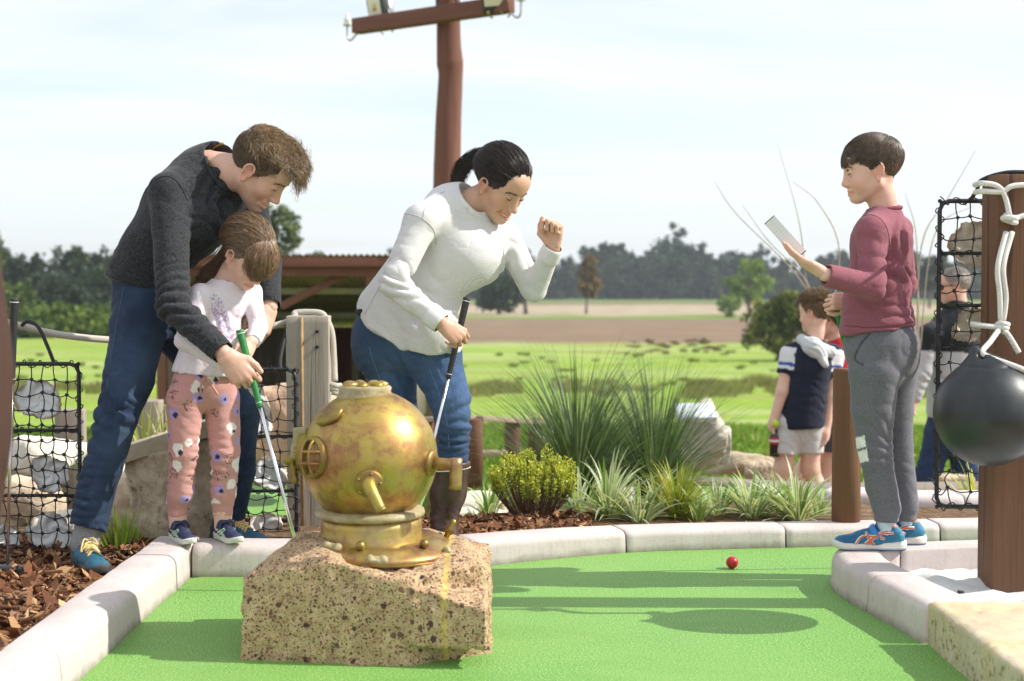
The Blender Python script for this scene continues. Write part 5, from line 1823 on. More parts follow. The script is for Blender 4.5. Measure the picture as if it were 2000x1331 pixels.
slope_grass()

# ------------------------------------------------------------------ garden plants
def blades(rs, root, n, length, width, spread, arch, pal, edge=None, segs=7, up=0.0, vary=0.35, base_r=0.03, twist=0.4):
 """long leaves from one root: arrays V, F, C"""
 L = length * rs.uniform(1 - vary, 1.0, n)
 az = rs.uniform(0, 2 * np.pi, n)
 lean = np.clip(np.abs(rs.normal(0, spread, n)) + up, 0, 1.45)
 ar = arch * rs.uniform(0.5, 1.3, n)
 t = np.linspace(0, 1, segs + 1)
 th = lean[:, None] + ar[:, None] * t[None, :] ** 1.3
 ds = L[:, None] / segs
 hx = np.concatenate([np.zeros((n, 1)), np.cumsum(np.sin(th[:, :-1]) * ds, 1)], 1)
 hz = np.concatenate([np.zeros((n, 1)), np.cumsum(np.cos(th[:, :-1]) * ds, 1)], 1)
 br = base_r * np.sqrt(rs.random(n))
 wob = rs.normal(0, 0.04, (n, 1)) * t[None] ** 2 * L[:, None]
 cx = np.cos(az)[:, None]; sx = np.sin(az)[:, None]
 X = root[0] + (br[:, None] + hx) * cx - wob * sx
 Y = root[1] + (br[:, None] + hx) * sx + wob * cx
 Z = root[2] + hz
 wd = width * rs.uniform(0.7, 1.2, (n, 1)) * np.clip(np.minimum(1.0, 0.6 + 2 * t[None]) * (1 - t[None] ** 2.2), 0.04, 1)
 ph = rs.normal(0, twist, n)
 sd = np.stack([-np.sin(az + ph), np.cos(az + ph), np.zeros(n)], 1)
 P = np.stack([X, Y, Z], -1)
 A = P - sd[:, None, :] * wd[..., None] / 2
 B = P + sd[:, None, :] * wd[..., None] / 2
 mid = P.copy(); mid[..., 2] -= wd * 0.18
 V = np.stack([A, mid, B], 2).reshape(-1, 3)
 k = segs + 1
 o = np.arange(n)[:, None, None] * (k * 3)
 q = np.arange(segs)[None, :, None] * 3
 Fq = np.concatenate([np.stack([o + q + c, o + q + c + 1, o + q + c + 4, o + q + c + 3], -1).reshape(-1, 4) for c in (0, 1)])
 pal = np.asarray(pal, float)
 base = pal[rs.choice(len(pal), n)] * rs.uniform(0.8, 1.2, (n, 1))
 C = np.repeat(base[:, None, :], k * 3, 1).reshape(n, k, 3, 3)
 if edge is not None:
  sel = rs.random(n) < 0.85
  C[sel, :, 0] = edge; C[sel, :, 2] = edge
 return V, Fq, C.reshape(-1, 3)

def grass_plant(name, label, root, n, length, width, spread, arch, pal, seed, group=None, edge=None, segs=7, cat='plant', extra=None, mat=None, **kw):
 rs = np.random.default_rng(seed)
 root = np.asarray(root, float)
 t = thing(name, label, cat, root, 0, group)
 V, F, C = blades(rs, np.zeros(3), n, length, width, spread, arch, pal, edge, segs, **kw)
 link('foliage', np_mesh('foliage', V, F, C), mat or MT['leaf'], t)
 if extra:
  V, F, C = blades(rs, np.zeros(3), *extra)
  link('dead_leaves', np_mesh('dead_leaves', V, F, C), MT['leaf'], t)
 return t

XG = [(0.075, 0.130, 0.055), (0.12, 0.185, 0.085), (0.20, 0.265, 0.15), (0.06, 0.105, 0.045)]
brown = [(0.30, 0.17, 0.07), (0.22, 0.12, 0.05)]
p = W(1128, 985, 7.2); r0 = np.array([p[0], 7.2, -0.14])
grass_plant('grass_tree', 'left of the two big spiky grass trees with long arching needles', r0, 820, 0.98, 0.0072, 0.92, 0.95, XG, 401, 'grass trees in the garden', segs=8, extra=(110, 0.42, 0.008, 0.5, 0.5, brown), base_r=0.06)
p = W(1275, 965, 7.5); r0 = np.array([p[0], 7.45, -0.12])
grass_plant('grass_tree', 'right of the two big spiky grass trees, upright before the pointed rock', r0, 700, 0.84, 0.0072, 0.82, 0.70, XG, 402, 'grass trees in the garden', segs=8, extra=(60, 0.35, 0.008, 0.5, 0.5, brown), base_r=0.06)
DI = [(0.20, 0.32, 0.08), (0.30, 0.42, 0.12), (0.14, 0.24, 0.06)]
cream = (0.80, 0.82, 0.62)
zb = 0.06
for i, (px, d, n, L, sp, lb) in enumerate(((1190, 5.75, 64, 0.36, 0.70, 'cream striped strappy plant right of the yellow-green shrub'), (1250, 5.62, 44, 0.26, 0.85, 'low cream striped strappy plant before the right grass tree'),
          (1470, 5.70, 60, 0.30, 0.7, 'cream striped strappy plant in front of the boy in navy, left of two'), (1562, 5.68, 64, 0.32, 0.65, 'cream striped strappy plant beside the round brown post'),
          (1600, 5.82, 24, 0.2, 0.8, 'small striped plant tucked against the round brown post'), (955, 6.1, 22, 0.26, 0.7, 'grey striped plant behind the yellow-green shrub'), (1135, 5.95, 36, 0.30, 0.8, 'striped plant half hidden behind the yellow-green shrub, under the grass tree'), (1285, 5.85, 40, 0.26, 0.85, 'striped plant left of the yellow-green grass clump'), (1365, 5.66, 34, 0.22, 0.9, 'low striped plant in front of the yellow-green grass clump'), (1405, 5.78, 36, 0.26, 0.75, 'striped plant just right of the yellow-green grass clump'), (1520, 5.9, 30, 0.26, 0.7, 'striped plant between the two larger ones before the boy in navy'))):
 x = (px - 1000) / FPX * d
 grass_plant('striped_plant', lb, (x, d, bed_h(x, d) - 0.01), n, L * 0.9, 0.021, sp + 0.1, 1.15, DI, 410 + i, 'striped plants along the back kerb', edge=cream, segs=7)
YG = [(0.30, 0.36, 0.04), (0.40, 0.44, 0.06), (0.22, 0.30, 0.03), (0.46, 0.42, 0.10)]
x = 325 / FPX * 5.72
grass_plant('grass_clump', 'yellow-green fine grass clump between the striped plants', (x, 5.72, bed_h(x, 5.72) - 0.01), 260, 0.29, 0.0065, 0.55, 0.9, YG, 430, segs=7)
x = 150 / FPX * 5.9
# left side clumps
LGc = [(0.22, 0.36, 0.04), (0.32, 0.48, 0.07), (0.40, 0.52, 0.12)]
for i, (px, py, d, n, L, w, sp, ar, pal, lb) in enumerate(((232, 1092, 5.02, 54, 0.24, 0.012, 0.34, 0.25, LGc, 'upright bright green strappy clump beside the blue boot'),
  (258, 1085, 5.2, 20, 0.20, 0.012, 0.35, 0.3, LGc, 'green strappy clump at the foot of the log pedestal'),
  (85, 1085, 5.25, 16, 0.20, 0.012, 0.6, 0.4, LGc, 'green strappy clump at the foot of the left net panel'),
  (285, 905, 6.1, 40, 0.34, 0.014, 0.45, 0.45, [(0.30, 0.34, 0.08), (0.42, 0.42, 0.14), (0.22, 0.28, 0.06)], 'yellowish strappy plant behind the sloping board'),
  (330, 890, 6.2, 18, 0.30, 0.014, 0.3, 0.3, [(0.34, 0.34, 0.10), (0.24, 0.28, 0.07)], 'tall yellowish leaves left of the girl'),
  (1905, 985, 6.5, 30, 0.27, 0.016, 0.6, 0.6, [(0.62, 0.60, 0.14), (0.55, 0.5, 0.2), (0.35, 0.4, 0.08)], 'yellow striped plant behind the foot of the brown square post'),
  (1700, 1010, 6.4, 16, 0.2, 0.012, 0.6, 0.6, YG, 'small yellow-green plant right of the round brown post'))):
 p = W(px, py, d)
 grass_plant('strappy_plant', lb, (p[0], d, p[2] - 0.02), n, L, w, sp, ar, pal, 440 + i, 'strappy leaved plants')

def shrub():
 rs = np.random.default_rng(460)
 d = 5.72
 x = 42 / FPX * d
 root = np.array([x, d, bed_h(x, d)])
 t = thing('shrub', 'yellow-green heath shrub with upright twigs behind the kerb', 'shrub', root)
 st = MB(); VV, FF, CC, n0 = [], [], [], 0
 for k in range(150):
  az = rs.uniform(0, 2 * math.pi); r = math.sqrt(rs.random())
  b = np.array([0.08 * r * math.cos(az), 0.07 * r * math.sin(az), 0])
  tip = np.array([0.185 * r * math.cos(az), 0.16 * r * math.sin(az), (0.275 - 0.08 * r * r) * rs.uniform(0.72, 1.12)])
  mid = (b + tip) / 2 + np.array([0.03 * r * math.cos(az), 0.03 * r * math.sin(az), 0.01]) + rs.normal(0, 0.006, 3)
  P = spline([b, mid, tip], 9)
  st.tube(P, np.linspace(0.0022, 0.001, 9), 4, False)
  m = 60
  u = rs.uniform(0.42, 1.0, m) ** 0.8
  pos = np.stack([np.interp(u, np.linspace(0, 1, 9), P[:, i]) for i in range(3)], 1) + rs.normal(0, 0.004, (m, 3))
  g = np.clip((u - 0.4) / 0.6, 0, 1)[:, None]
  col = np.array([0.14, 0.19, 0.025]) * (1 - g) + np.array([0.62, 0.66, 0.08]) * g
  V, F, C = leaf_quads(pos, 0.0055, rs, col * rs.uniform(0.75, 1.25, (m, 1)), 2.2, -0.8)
  VV.append(V); FF.append(F + n0); CC.append(C); n0 += len(V)
 st.build('twigs', plain('brown_twig', (0.14, 0.075, 0.045), None, 40, 0.9), t)
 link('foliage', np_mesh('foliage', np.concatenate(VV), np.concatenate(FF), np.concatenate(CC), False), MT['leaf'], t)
shrub()

# low green herbs where bare soil shows through behind the plants
def herbs():
 rs = np.random.default_rng(470)
 n = 5200
 y = rs.uniform(6.6, 9.6, n)
 x = rs.uniform(-0.32, 0.40, n) * y
 keep = rs.random(n) < np.clip(0.35 + 0.9 * vnoise(np.stack([x, y, 0 * x], 1) * 1.3, 5), 0.05, 1)
 x, y = x[keep], y[keep]
 n = len(x)
 z = ground_h(x, y)
 root = np.stack([x, y, z + 0.01], 1)
 tip = root + np.concatenate([rs.normal(0, 0.05, (n, 2)), rs.uniform(0.04, 0.16, (n, 1))], 1)
 s = np.zeros((n, 3)); s[:, 0] = rs.uniform(0.004, 0.010, n)
 V = np.stack([root - s, root + s, tip], 1).reshape(-1, 3)
 pal = np.array([(0.12, 0.20, 0.03), (0.20, 0.28, 0.05), (0.30, 0.26, 0.10), (0.38, 0.30, 0.16)])
 C = np.repeat(pal[rs.choice(4, n)] * rs.uniform(0.7, 1.2, (n, 1)), 3, 0)
 o = link('ground_cover', np_mesh('ground_cover', V, np.arange(3 * n).reshape(n, 3), C, False), MT['leaf'])
 tag(o, 'patchy low weeds and dry grass behind the garden plants', 'ground cover', kind='stuff')
herbs()

# bare stalks beside and behind the boy in maroon
def stalks(label, lines, d, seed):
 rs = np.random.default_rng(seed)
 base = W(*lines[0][0], d)
 base = np.array([base[0], d, ground_h(np.array(base[0]), np.array(d))])
 t = thing('dry_stalks', label, 'branches', base)
 for ln in lines:
  P = [W(px, py, d + rs.normal(0, 0.12)) - base for px, py in ln]
  m = MB(); m.tube(spline(P, 16), np.linspace(0.0055, 0.0013, 16), 6)
  m.build('stalk', plain('dry_stalk', (0.44, 0.37, 0.28), (0.30, 0.25, 0.18), 20, 0.8), t)
stalks('tall bare stalks fanning out left of the boy with the scorecard', [[(1600, 700), (1572, 560), (1440, 420), (1395, 355)], [(1600, 700), (1575, 550), (1560, 430), (1518, 280)], [(1605, 700), (1640, 500), (1600, 400), (1548, 355)], [(1600, 700), (1580, 560), (1500, 470), (1450, 400)]], 9.0, 1)
stalks('bare stalks rising right of the boy before the net panel', [[(1790, 700), (1800, 480), (1850, 390), (1905, 295)], [(1795, 700), (1790, 470), (1768, 378)], [(1795, 700), (1825, 460), (1905, 400)]], 9.2, 2)

# ------------------------------------------------------------------ old timbers and rails
def plank_post(label, px0, px1, py0, py1, d, cat='post', group='old timber fence posts', depth=0.06):
 a, b = W(px0, py1, d), W(px1, py0, d)
 m = MB(); m.box((0, 0, (b[2] - a[2]) / 2), ((b[0] - a[0]) / 2, depth, (b[2] - a[2]) / 2), bev=0.008)
 o = m.build('fence_post', MT['wood_fence'], None, True, ((a[0] + b[0]) / 2, d, a[2])); tag(o, label, cat, group)
plank_post('short grey timber post behind the right side of the left net panel', 116, 162, 800, 1000, 6.5)
plank_post('low grey sleeper behind the middle of the left net panel', 30, 112, 868, 960, 6.6)
plank_post('broad grey timber post behind the yellowish leaves left of the girl', 255, 315, 782, 960, 6.9)
plank_post('grey timber post between the two legs of the man', 322, 352, 790, 960, 7.0)
def rail_fence():
 d = 10.5
 t = thing('rail_fence', 'low brown timber rail fence left of the grass trees', 'fence', groundpt(930, d))
 o = groundpt(930, d)
 wm = mat_wood('grey_rail', (0.30, 0.22, 0.16), (0.40, 0.32, 0.25), (0.12, 0.08, 0.05), 30, 0.4, axis=0, knots=False)
 for px, d2 in ((832, 10.9), (927, 10.5), (1001, 11.1), (1046, 11.5)):
  b = W(px, 886, d2); tz = W(px, 818, d2)[2]
  m = MB(); m.lathe([(0.062, b[2] - 0.25), (0.062, tz - 0.01), (0.055, tz), (0.01, tz + 0.002)], 16, np.array([b[0], d2, 0]) - o)
  m.build('post', MT['wood_pole'], t)
 for (a, b) in (((820, 820, 10.9), (930, 817, 10.5)), ((930, 817, 10.5), (1060, 826, 11.5)), ((830, 885, 10.8), (990, 885, 10.9))):
  pa, pb = W(*a), W(*b)
  m = MB(); m.box((pa + pb) / 2 - o, (np.linalg.norm(pb - pa) / 2, 0.06, 0.018), axes(pb - pa, (0, 0, 1)), bev=0.005)
  m.build('rail', wm, t)
rail_fence()

# ------------------------------------------------------------------ shed
def shed():
 d = 18.0
 s = d / FPX
 o = groundpt(640, d)
 t = thing('shed', 'open farm shed with corrugated roof and dark red timber frame', 'shed', o)
 red = plain('red_oxide_paint', (0.20, 0.072, 0.05), (0.15, 0.055, 0.04), 6, 0.7)
 iron = plain('old_corrugated_iron', (0.36, 0.29, 0.19), (0.22, 0.165, 0.10), 2.2, 0.55, metallic=0.25)
 X = lambda px: (px - 1000) * s
 zt = W(640, 500, d)[2]
 zf = W(640, 521, d)[2]
 x0, x1 = X(300), X(790)
 # corrugated roof, falling away to the back
 nx = 500
 xs = np.linspace(x0 - 0.1, x1 + 0.1, nx)
 ys = np.array([-0.12, 2.3, 4.6])
 wave = 0.012 * np.sin(xs / 0.0765 * 2 * np.pi)
 V = np.concatenate([np.stack([xs, np.full(nx, d + y), zt + 0.012 + wave - 0.22 * (y + 0.12)], 1) for y in ys])
 j = np.arange(nx - 1)
 F = np.concatenate([np.stack([j + i * nx, j + 1 + i * nx, j + 1 + (i + 1) * nx, j + (i + 1) * nx], 1) for i in range(2)])
 r = link('roof', np_mesh('roof', V - o, F), iron, t)
 md = r.modifiers.new('s', 'SOLIDIFY'); md.thickness = 0.004
 def beam(name, a, b, hh, hd, mat=red):
  a, b = np.asarray(a), np.asarray(b)
  m = MB(); m.box((a + b) / 2 - o, (np.linalg.norm(b - a) / 2, hd, hh), axes(b - a, (0, 0, 1) if abs((b - a)[2]) < 0.9 * np.linalg.norm(b - a) else (0, 1, 0)), bev=0.006)
  m.build(name, mat, t)
 beam('fascia', (x0, d - 0.05, (zt + zf) / 2 - 0.006), (x1, d - 0.05, (zt + zf) / 2 - 0.006), (zt - zf) / 2 - 0.004, 0.03)
 beam('beam', (x0, d + 0.12, zf - 0.06), (x1, d + 0.12, zf - 0.06), 0.06, 0.04)
 for px in (310, 722, 785):
  beam('post', (X(px), d + 0.15, o[2] - 0.1), (X(px), d + 0.15, zf), 0.06, 0.06)
 beam('brace', (X(690), d + 0.35, zf - 0.02), (X(540), d + 0.35, W(540, 600, d)[2]), 0.05, 0.03)
 for yb, fall in ((1.6, 0.35), (3.2, 0.72)):
  beam('purlin', (x0, d + yb, zt - 0.10 - fall), (x1, d + yb, zt - 0.10 - fall), 0.045, 0.03, plain('bleached_purlin', (0.42, 0.40, 0.28), None, 8, 0.8))
 # back wall of odd boards
 rs = np.random.default_rng(5)
 x = x0
 while x < x1:
  w = rs.uniform(0.12, 0.3)
  m = MB(); m.box(np.array([x + w / 2, d + 4.3 + rs.uniform(0, 0.02), (o[2] + zt - 1.7) / 2]) - o, (w / 2 - 0.001, 0.012, (zt - 0.35 - o[2]) / 2))
  c = rs.choice([0, 1, 2])
  m.build('wall_board', [MT['wood_fence'], MT['wood_pole'], MT['wood_grey']][c], t)
  x += w
 for q, (pxa, pxb) in enumerate(((560, 610), (660, 690), (700, 760))):
  m = MB(); m.box(np.array([X((pxa + pxb) / 2), d + 2.6, o[2] + 0.45]) - o, ((pxb - pxa) / 2 * s, 0.2, 0.5 + 0.1 * q), bev=0.02)
  m.build('crate', plain('dark_stored_box', (0.05, 0.035, 0.028), None, 4, 0.8), t)
 # side walls keep the inside dark
 for xx in (x0, x1):
  m = MB(); m.box(np.array([xx, d + 2.3, (o[2] + zt - 0.6) / 2]) - o, (0.015, 2.1, (zt - 0.6 - o[2]) / 2)); m.build('side_wall', MT['wood_fence'], t)
shed()

# ------------------------------------------------------------------ pole with floodlights
def light_pole():
 d = 14.0
 pb = groundpt(872, d)
 t = thing('light_pole', 'tall red-brown timber pole with cross-arm and floodlights', 'light pole', pb)
 pts, rs_ = [], []
 for py, px, wpx in ((1010, 864, 54), (700, 866, 54), (370, 872, 52), (300, 874, 52), (230, 876, 50), (150, 880, 47), (125, 879, 52), (95, 877, 48), (55, 876, 46), (-60, 876, 45), (-120, 876, 44)):
  p = W(px, py, d); pts.append(p - pb); rs_.append(wpx / 2 * d / FPX)
 P = spline(pts, 60)
 R = np.interp(np.linspace(0, 1, 60), np.linspace(0, 1, len(rs_)), rs_)
 m = MB(); m.tube(P, R, 24); m.build('pole', MT['wood_pole'], t)
 A = np.array([-1.495, 14.57, 3.60]); B = np.array([0.073, 13.43, 3.60])
 L = np.linalg.norm(B - A)
 ax = axes(B - A, (0, 0, 1))
 off = -ax[:, 1] * 0.0
 side = ax[:, 1] if ax[1, 1] < 0 else -ax[:, 1]
 ctr = (A + B) / 2 + side * 0.14
 m = MB(); m.box((0, 0, 0), (L / 2, 0.065, 0.075), bev=0.012)
 o = m.build('crossarm', MT['wood_beam'], t, True, ctr - pb)
 o.rotation_euler = Matrix(ax.tolist()).to_euler()
 wm = plain('galvanised', (0.55, 0.56, 0.57), (0.4, 0.4, 0.42), 30, 0.4, metallic=0.7)
 cer = plain('white_ceramic', (0.82, 0.80, 0.72), None, 20, 0.25)
 for e, sgn in ((A, -1), (B, 1)):
  h = MB()
  q = e + side * 0.14 - pb + ax[:, 0] * sgn * 0.0
  pth = [q + ax[:, 0] * sgn * u + np.array([0, 0, v]) for u, v in ((-0.06, -0.06), (0.01, -0.09), (0.045, -0.12), (0.085, -0.13), (0.11, -0.10), (0.115, -0.04), (0.115, 0.02))]
  h.tube(spline(pth, 20), 0.011, 8); hk = h.build('hook', wm, t)
  h = MB(); h.lathe([(0.01, 0), (0.045, 0.0), (0.042, 0.02), (0.026, 0.035), (0.034, 0.045), (0.030, 0.075), (0.018, 0.085), (0.02, 0.11), (0.008, 0.125)], 18, pth[-1])
  h.build('insulator', cer, hk)
 blk = plain('dark_lamp_housing', (0.015, 0.025, 0.018), None, 20, 0.4)
 lens = NT('lamp_glass').out((0.62, 0.60, 0.42), 0.12, spec=0.8)
 refl = plain('yellow_lamp_panel', (0.62, 0.50, 0.12), None, 12, 0.4)
 def flood(px, py, dd, face, w, h, name='floodlight'):
  c = W(px, py, dd) - pb
  Rm = np.stack([unit(np.cross([0, 0, 1], face)), unit(np.cross(face, np.cross([0, 0, 1], face))), unit(face)], 1)
  m = MB(); m.box(c, (w / 2, h / 2, 0.04), Rm, bev=0.012); f = m.build('floodlight', blk, t)
  m = MB(); m.box(c + Rm @ np.array([0, 0.02, 0.038]), (w / 2 - 0.025, h / 2 - 0.05, 0.006), Rm, bev=0.002); m.build('lens', lens, f)
  m = MB(); m.box(c + Rm @ np.array([0, 0.04, 0.046]), (0.03, 0.035, 0.002), Rm); m.build('led_panel', refl, f)
  for k in range(7):
   m = MB(); m.box(c + Rm @ np.array([(-0.42 + 0.14 * k) * w, 0, -0.075]), (0.005, h / 2 * 0.85, 0.035), Rm); m.build('cooling_fin', wm, f)
  m = MB()
  for sx in (-1, 1):
   m.tube([c + Rm @ np.array([sx * w * 0.52, 0, -0.02]), c + Rm @ np.array([sx * w * 0.52, -h * 0.45, -0.06]), c + Rm @ np.array([sx * w * 0.3, -h * 0.62, -0.07])], 0.010, 6)
  m.build('bracket', wm, f)
  for sx in (-1, 1):
   m = MB(); m.lathe([(0.014, 0), (0.014, 0.012), (0.006, 0.016)], 10, c + Rm @ np.array([sx * w * 0.26, -h / 2 + 0.015, 0.045]), Rm); m.build('screw', plain('brass_screw', (0.6, 0.48, 0.25), None, 20, 0.4, metallic=0.7), f)
 flood(739, 22, 14.35, (-0.75, -0.62, -0.20), 0.26, 0.36)
 flood(968, -12, 13.35, (-0.35, -0.9, -0.22), 0.26, 0.36)
 # cables looping down the pole
 m = MB()
 for px in (855, 893):
  m.tube(spline([W(px, -60, 13.8) - pb, W(px - 2, 5, 13.8) - pb, W(px + 1, 28, 13.82) - pb, W(px + (10 if px > 870 else -6), 30, 13.8) - pb], 14), 0.012, 6)
 m.build('cable', MT['black_frame'], t)
light_pole()
# ------------------------------------------------------------------ people: heads, hands, hair, shoes
def proj(V):
 V = np.asarray(V, float)
 x, y, z = V[..., 0], V[..., 1], V[..., 2] - CAM_H
 dep = y * CP - z * SP
 return 1000 + FPX * x / dep, 665.5 - FPX * (y * SP + z * CP) / dep

def rot_ypr(yaw, pitch, roll):
 cy, sy = math.cos(rad(yaw)), math.sin(rad(yaw))
 cp, sp = math.cos(rad(pitch)), math.sin(rad(pitch))
 cr, sr = math.cos(rad(roll)), math.sin(rad(roll))
 return np.array([[cy, -sy, 0], [sy, cy, 0], [0, 0, 1.0]]) @ np.array([[cp, 0, sp], [0, 1, 0], [-sp, 0, cp]]) @ np.array([[1, 0, 0], [0, cr, -sr], [0, sr, cr]])

SK_C = np.array([-0.014, 0, 0.036]); SK_R = np.array([0.100, 0.079, 0.087])

class Head:
 """head frame: x forward, y left, z up, origin between the ears at eye height"""
 def __init__(s, pos, ypr, scale, neck_to, kind, skin, neck_r=0.055):
  s.pos = np.asarray(pos, float); s.R = rot_ypr(*ypr); s.k = scale
  s.kind = kind; s.skin = np.asarray(skin, float)
  s.neck = s.inv(neck_to); s.neck_r = neck_r
 def out(s, P):
  return np.asarray(P, float) * s.k @ s.R.T + s.pos
 def inv(s, P):
  return (np.asarray(P, float) - s.pos) @ s.R / s.k
 def geo(s, h=0.0026):
  c = 1.0 if s.kind in ('boy', 'girl') else 0.0
  fem = s.kind == 'woman'
  smile = s.kind in ('woman', 'man')
  S = Solid()
  S.ell(SK_C, SK_R - 0.003, k=0.02)
  S.ell((0.024, 0, -0.012 + 0.004 * c), (0.062, 0.063 + 0.003 * c, 0.082 - 0.006 * c), k=0.03)
  S.ell((0.034, 0, -0.072 + 0.008 * c), (0.046, 0.043, 0.036), k=0.03)
  for y in (-1, 1):
   S.cone((-0.004, y * 0.054, -0.050), (0.056, y * 0.014, -0.102 + 0.008 * c), 0.017 + 0.003 * c, 0.0125, 0.025)
   S.ell((0.050, y * 0.040, -0.030 - 0.008 * c), (0.024, 0.023, 0.022 + 0.006 * c), k=0.022)
   S.cone((0.081, y * 0.012, 0.019), (0.062, y * 0.046, 0.020), 0.0085 - 0.003 * c - 0.002 * fem, 0.007, 0.015)
  S.ell((0.067 + 0.002 * c, 0, -0.100 + 0.008 * c), (0.018, 0.020, 0.015), k=0.018)
  S.ell((0.058, 0, 0.050), (0.034, 0.050, 0.038), k=0.03)
  for y in (-1, 1):
   S.ell((0.093, y * 0.033, -0.001), (0.017, 0.019, 0.0135), k=0.012, op='s')
  S.ell((0.080, 0, -0.006), (0.014, 0.013, 0.022), k=0.010)
  S.ell((0.083, 0, -0.034), (0.019, 0.0125, 0.022), k=0.010)
  nl = 0.110 - 0.006 * c - 0.002 * fem
  S.cone((0.082, 0, 0.012), (nl - 0.008, 0, -0.036 + 0.003 * c), 0.0065, 0.0085, 0.010)
  S.ell((nl - 0.006, 0, -0.040 + 0.003 * c), (0.010, 0.010, 0.0085), k=0.008)
  for y in (-1, 1):
   S.ell((nl - 0.017, y * 0.0115, -0.0445 + 0.003 * c), (0.010, 0.0066, 0.0068), k=0.006)
   # closed-down upper lids over the eyes
   S.ell((0.0735, y * 0.0325, -0.001), (0.0135, 0.0150, 0.0125), k=0.004)
  mz = -0.074 + 0.005 * c
  s.mz = mz
  mw = 0.030 if smile else 0.021
  cz = 0.009 if smile else 0.0
  s.mouth = [np.array([0.0905 - 0.018 * (t ** 2) * (1.35 if smile else 0.9), mw * t, mz + cz * t * t]) for t in np.linspace(-1, 1, 9)]
  arcU = [p + np.array([-0.0045, 0, 0.0052]) for p in s.mouth]
  arcL = [p + np.array([-0.0055, 0, -0.0068 - (0.004 if fem else 0)]) for p in s.mouth]
  rr = [(1 - 0.22 * c) * r for r in (0.002, 0.0036, 0.0048, 0.0054, 0.005, 0.0054, 0.0048, 0.0036, 0.002)]
  S.chain(arcU, rr, 0.007); S.chain(arcL, [r * 1.1 for r in rr], 0.008)
  if fem:
   S.chain([p + np.array([0.004, 0, -0.001]) for p in s.mouth], [0.0015, 0.0035, 0.005, 0.006, 0.0063, 0.006, 0.005, 0.0035, 0.0015], 0.003, op='s')
  else:
   S.chain([p + np.array([0.003, 0, 0]) for p in s.mouth], [0.001, 0.0018, 0.0022, 0.0025, 0.0025, 0.0025, 0.0022, 0.0018, 0.001], 0.002, op='s')
  if smile:
   for y in (-1, 1):
    S.cone((0.080, y * 0.020, -0.046), (0.066, y * 0.037, -0.072), 0.0022, 0.0018, 0.008, op='s')
  # ears
  for y in (-1, 1):
   o = np.array([-0.010, y * 0.0765, -0.010])
   S.ell(o, (0.017, 0.0065, 0.029), R=axes((0.97, y * -0.18, 0.12), (-0.1, 0, 1)), k=0.006)
   S.ell(o + [0.003, y * 0.009, 0.001], (0.0105, 0.0065, 0.018), k=0.004, op='s')
   rim = []
   for a in np.linspace(-50, 215, 12):
    rim.append(o + np.array([0.001 + 0.0165 * math.cos(rad(a)) * (1 if math.sin(rad(a)) > 0 else 0.85), y * (0.006 + 0.004 * (math.cos(rad(a)) < 0)), 0.004 + 0.026 * math.sin(rad(a))]))
   S.chain(rim[1:], [0.0036] * 11, 0.003)
   S.ell(o + [0.004, y * 0.002, -0.028], (0.007, 0.005, 0.008), k=0.006)
  nb = s.neck
  n0 = np.array([-0.024, 0, -0.045])
  S.cone(n0, n0 + (nb - n0) * 0.55, s.neck_r * 0.95, s.neck_r * 0.92, 0.03)
  S.cone(n0 + (nb - n0) * 0.5, nb, s.neck_r * 0.92, s.neck_r * 1.12, 0.03)
  V, F = S.geo(h)
  C = s.colors(V)
  s.lV, s.lF = V, F
  return s.out(V), F, C
 def colors(s, V):
  n = len(V)
  C = np.tile(s.skin, (n, 1))
  def m(c, r, p=2):
   return np.exp(-(((V - np.array(c)) / np.array(r)) ** 2).sum(1))[:, None]
  red = np.array([1.02, 0.70, 0.66])
  for y in (-1, 1):
   f = 0.55 * m((0.062, y * 0.042, -0.038), (0.025, 0.022, 0.020)); C = C * (1 - f) + C * red * f
   f = 0.65 * m((-0.010, y * 0.080, -0.008), (0.022, 0.014, 0.034)); C = C * (1 - f) + C * red * f
   f = 0.35 * m((0.083, y * 0.033, -0.006), (0.02, 0.018, 0.012)); C = C * (1 - f) + C * np.array([0.8, 0.66, 0.66]) * f
  f = 0.5 * m((0.104, 0, -0.040), (0.014, 0.016, 0.014)); C = C * (1 - f) + C * red * f
  # lips
  d = np.min([np.linalg.norm((V - p - np.array([0.001, 0, -0.001])) * np.array([0.7, 1, 1.0]), axis=1) for p in s.mouth], 0)
  f = np.clip(((0.0112 if s.kind == 'woman' else 0.0088) - d) / 0.003, 0, 1)[:, None] * (V[:, :1] > 0.062) * (0.7 if s.kind != 'man' else 0.5)
  lip = s.skin * np.array([0.86, 0.50, 0.50])
  C = C * (1 - f) + lip * f
  if s.kind == 'man':
   f = 0.20 * np.clip((-0.045 - V[:, 2]) / 0.02, 0, 1)[:, None] * (V[:, :1] > -0.01) * (1 - np.clip((0.0118 - d) / 0.003, 0, 1)[:, None])
   C = C * (1 - f) + np.array([0.22, 0.12, 0.07]) * f
  return C
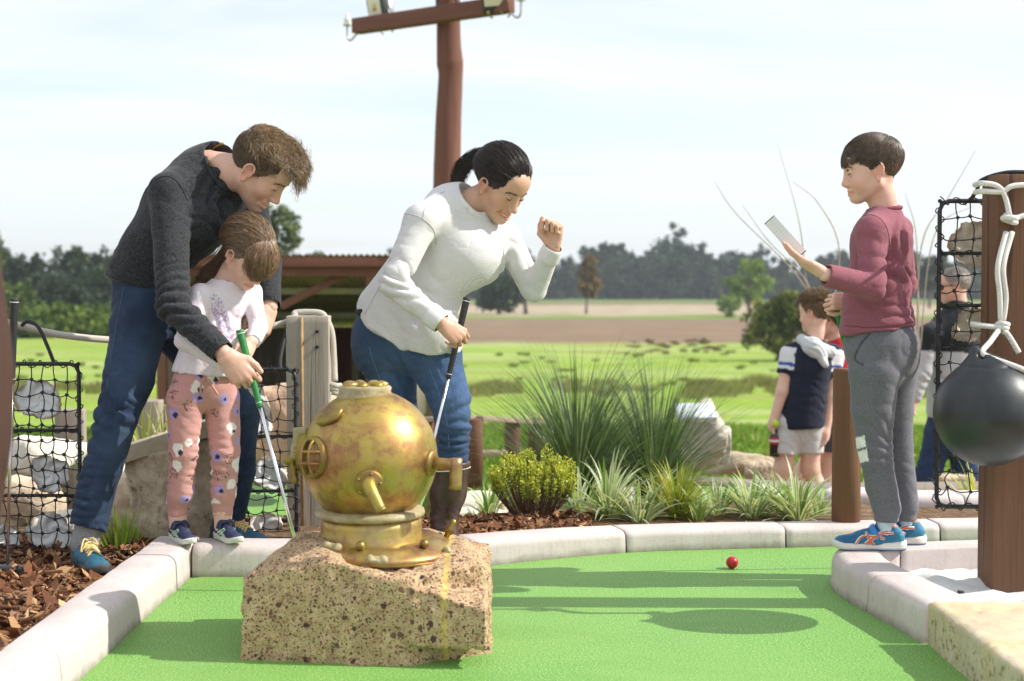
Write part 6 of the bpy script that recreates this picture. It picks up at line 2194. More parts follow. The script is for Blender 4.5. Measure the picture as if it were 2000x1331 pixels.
 def detail(s, root, origin, browc, lashc, teeth=False):
  """lashes, brows, teeth as children"""
  bvh = BVHTree.FromPolygons([tuple(v) for v in s.lV], [tuple(int(i) for i in f) for f in s.lF])
  def surf(x0, y, z, lift):
   hit = bvh.ray_cast(Vector((0.2, y, z)), Vector((-1, 0, 0)))
   x = hit[0].x if hit[0] else x0
   return np.array([x + lift, y, z])
  lm = plain('lash', lashc, lashc, 50, 0.6)
  for y in (-1, 1):
   m = MB()
   pts = [surf(0.08, y * (0.0325 + t * 0.0135), -0.0062 + 0.0035 * t * t + 0.0015 * t, 0.0002) for t in np.linspace(-1, 1, 9)]
   m.tube(s.out(pts) - origin, s.k * np.array([0.0006, 0.0011, 0.0016, 0.0019, 0.002, 0.0019, 0.0017, 0.0014, 0.001]), 6)
   m.build('eyelashes', lm, root)
   m = MB()
   rs = np.random.default_rng(3)
   for k in range(46):
    t = rs.uniform(-1, 1)
    p = surf(0.08, y * (0.0335 + t * 0.018), 0.0165 + 0.0045 * (1 - t * t) + rs.normal(0, 0.0012) - 0.001 * t, 0.0006)
    q = p + np.array([-0.001, y * 0.006, 0.0012 * (1 - 1.5 * t)])
    m.tube(s.out([p, (p + q) / 2 + [0.0012, 0, 0], q]) - origin, s.k * np.array([0.0010, 0.0009, 0.0003]), 4)
   m.build('eyebrow', plain('brow', browc, browc, 50, 0.7), root)
  if teeth:
   m = MB()
   pts = [p + np.array([-0.0065, 0, 0.0014]) for p in s.mouth[1:-1]]
   m.tube(s.out(spline(pts, 24)) - origin, s.k * 0.0042, 8)
   m.build('teeth', plain('teeth', (0.80, 0.76, 0.66), None, 20, 0.3), root)
   m = MB()
   pts = [p + np.array([-0.0085, 0, -0.0045]) for p in s.mouth[1:-1]]
   m.tube(s.out(spline(pts, 24)) - origin, s.k * 0.0046, 8)
   m.build('tongue', plain('inner_mouth', (0.20, 0.05, 0.045), None, 20, 0.4), root)

def scalp_roots(n, region, rs):
 out = []
 tot = 0
 while tot < n:
  d = rs.normal(size=(n * 3, 3)); d /= np.linalg.norm(d, axis=1, keepdims=True)
  P = SK_C + d * SK_R
  P = P[region(P)]
  out.append(P); tot += len(P)
 return np.concatenate(out)[:n]

def scalp_n(P):
 g = (P - SK_C) / SK_R ** 2
 return g / (np.linalg.norm(g, axis=1, keepdims=True) + 1e-9)

def grow(P, length, K, flow, lift, rs, jitter=0.15, grow_r=1.0, grav=None):
 """strands (n,K,3) that start at P and follow flow(p, i) over the scalp"""
 n = len(P)
 L = np.broadcast_to(np.asarray(length, float), (n,))[:, None]
 out = [P.copy()]
 p = P.copy()
 jit = rs.normal(size=(n, 3)) * jitter
 for i in range(K - 1):
  u = i / (K - 1)
  nn = scalp_n(p)
  f = flow(p, u) + jit
  f = f - nn * (f * nn).sum(1, keepdims=True) * (1.0 if lift is not None else 0)
  f /= np.linalg.norm(f, axis=1, keepdims=True) + 1e-9
  lf = lift(p, u) if callable(lift) else lift
  d = f + nn * np.asarray(lf).reshape(-1, 1)
  if grav is not None:
   d = d + grav * u
  d /= np.linalg.norm(d, axis=1, keepdims=True) + 1e-9
  p = p + d * L / (K - 1)
  q = (p - SK_C) / (SK_R * grow_r)
  r = np.linalg.norm(q, axis=1, keepdims=True)
  ins = r < 1.0
  p = np.where(ins, SK_C + q / np.maximum(r, 1e-6) * SK_R * grow_r, p)
  out.append(p.copy())
 return np.stack(out, 1)

def strand_mesh(S, r0, r1, cols, sides=3, taper=0.5):
 n, K, _ = S.shape
 T = np.gradient(S, axis=1)
 T /= np.linalg.norm(T, axis=2, keepdims=True) + 1e-12
 ref = np.array([0.31, 0.87, 0.38])
 A = np.cross(T, ref); A /= np.linalg.norm(A, axis=2, keepdims=True) + 1e-9
 B = np.cross(T, A)
 t = np.linspace(0, 1, K)
 R = (np.asarray(r0).reshape(-1, 1) * (1 - t[None] ** (1 / max(taper, 1e-3))) + r1 * t[None])
 an = np.linspace(0, 2 * np.pi, sides, endpoint=False)
 V = S[:, :, None, :] + R[:, :, None, None] * (np.cos(an)[None, None, :, None] * A[:, :, None, :] + np.sin(an)[None, None, :, None] * B[:, :, None, :])
 V = V.reshape(-1, 3)
 o = (np.arange(n) * K * sides)[:, None, None]
 i = (np.arange(K - 1) * sides)[None, :, None]
 j = np.arange(sides)[None, None, :]
 j2 = (j + 1) % sides
 F = np.stack([o + i + j, o + i + j2, o + i + sides + j2, o + i + sides + j], -1).reshape(-1, 4)
 return V, F, np.repeat(cols, K * sides, 0)

def hand(wrist, xdir, zdir, side, k=1.0, curls=None, thumb=None, skin=(0.6, 0.38, 0.28), arm_to=None, arm_r=0.029, spread=0.0):
 """side +1 right hand, -1 left. curls: 4 x (mcp, pip, dip) degrees"""
 A = axes(xdir, zdir)
 curls = curls or [(35, 45, 25)] * 4
 S = Solid()
 kn = [(0.088, 0.027, 0.002), (0.092, 0.008, 0.005), (0.087, -0.011, 0.003), (0.079, -0.028, -0.003)]
 ph = [(0.044, 0.026, 0.021), (0.049, 0.030, 0.022), (0.045, 0.028, 0.022), (0.036, 0.021, 0.019)]
 rr = [0.0092, 0.0095, 0.0090, 0.0080]
 S.ell((0.048, -0.001, -0.004), (0.044, 0.036, 0.0135), k=0.01)
 for i in range(4):
  b = np.array(kn[i])
  S.cone((0.008, b[1] * 0.55, -0.002), b, 0.0125, 0.0112, 0.012)
  ang = 0.0
  sp = (1.5 - i) * rad(3 + spread)
  p = b
  for j in range(3):
   ang += rad(curls[i][j])
   d = np.array([math.cos(ang) * math.cos(sp), math.sin(sp) * math.cos(ang * 0.5), -math.sin(ang)])
   q = p + d * ph[i][j]
   S.cone(p, q, rr[i] * (1 - 0.10 * j), rr[i] * (1 - 0.10 * (j + 1)), 0.0032)
   p = q
 th = thumb or [(0.022, 0.026, -0.010), (0.050, 0.046, -0.020), (0.080, 0.050, -0.026), (0.104, 0.046, -0.030)]
 S.cone((0.012, 0.012, -0.008), th[1], 0.015, 0.0125, 0.012)
 S.cone(th[1], th[2], 0.0118, 0.0105, 0.004)
 S.cone(th[2], th[3], 0.0105, 0.0082, 0.003)
 aw = (-0.10, 0, 0) if arm_to is None else (A.T @ (np.asarray(arm_to) - np.asarray(wrist))) / k * np.array([1, side, 1])
 S.cone((0.01, 0, -0.001), np.asarray(aw) * 0.35, 0.0255, 0.0265, 0.015, flat=(np.array([0, 0, 1.0]), 0.78))
 S.cone(np.asarray(aw) * 0.3, aw, 0.026, arm_r, 0.015)
 V, F = S.geo(0.0024)
 C = np.tile(np.asarray(skin), (len(V), 1))
 tip = np.clip((V[:, :1] - 0.06) / 0.06, 0, 1) * 0.3
 C = C * (1 - tip) + C * np.array([1.0, 0.76, 0.70]) * tip
 kf = sum(np.exp(-(((V - np.array(c)) / 0.010) ** 2).sum(1)) for c in kn)[:, None] * 0.35
 C = C * (1 - kf) + C * np.array([1.0, 0.72, 0.66]) * kf
 V = V * np.array([1, side, 1])
 if side < 0:
  F = F[:, ::-1]
 return V * k @ A.T + np.asarray(wrist), F, C

def join(parts):
 V, F, C, n = [], [], [], 0
 for v, f, c in parts:
  V.append(v); F.append(f + n); C.append(c); n += len(v)
 return np.concatenate(V), np.concatenate(F), np.concatenate(C)

def ridges(V, pt, axis, r, amp, wl, seed=0, tw=1.2):
 """folds across 'axis' gathered round pt"""
 axis = unit(axis)
 q = V - np.asarray(pt)
 w = np.exp(-(np.linalg.norm(q, axis=1) / r) ** 2)
 ph = (q @ axis) / wl * math.pi + tw * 3.4 * vnoise(V * 8.0, seed) + 0.9 * vnoise(V * 22.0, seed + 5)
 f = np.abs(np.sin(ph)) ** 0.8 - 0.7
 return 1.3 * amp * w * f * np.clip(0.42 + 1.3 * vnoise(V * np.array([7.0, 7.0, 7.0]) + seed, seed + 9), 0, 1.1)

class Person:
 def __init__(s, label, base):
  s.base = np.asarray(base, float)
  s.root = thing('person', label, 'person', s.base)
  s.body = []
 def wear(s, name, solid, mat, h=0.0055, disp=None, color=None, label=None):
  V, F = solid.geo(h, disp)
  C = np.ones((len(V), 3)) if color is None else color(V)
  o = link(name, np_mesh(name, V - s.base, F, C), mat, s.root)
  if label:
   o['label'] = label
  s.last = (V, F)
  return o
 def stitch(s, name, pxs, mat, r, parent, lift=0.0006):
  V, F = s.last
  bv = BVHTree.FromPolygons([tuple(v) for v in V], [tuple(int(i) for i in f) for f in F])
  o = np.array([0, 0, CAM_H]); pts = []
  for px, py in spline([(a, b, 0) for a, b in pxs], 24)[:, :2]:
   dr = unit(W(px, py, 5.0) - o); hit = bv.ray_cast(Vector(o), Vector(dr))
   if hit[0]:
    pts.append(np.array(hit[0]) - dr * lift)
  if len(pts) > 3:
   m = MB(); m.tube(np.array(pts) - s.base, r, 6); m.build(name, mat, parent)
 def flesh(s, solid, skin, h=0.01):
  V, F = solid.geo(h)
  s.body.append((V, F, np.tile(np.asarray(skin), (len(V), 1))))
 def finish(s, scalp=None):
  V, F, C = join(s.body)
  if scalp is not None:
   C = scalp(V, C)
  return link('body', np_mesh('body', V - s.base, F, C), MT['skin'], s.root)
 def hair(s, head, strands, mat, r0, r1, cols, name='hair', sides=3, taper=0.6):
  V, F, C = strand_mesh(head.out(strands) if head is not None else strands, r0, r1, cols, sides, taper)
  o = link(name, np_mesh(name, V - s.base, F, C), mat, s.root)
  return o

def tones(n, rs, lo=0.6, hi=1.35):
 return np.repeat(rs.uniform(lo, hi, (n, 1)), 3, 1)

def shoe(person, ankle, dirv, z0, L, upper_mat, sole_mat, upper_col=None, high=0.36, laces=None, name='shoe', stripe=None, collar=None, tongue_mat=None):
 """running shoe: upper, sole, laces; ankle gives the x, y of the leg"""
 d = unit(np.array([dirv[0], dirv[1], 0.0]))
 A = np.stack([d, np.cross([0, 0, 1.0], d), [0, 0, 1.0]], 1)
 heel = np.array([ankle[0], ankle[1], z0]) - d * 0.27 * L
 out = lambda P: np.asarray(P) * L @ A.T + heel - person.base
 S = Solid()
 cut = [((0, 0, 0.075), (0, 0, -1))]
 S.cone((0.15, 0, 0.17), (0.42, 0, 0.15), 0.128, 0.135, 0.05, cuts=cut)
 S.cone((0.42, 0, 0.15), (0.80, 0.012, 0.095), 0.135, 0.120, 0.05, flat=(np.array([0, 0, 1.0]), 0.85), cuts=cut)
 S.ell((0.85, 0.012, 0.10), (0.13, 0.125, 0.085), k=0.05, cuts=cut)
 S.cone((0.22, 0, 0.2), (0.23, 0, high), 0.128, 0.120, 0.05, cuts=[((0.23, 0, high - 0.03), (-0.25, 0, 1))])
 S.cone((0.40, 0, 0.22), (0.62, 0, 0.16), 0.10, 0.10, 0.04, cuts=cut)
 S.cone((0.38, 0, 0.27), (0.345, 0, high + 0.02), 0.055, 0.05, 0.03)
 S.cone((0.23, 0, 0.22), (0.235, 0, high + 0.1), 0.088, 0.10, 0.012, op='s')
 V, F = S.geo(0.016, lambda V: 0.004 * vnoise(V * 30, 3))
 C = np.ones((len(V), 3)) if upper_col is None else upper_col(V)
 up = link(name, np_mesh(name, out(V), F, C), upper_mat, person.root)
 # sole: footprint swept up, thicker at the heel
 u = np.linspace(0, 1, 28)
 half = np.interp(u, [0, 0.04, 0.12, 0.3, 0.5, 0.7, 0.86, 0.95, 0.985, 1.0], [0.02, 0.085, 0.125, 0.125, 0.122, 0.145, 0.14, 0.10, 0.06, 0.02])
 cen = np.interp(u, [0, 0.5, 1], [0, 0.0, 0.02])
 ring = np.concatenate([np.c_[u, cen + half], np.c_[u[::-1], (cen - half)[::-1]]])
 n = len(ring)
 lev = []
 for zf, sc in ((0.0, 0.94), (0.02, 1.0), (0.075, 1.03), (0.105, 0.98)):
  zz = zf * np.interp(ring[:, 0], [0, 0.3, 0.7, 1.0], [1.25, 1.15, 0.9, 0.95]) + 0.05 * np.clip((ring[:, 0] - 0.72) / 0.28, 0, 1) ** 2
  cc = np.c_[(ring[:, 0] - 0.5) * (1 + (sc - 1) * 0.4) + 0.5, ring[:, 1] * sc, zz]
  lev.append(cc)
 SV = np.concatenate(lev)
 j = np.arange(n)
 Q = np.concatenate([np.stack([i * n + j, (i + 1) * n + j, (i + 1) * n + (j + 1) % n, i * n + (j + 1) % n], 1) for i in range(3)])
 caps = [np.arange(n)[None, :], (3 * n + np.arange(n))[None, ::-1]]
 link('sole', np_mesh('sole', out(SV), [Q[:, ::-1]] + [c[:, ::-1] for c in caps]), sole_mat, up)
 bvh = BVHTree.FromPolygons([tuple(v) for v in V], [tuple(int(i) for i in f) for f in F])
 def onside(x, z, sgn, lift=0.004):
  hit = bvh.ray_cast(Vector((x, sgn * 0.5, z)), Vector((0, -sgn, 0)))
  y = hit[0].y if hit[0] else sgn * 0.12
  return np.array([x, y + sgn * lift, z])
 def ontop(x, y, lift=0.006):
  hit = bvh.ray_cast(Vector((x, y, 0.8)), Vector((0, 0, -1)))
  return np.array([x, y, (hit[0].z if hit[0] else 0.2) + lift])
 if laces is not None:
  m = MB()
  for i, x in enumerate(np.linspace(0.46, 0.66, 5)):
   for s in (-1, 1):
    m.tube(out(spline([ontop(x, s * 0.075), ontop(x + 0.02, 0.0, 0.016), ontop(x + 0.045, -s * 0.075)], 10)), 0.011 * L, 6)
  m.tube(out(spline([ontop(0.45, 0, 0.02), ontop(0.47, 0.05, 0.07), ontop(0.52, 0.09, 0.05), ontop(0.50, 0.03, 0.03)], 14)), 0.010 * L, 6)
  m.tube(out(spline([ontop(0.45, 0, 0.02), ontop(0.48, -0.06, 0.07), ontop(0.56, -0.11, 0.03), ontop(0.50, -0.03, 0.03)], 14)), 0.010 * L, 6)
  m.build('lace', laces, up)
 if stripe is not None:
  for si, (mat, w, lines) in enumerate(stripe):
   lift = 0.0 if si == 0 else 0.010
   m = MB()
   for ln in lines:
    for s in (-1, 1):
     P = spline([(a, 0, b) for a, b in ln], 12)
     P = np.array([onside(p[0], p[2], s, lift) for p in P])
     m.tube(out(P), w * L, 6, True)
   m.build('side_stripe', mat, up)
 if collar is not None:
  m = MB()
  a = np.linspace(0, 2 * np.pi, 25)
  pts = np.stack([0.235 + 0.105 * np.cos(a), 0.105 * np.sin(a), high - 0.03 + 0.25 * 0.105 * np.cos(a)], 1)
  m.tube(out(pts), 0.02 * L, 8, False)
  m.build('collar', collar, up)
 return up
# ------------------------------------------------------------------ the four players
def hairline(xs, zs):
 def region(P):
  return P[:, 2] > np.interp(P[:, 0], xs, zs) + 0.0045 * vnoise(P * 130, 3) + 0.003 * vnoise(P * 420, 5)
 return region

def scalp_paint(head, region, col, q1=1.07):
 def f(V, C):
  L = head.inv(V)
  q = np.linalg.norm((L - SK_C) / SK_R, axis=1)
  m = region(L) & (q < q1) & (q > 0.8)
  C = C.copy(); C[m] = col
  return C
 return f

SKIN_A = (0.67, 0.425, 0.33)      # fair
SKIN_B = (0.59, 0.37, 0.26)      # olive
SKIN_C = (0.71, 0.465, 0.37)

def build_man():
 p = Person('bending man in charcoal jumper and blue jeans guiding the girl', (*W(300, 1060, 4.95)[:2], 0.05))
 Z = lambda a, b: unit(np.asarray(b) - np.asarray(a))
 # jumper
 waist, chest, upper = W(285, 528, 4.97), W(368, 412, 4.96), W(402, 350, 4.95)
 shN, shF = W(331, 376, 4.80), W(488, 402, 5.08)
 elN, wrN = W(338, 598, 4.66), W(437, 690, 4.56)
 elF, wrF = W(523, 512, 5.06), W(527, 600, 4.93)
 hem = W(272, 556, 4.97)
 S = Solid()
 S.cone(hem, waist, 0.112, 0.112, 0.04, cuts=[(W(272, 550, 4.97), Z(waist, hem) + np.array([0, 0, -0.6]))])
 S.cone(waist, chest, 0.112, 0.150, 0.05)
 S.cone(chest, upper, 0.150, 0.105, 0.05)
 S.cone(upper, W(424, 318, 4.92), 0.10, 0.074, 0.04)
 S.cone(upper, shN, 0.095, 0.070, 0.05); S.cone(upper, shF, 0.095, 0.062, 0.05)
 S.cone(W(300, 480, 4.93), W(370, 430, 4.86), 0.095, 0.10, 0.05)
 S.cone(shN, elN, 0.068, 0.053, 0.015)
 S.cone(elN, wrN, 0.054, 0.040, 0.012, cuts=[(wrN, Z(elN, wrN))])
 S.cone(shF, elF, 0.062, 0.048, 0.015)
 S.cone(elF, wrF, 0.048, 0.040, 0.012, cuts=[(wrF, Z(elF, wrF))])
 S.cone(wrN - Z(elN, wrN) * 0.03, wrN + Z(elN, wrN) * 0.05, 0.034, 0.036, 0.004, op='s')
 S.cone(wrF - Z(elF, wrF) * 0.03, wrF + Z(elF, wrF) * 0.05, 0.034, 0.036, 0.004, op='s')
 S.cone(W(440, 300, 4.88), W(424, 318, 4.92), 0.066, 0.062, 0.008, op='s')
 def disp(V):
  return (ridges(V, elN, Z(shN, elN) + np.array([0.4, 0, 0]), 0.12, 0.018, 0.035, 1) + ridges(V, W(380, 410, 4.82), (0.6, 0, 0.8), 0.10, 0.013, 0.045, 2) + ridges(V, waist, (0.15, 0, 1), 0.14, 0.014, 0.035, 3)
    + ridges(V, wrN, Z(elN, wrN), 0.09, 0.006, 0.02, 4) + ridges(V, elF, (0, 0, 1), 0.08, 0.007, 0.03, 6) + ridges(V, W(430, 400, 4.88), (0.8, 0, -0.5), 0.13, 0.020, 0.055, 7) + 0.0025 * fbm(V * 16, 2, 8))
 wool = mat_knit('charcoal_wool', (0.057, 0.060, 0.066), (0.011, 0.011, 0.013), 110, 1.6, bump=0.4, sheen=0.10, wt=0.06)
 ju = p.wear('jumper', S, wool, 0.0058, disp)
 wt_ = plain('wool_seam', (0.03, 0.032, 0.036), None, 50, 0.95)
 p.stitch('seam', [(282, 378), (300, 352), (330, 345), (352, 362), (366, 392)], wt_, 0.0022, ju)
 p.stitch('seam', [(226, 535), (250, 543), (285, 546)], wt_, 0.002, ju)
 p.stitch('neckband', [(455, 272), (432, 274), (412, 284), (402, 302), (406, 326), (420, 352), (440, 372)], wt_, 0.007, ju)
 p.stitch('shirt_collar', [(452, 280), (430, 282), (414, 292), (408, 308), (412, 326)], plain('mustard_cotton', (0.25, 0.17, 0.045), None, 60, 0.9), 0.0045, ju)
 # jeans
 pel, hN, kN, aN = W(292, 592, 4.98), W(270, 640, 4.89), W(229, 815, 4.77), W(171, 1032, 4.69)
 hF, kF, aF = W(345, 640, 5.05), W(470, 808, 5.10), W(442, 1040, 5.15)
 S = Solid()
 S.cone(W(278, 545, 4.97), pel, 0.103, 0.122, 0.04, cuts=[(W(278, 543, 4.97), (0, 0, 1))])
 S.cone(pel, hN, 0.108, 0.096, 0.04); S.cone(pel, hF, 0.108, 0.096, 0.04)
 S.chain([hN, W(252, 740, 4.82), kN, W(198, 920, 4.72), aN], [0.096, 0.083, 0.069, 0.064, 0.064], 0.012, cuts=[(aN, (Z(kN, aN)))])
 S.chain([hF, kF, W(465, 920, 5.12), aF], [0.096, 0.068, 0.060, 0.056], 0.012, cuts=[(aF, Z(kF, aF))])
 S.cone(aN, aN + Z(kN, aN) * 0.05, 0.052, 0.055, 0.004, op='s')
 def disp(V):
  return (ridges(V, kN, Z(hN, kN) + np.array([0.5, 0, 0]), 0.17, 0.020, 0.050, 11) + ridges(V, kN + [0, 0, -0.05], Z(hN, kN) - np.array([0.5, 0, 0]), 0.13, 0.016, 0.040, 17) + ridges(V, aN - Z(kN, aN) * 0.05, Z(kN, aN), 0.11, 0.026, 0.034, 12) + ridges(V, aN - Z(kN, aN) * 0.07, Z(kN, aN) + np.array([0.3, 0, 0]), 0.12, 0.022, 0.028, 18) + ridges(V, hN, (0.7, 0, 0.7), 0.14, 0.010, 0.05, 13)
    + ridges(V, kF, Z(hF, kF), 0.14, 0.012, 0.04, 14) + ridges(V, aF, Z(kF, aF), 0.14, 0.013, 0.034, 15) + 0.003 * fbm(V * 10, 2, 16))
 def dcol(V):
  f = np.clip(0.9 + 0.55 * np.exp(-(np.linalg.norm(V - W(245, 720, 4.72), axis=1) / 0.16) ** 2) + 0.35 * np.exp(-(np.linalg.norm(V - W(475, 760, 5.03), axis=1) / 0.14) ** 2) + 0.15 * vnoise(V * np.array([14, 14, 5]), 3), 0.5, 1.7)
  return np.repeat(f[:, None], 3, 1)
 jeans = mat_denim('dark_blue_denim', (0.009, 0.018, 0.042), (0.060, 0.100, 0.165), 0.6)
 jo = p.wear('jeans', S, jeans, 0.006, disp, dcol)
 # seam and belt
 V, F = p.last
 bv = BVHTree.FromPolygons([tuple(v) for v in V], [tuple(int(i) for i in f) for f in F])
 def seam(pxs, d, r=0.0011):
  pts = []
  for px, py in pxs:
   q = W(px, py, d); o = np.array([0, 0, CAM_H]); dr = unit(q - o)
   hit = bv.ray_cast(Vector(o), Vector(dr))
   if hit[0]:
    pts.append(np.array(hit[0]) - dr * 0.0008)
  if len(pts) > 2:
   m = MB(); m.tube(spline(pts, 40) - p.base, r, 5)
   m.build('seam', plain('seam_thread', (0.09, 0.12, 0.2), None, 50, 0.8), jo)
 seam([(242, 560), (230, 620), (217, 700), (208, 760)], 4.9)
 # boots
 blue = NT('blue_boot_nubuck'); bm_ = blue.out(blue.mix(blue.ramp(blue.noise(40, 4), [(0.3, 0), (0.7, 1)]), (0.012, 0.075, 0.13), (0.025, 0.13, 0.20)), 0.6, blue.bump(blue.noise(180, 3), 0.3, 0.002))
 dsole = plain('dark_rubber_sole', (0.035, 0.04, 0.042), (0.06, 0.065, 0.065), 60, 0.7)
 lace = plain('yellow_lace', (0.72, 0.55, 0.22), None, 60, 0.8)
 dN = (0.50, -0.86)
 shoe(p, W(165, 1050, 4.69), dN, 0.05, 0.285, bm_, dsole, None, 0.42, lace, 'boot')
 shoe(p, aF, (0.75, -0.6), 0.045, 0.285, bm_, dsole, None, 0.42, lace, 'boot')
 S = Solid(); S.cone(aN - Z(kN, aN) * 0.03, np.array([W(165, 1050, 4.69)[0], 4.69, 0.13]), 0.044, 0.046, 0.01)
 p.wear('sock', S, plain('grey_wool_sock', (0.30, 0.30, 0.31), (0.18, 0.18, 0.19), 160, 0.95, 0.4, 200, 0.002, vcol=True), 0.006)
 # flesh
 hd = Head(np.array([-0.859, 4.880, 1.379]), (-1.5, 44, 13), 1.08, W(405, 332, 4.94), 'man', SKIN_A, 0.058)
 p.body.append(hd.geo())
 S = Solid(); S.cone(pel, waist, 0.08, 0.09, 0.04); S.cone(waist, chest, 0.09, 0.11, 0.04); S.cone(chest, upper, 0.11, 0.06, 0.04)
 for a, b, r in ((upper, shN, .05), (upper, shF, .05), (shN, elN, .045), (elN, wrN, .033), (shF, elF, .04), (elF, wrF, .033), (pel, hN, .08), (pel, hF, .08), (hN, kN, .06), (kN, aN, .04), (hF, kF, .05), (kF, aF, .04)):
  S.cone(a, b, r, r * 0.85, 0.03)
 p.flesh(S, SKIN_A, 0.012)
 grip = [(62, 78, 40), (66, 80, 42), (68, 80, 42), (70, 76, 40)]
 p.body.append(hand(W(440, 694, 4.555), (0.62, 0.10, -0.78), (0.08, -1, 0.12), 1, 1.06, [(38, 62, 30), (46, 66, 34), (52, 70, 36), (56, 70, 36)], [(0.022, 0.026, -0.010), (0.054, 0.044, -0.006), (0.082, 0.050, -0.006), (0.106, 0.050, -0.010)], SKIN_A, elN, 0.036))
 p.body.append(hand(W(527, 602, 4.93), (-0.24, -0.55, -0.80), (0.72, -0.65, 0.15), -1, 1.06, [(28, 40, 24), (30, 46, 26), (34, 48, 28), (38, 48, 28)], [(0.022, 0.026, -0.010), (0.052, 0.048, -0.016), (0.080, 0.052, -0.022), (0.104, 0.046, -0.026)], SKIN_A, elF, 0.034))
 region = hairline([-0.12, -0.07, -0.035, -0.015, 0.02, 0.045, 0.075, 0.1], [-0.052, -0.052, -0.022, 0.02, -0.002, 0.03, 0.062, 0.075])
 p.finish(scalp_paint(hd, region, (0.055, 0.035, 0.02)))
 hd.detail(p.root, p.base, (0.10, 0.06, 0.03), (0.04, 0.025, 0.015))
 rs = np.random.default_rng(21)
 hm = mat_hair('brown_hair', (0.16, 0.102, 0.054), (0.28, 0.19, 0.105))
 # cropped sides
 P = scalp_roots(5200, region, rs)
 top = P[:, 2] > 0.075
 side = P[~top]
 S1 = grow(side, rs.uniform(0.018, 0.034, len(side)), 5, lambda q, u: np.tile([-0.75, 0, -0.65], (len(q), 1)) + np.stack([0 * q[:, 0], 0 * q[:, 0], -0.3 * np.sign(q[:, 0])], 1), 0.22, rs, 0.22)
 p.hair(hd, S1, hm, np.full(len(S1), 0.0010), 0.0003, tones(len(S1), rs, 0.45, 1.0), 'hair')
 # tousled top: tufts that stand up and forward
 nt = 300
 C = scalp_roots(nt, lambda Q: region(Q) & (Q[:, 2] > 0.066), rs)
 VV = []
 k = 30
 R_ = np.repeat(C, k, 0) + rs.normal(0, 0.0055, (nt * k, 3))
 q = (R_ - SK_C) / SK_R; R_ = SK_C + q / np.linalg.norm(q, axis=1, keepdims=True) * SK_R
 tuft = np.repeat(rs.normal(0, 0.36, (nt, 3)), k, 0)
 fwd = np.clip((np.repeat(C, k, 0)[:, 0] + 0.06) / 0.13, 0, 1)
 LL = np.repeat(rs.uniform(0.7, 1.15, nt), k) * (0.044 + 0.055 * fwd) * rs.uniform(0.75, 1.05, nt * k)
 def flow(q, u):
  return np.stack([0.9 + 0 * q[:, 0], 0.5 * np.sign(q[:, 1]) * np.abs(q[:, 1]) / 0.08, 0.3 + 0 * q[:, 0]], 1) + tuft
 S2 = grow(R_, LL, 7, flow, lambda q, u: (0.95 - 0.55 * u) * (0.55 + 0.55 * fwd), rs, 0.16, 1.0)
 p.hair(hd, S2, hm, np.full(len(S2), 0.0009), 0.00025, np.repeat(np.repeat(rs.uniform(0.6, 1.7, (nt, 1)), k, 0) * rs.uniform(0.7, 1.3, (nt * k, 1)), 3, 1), 'hair')
 return hd
build_man()

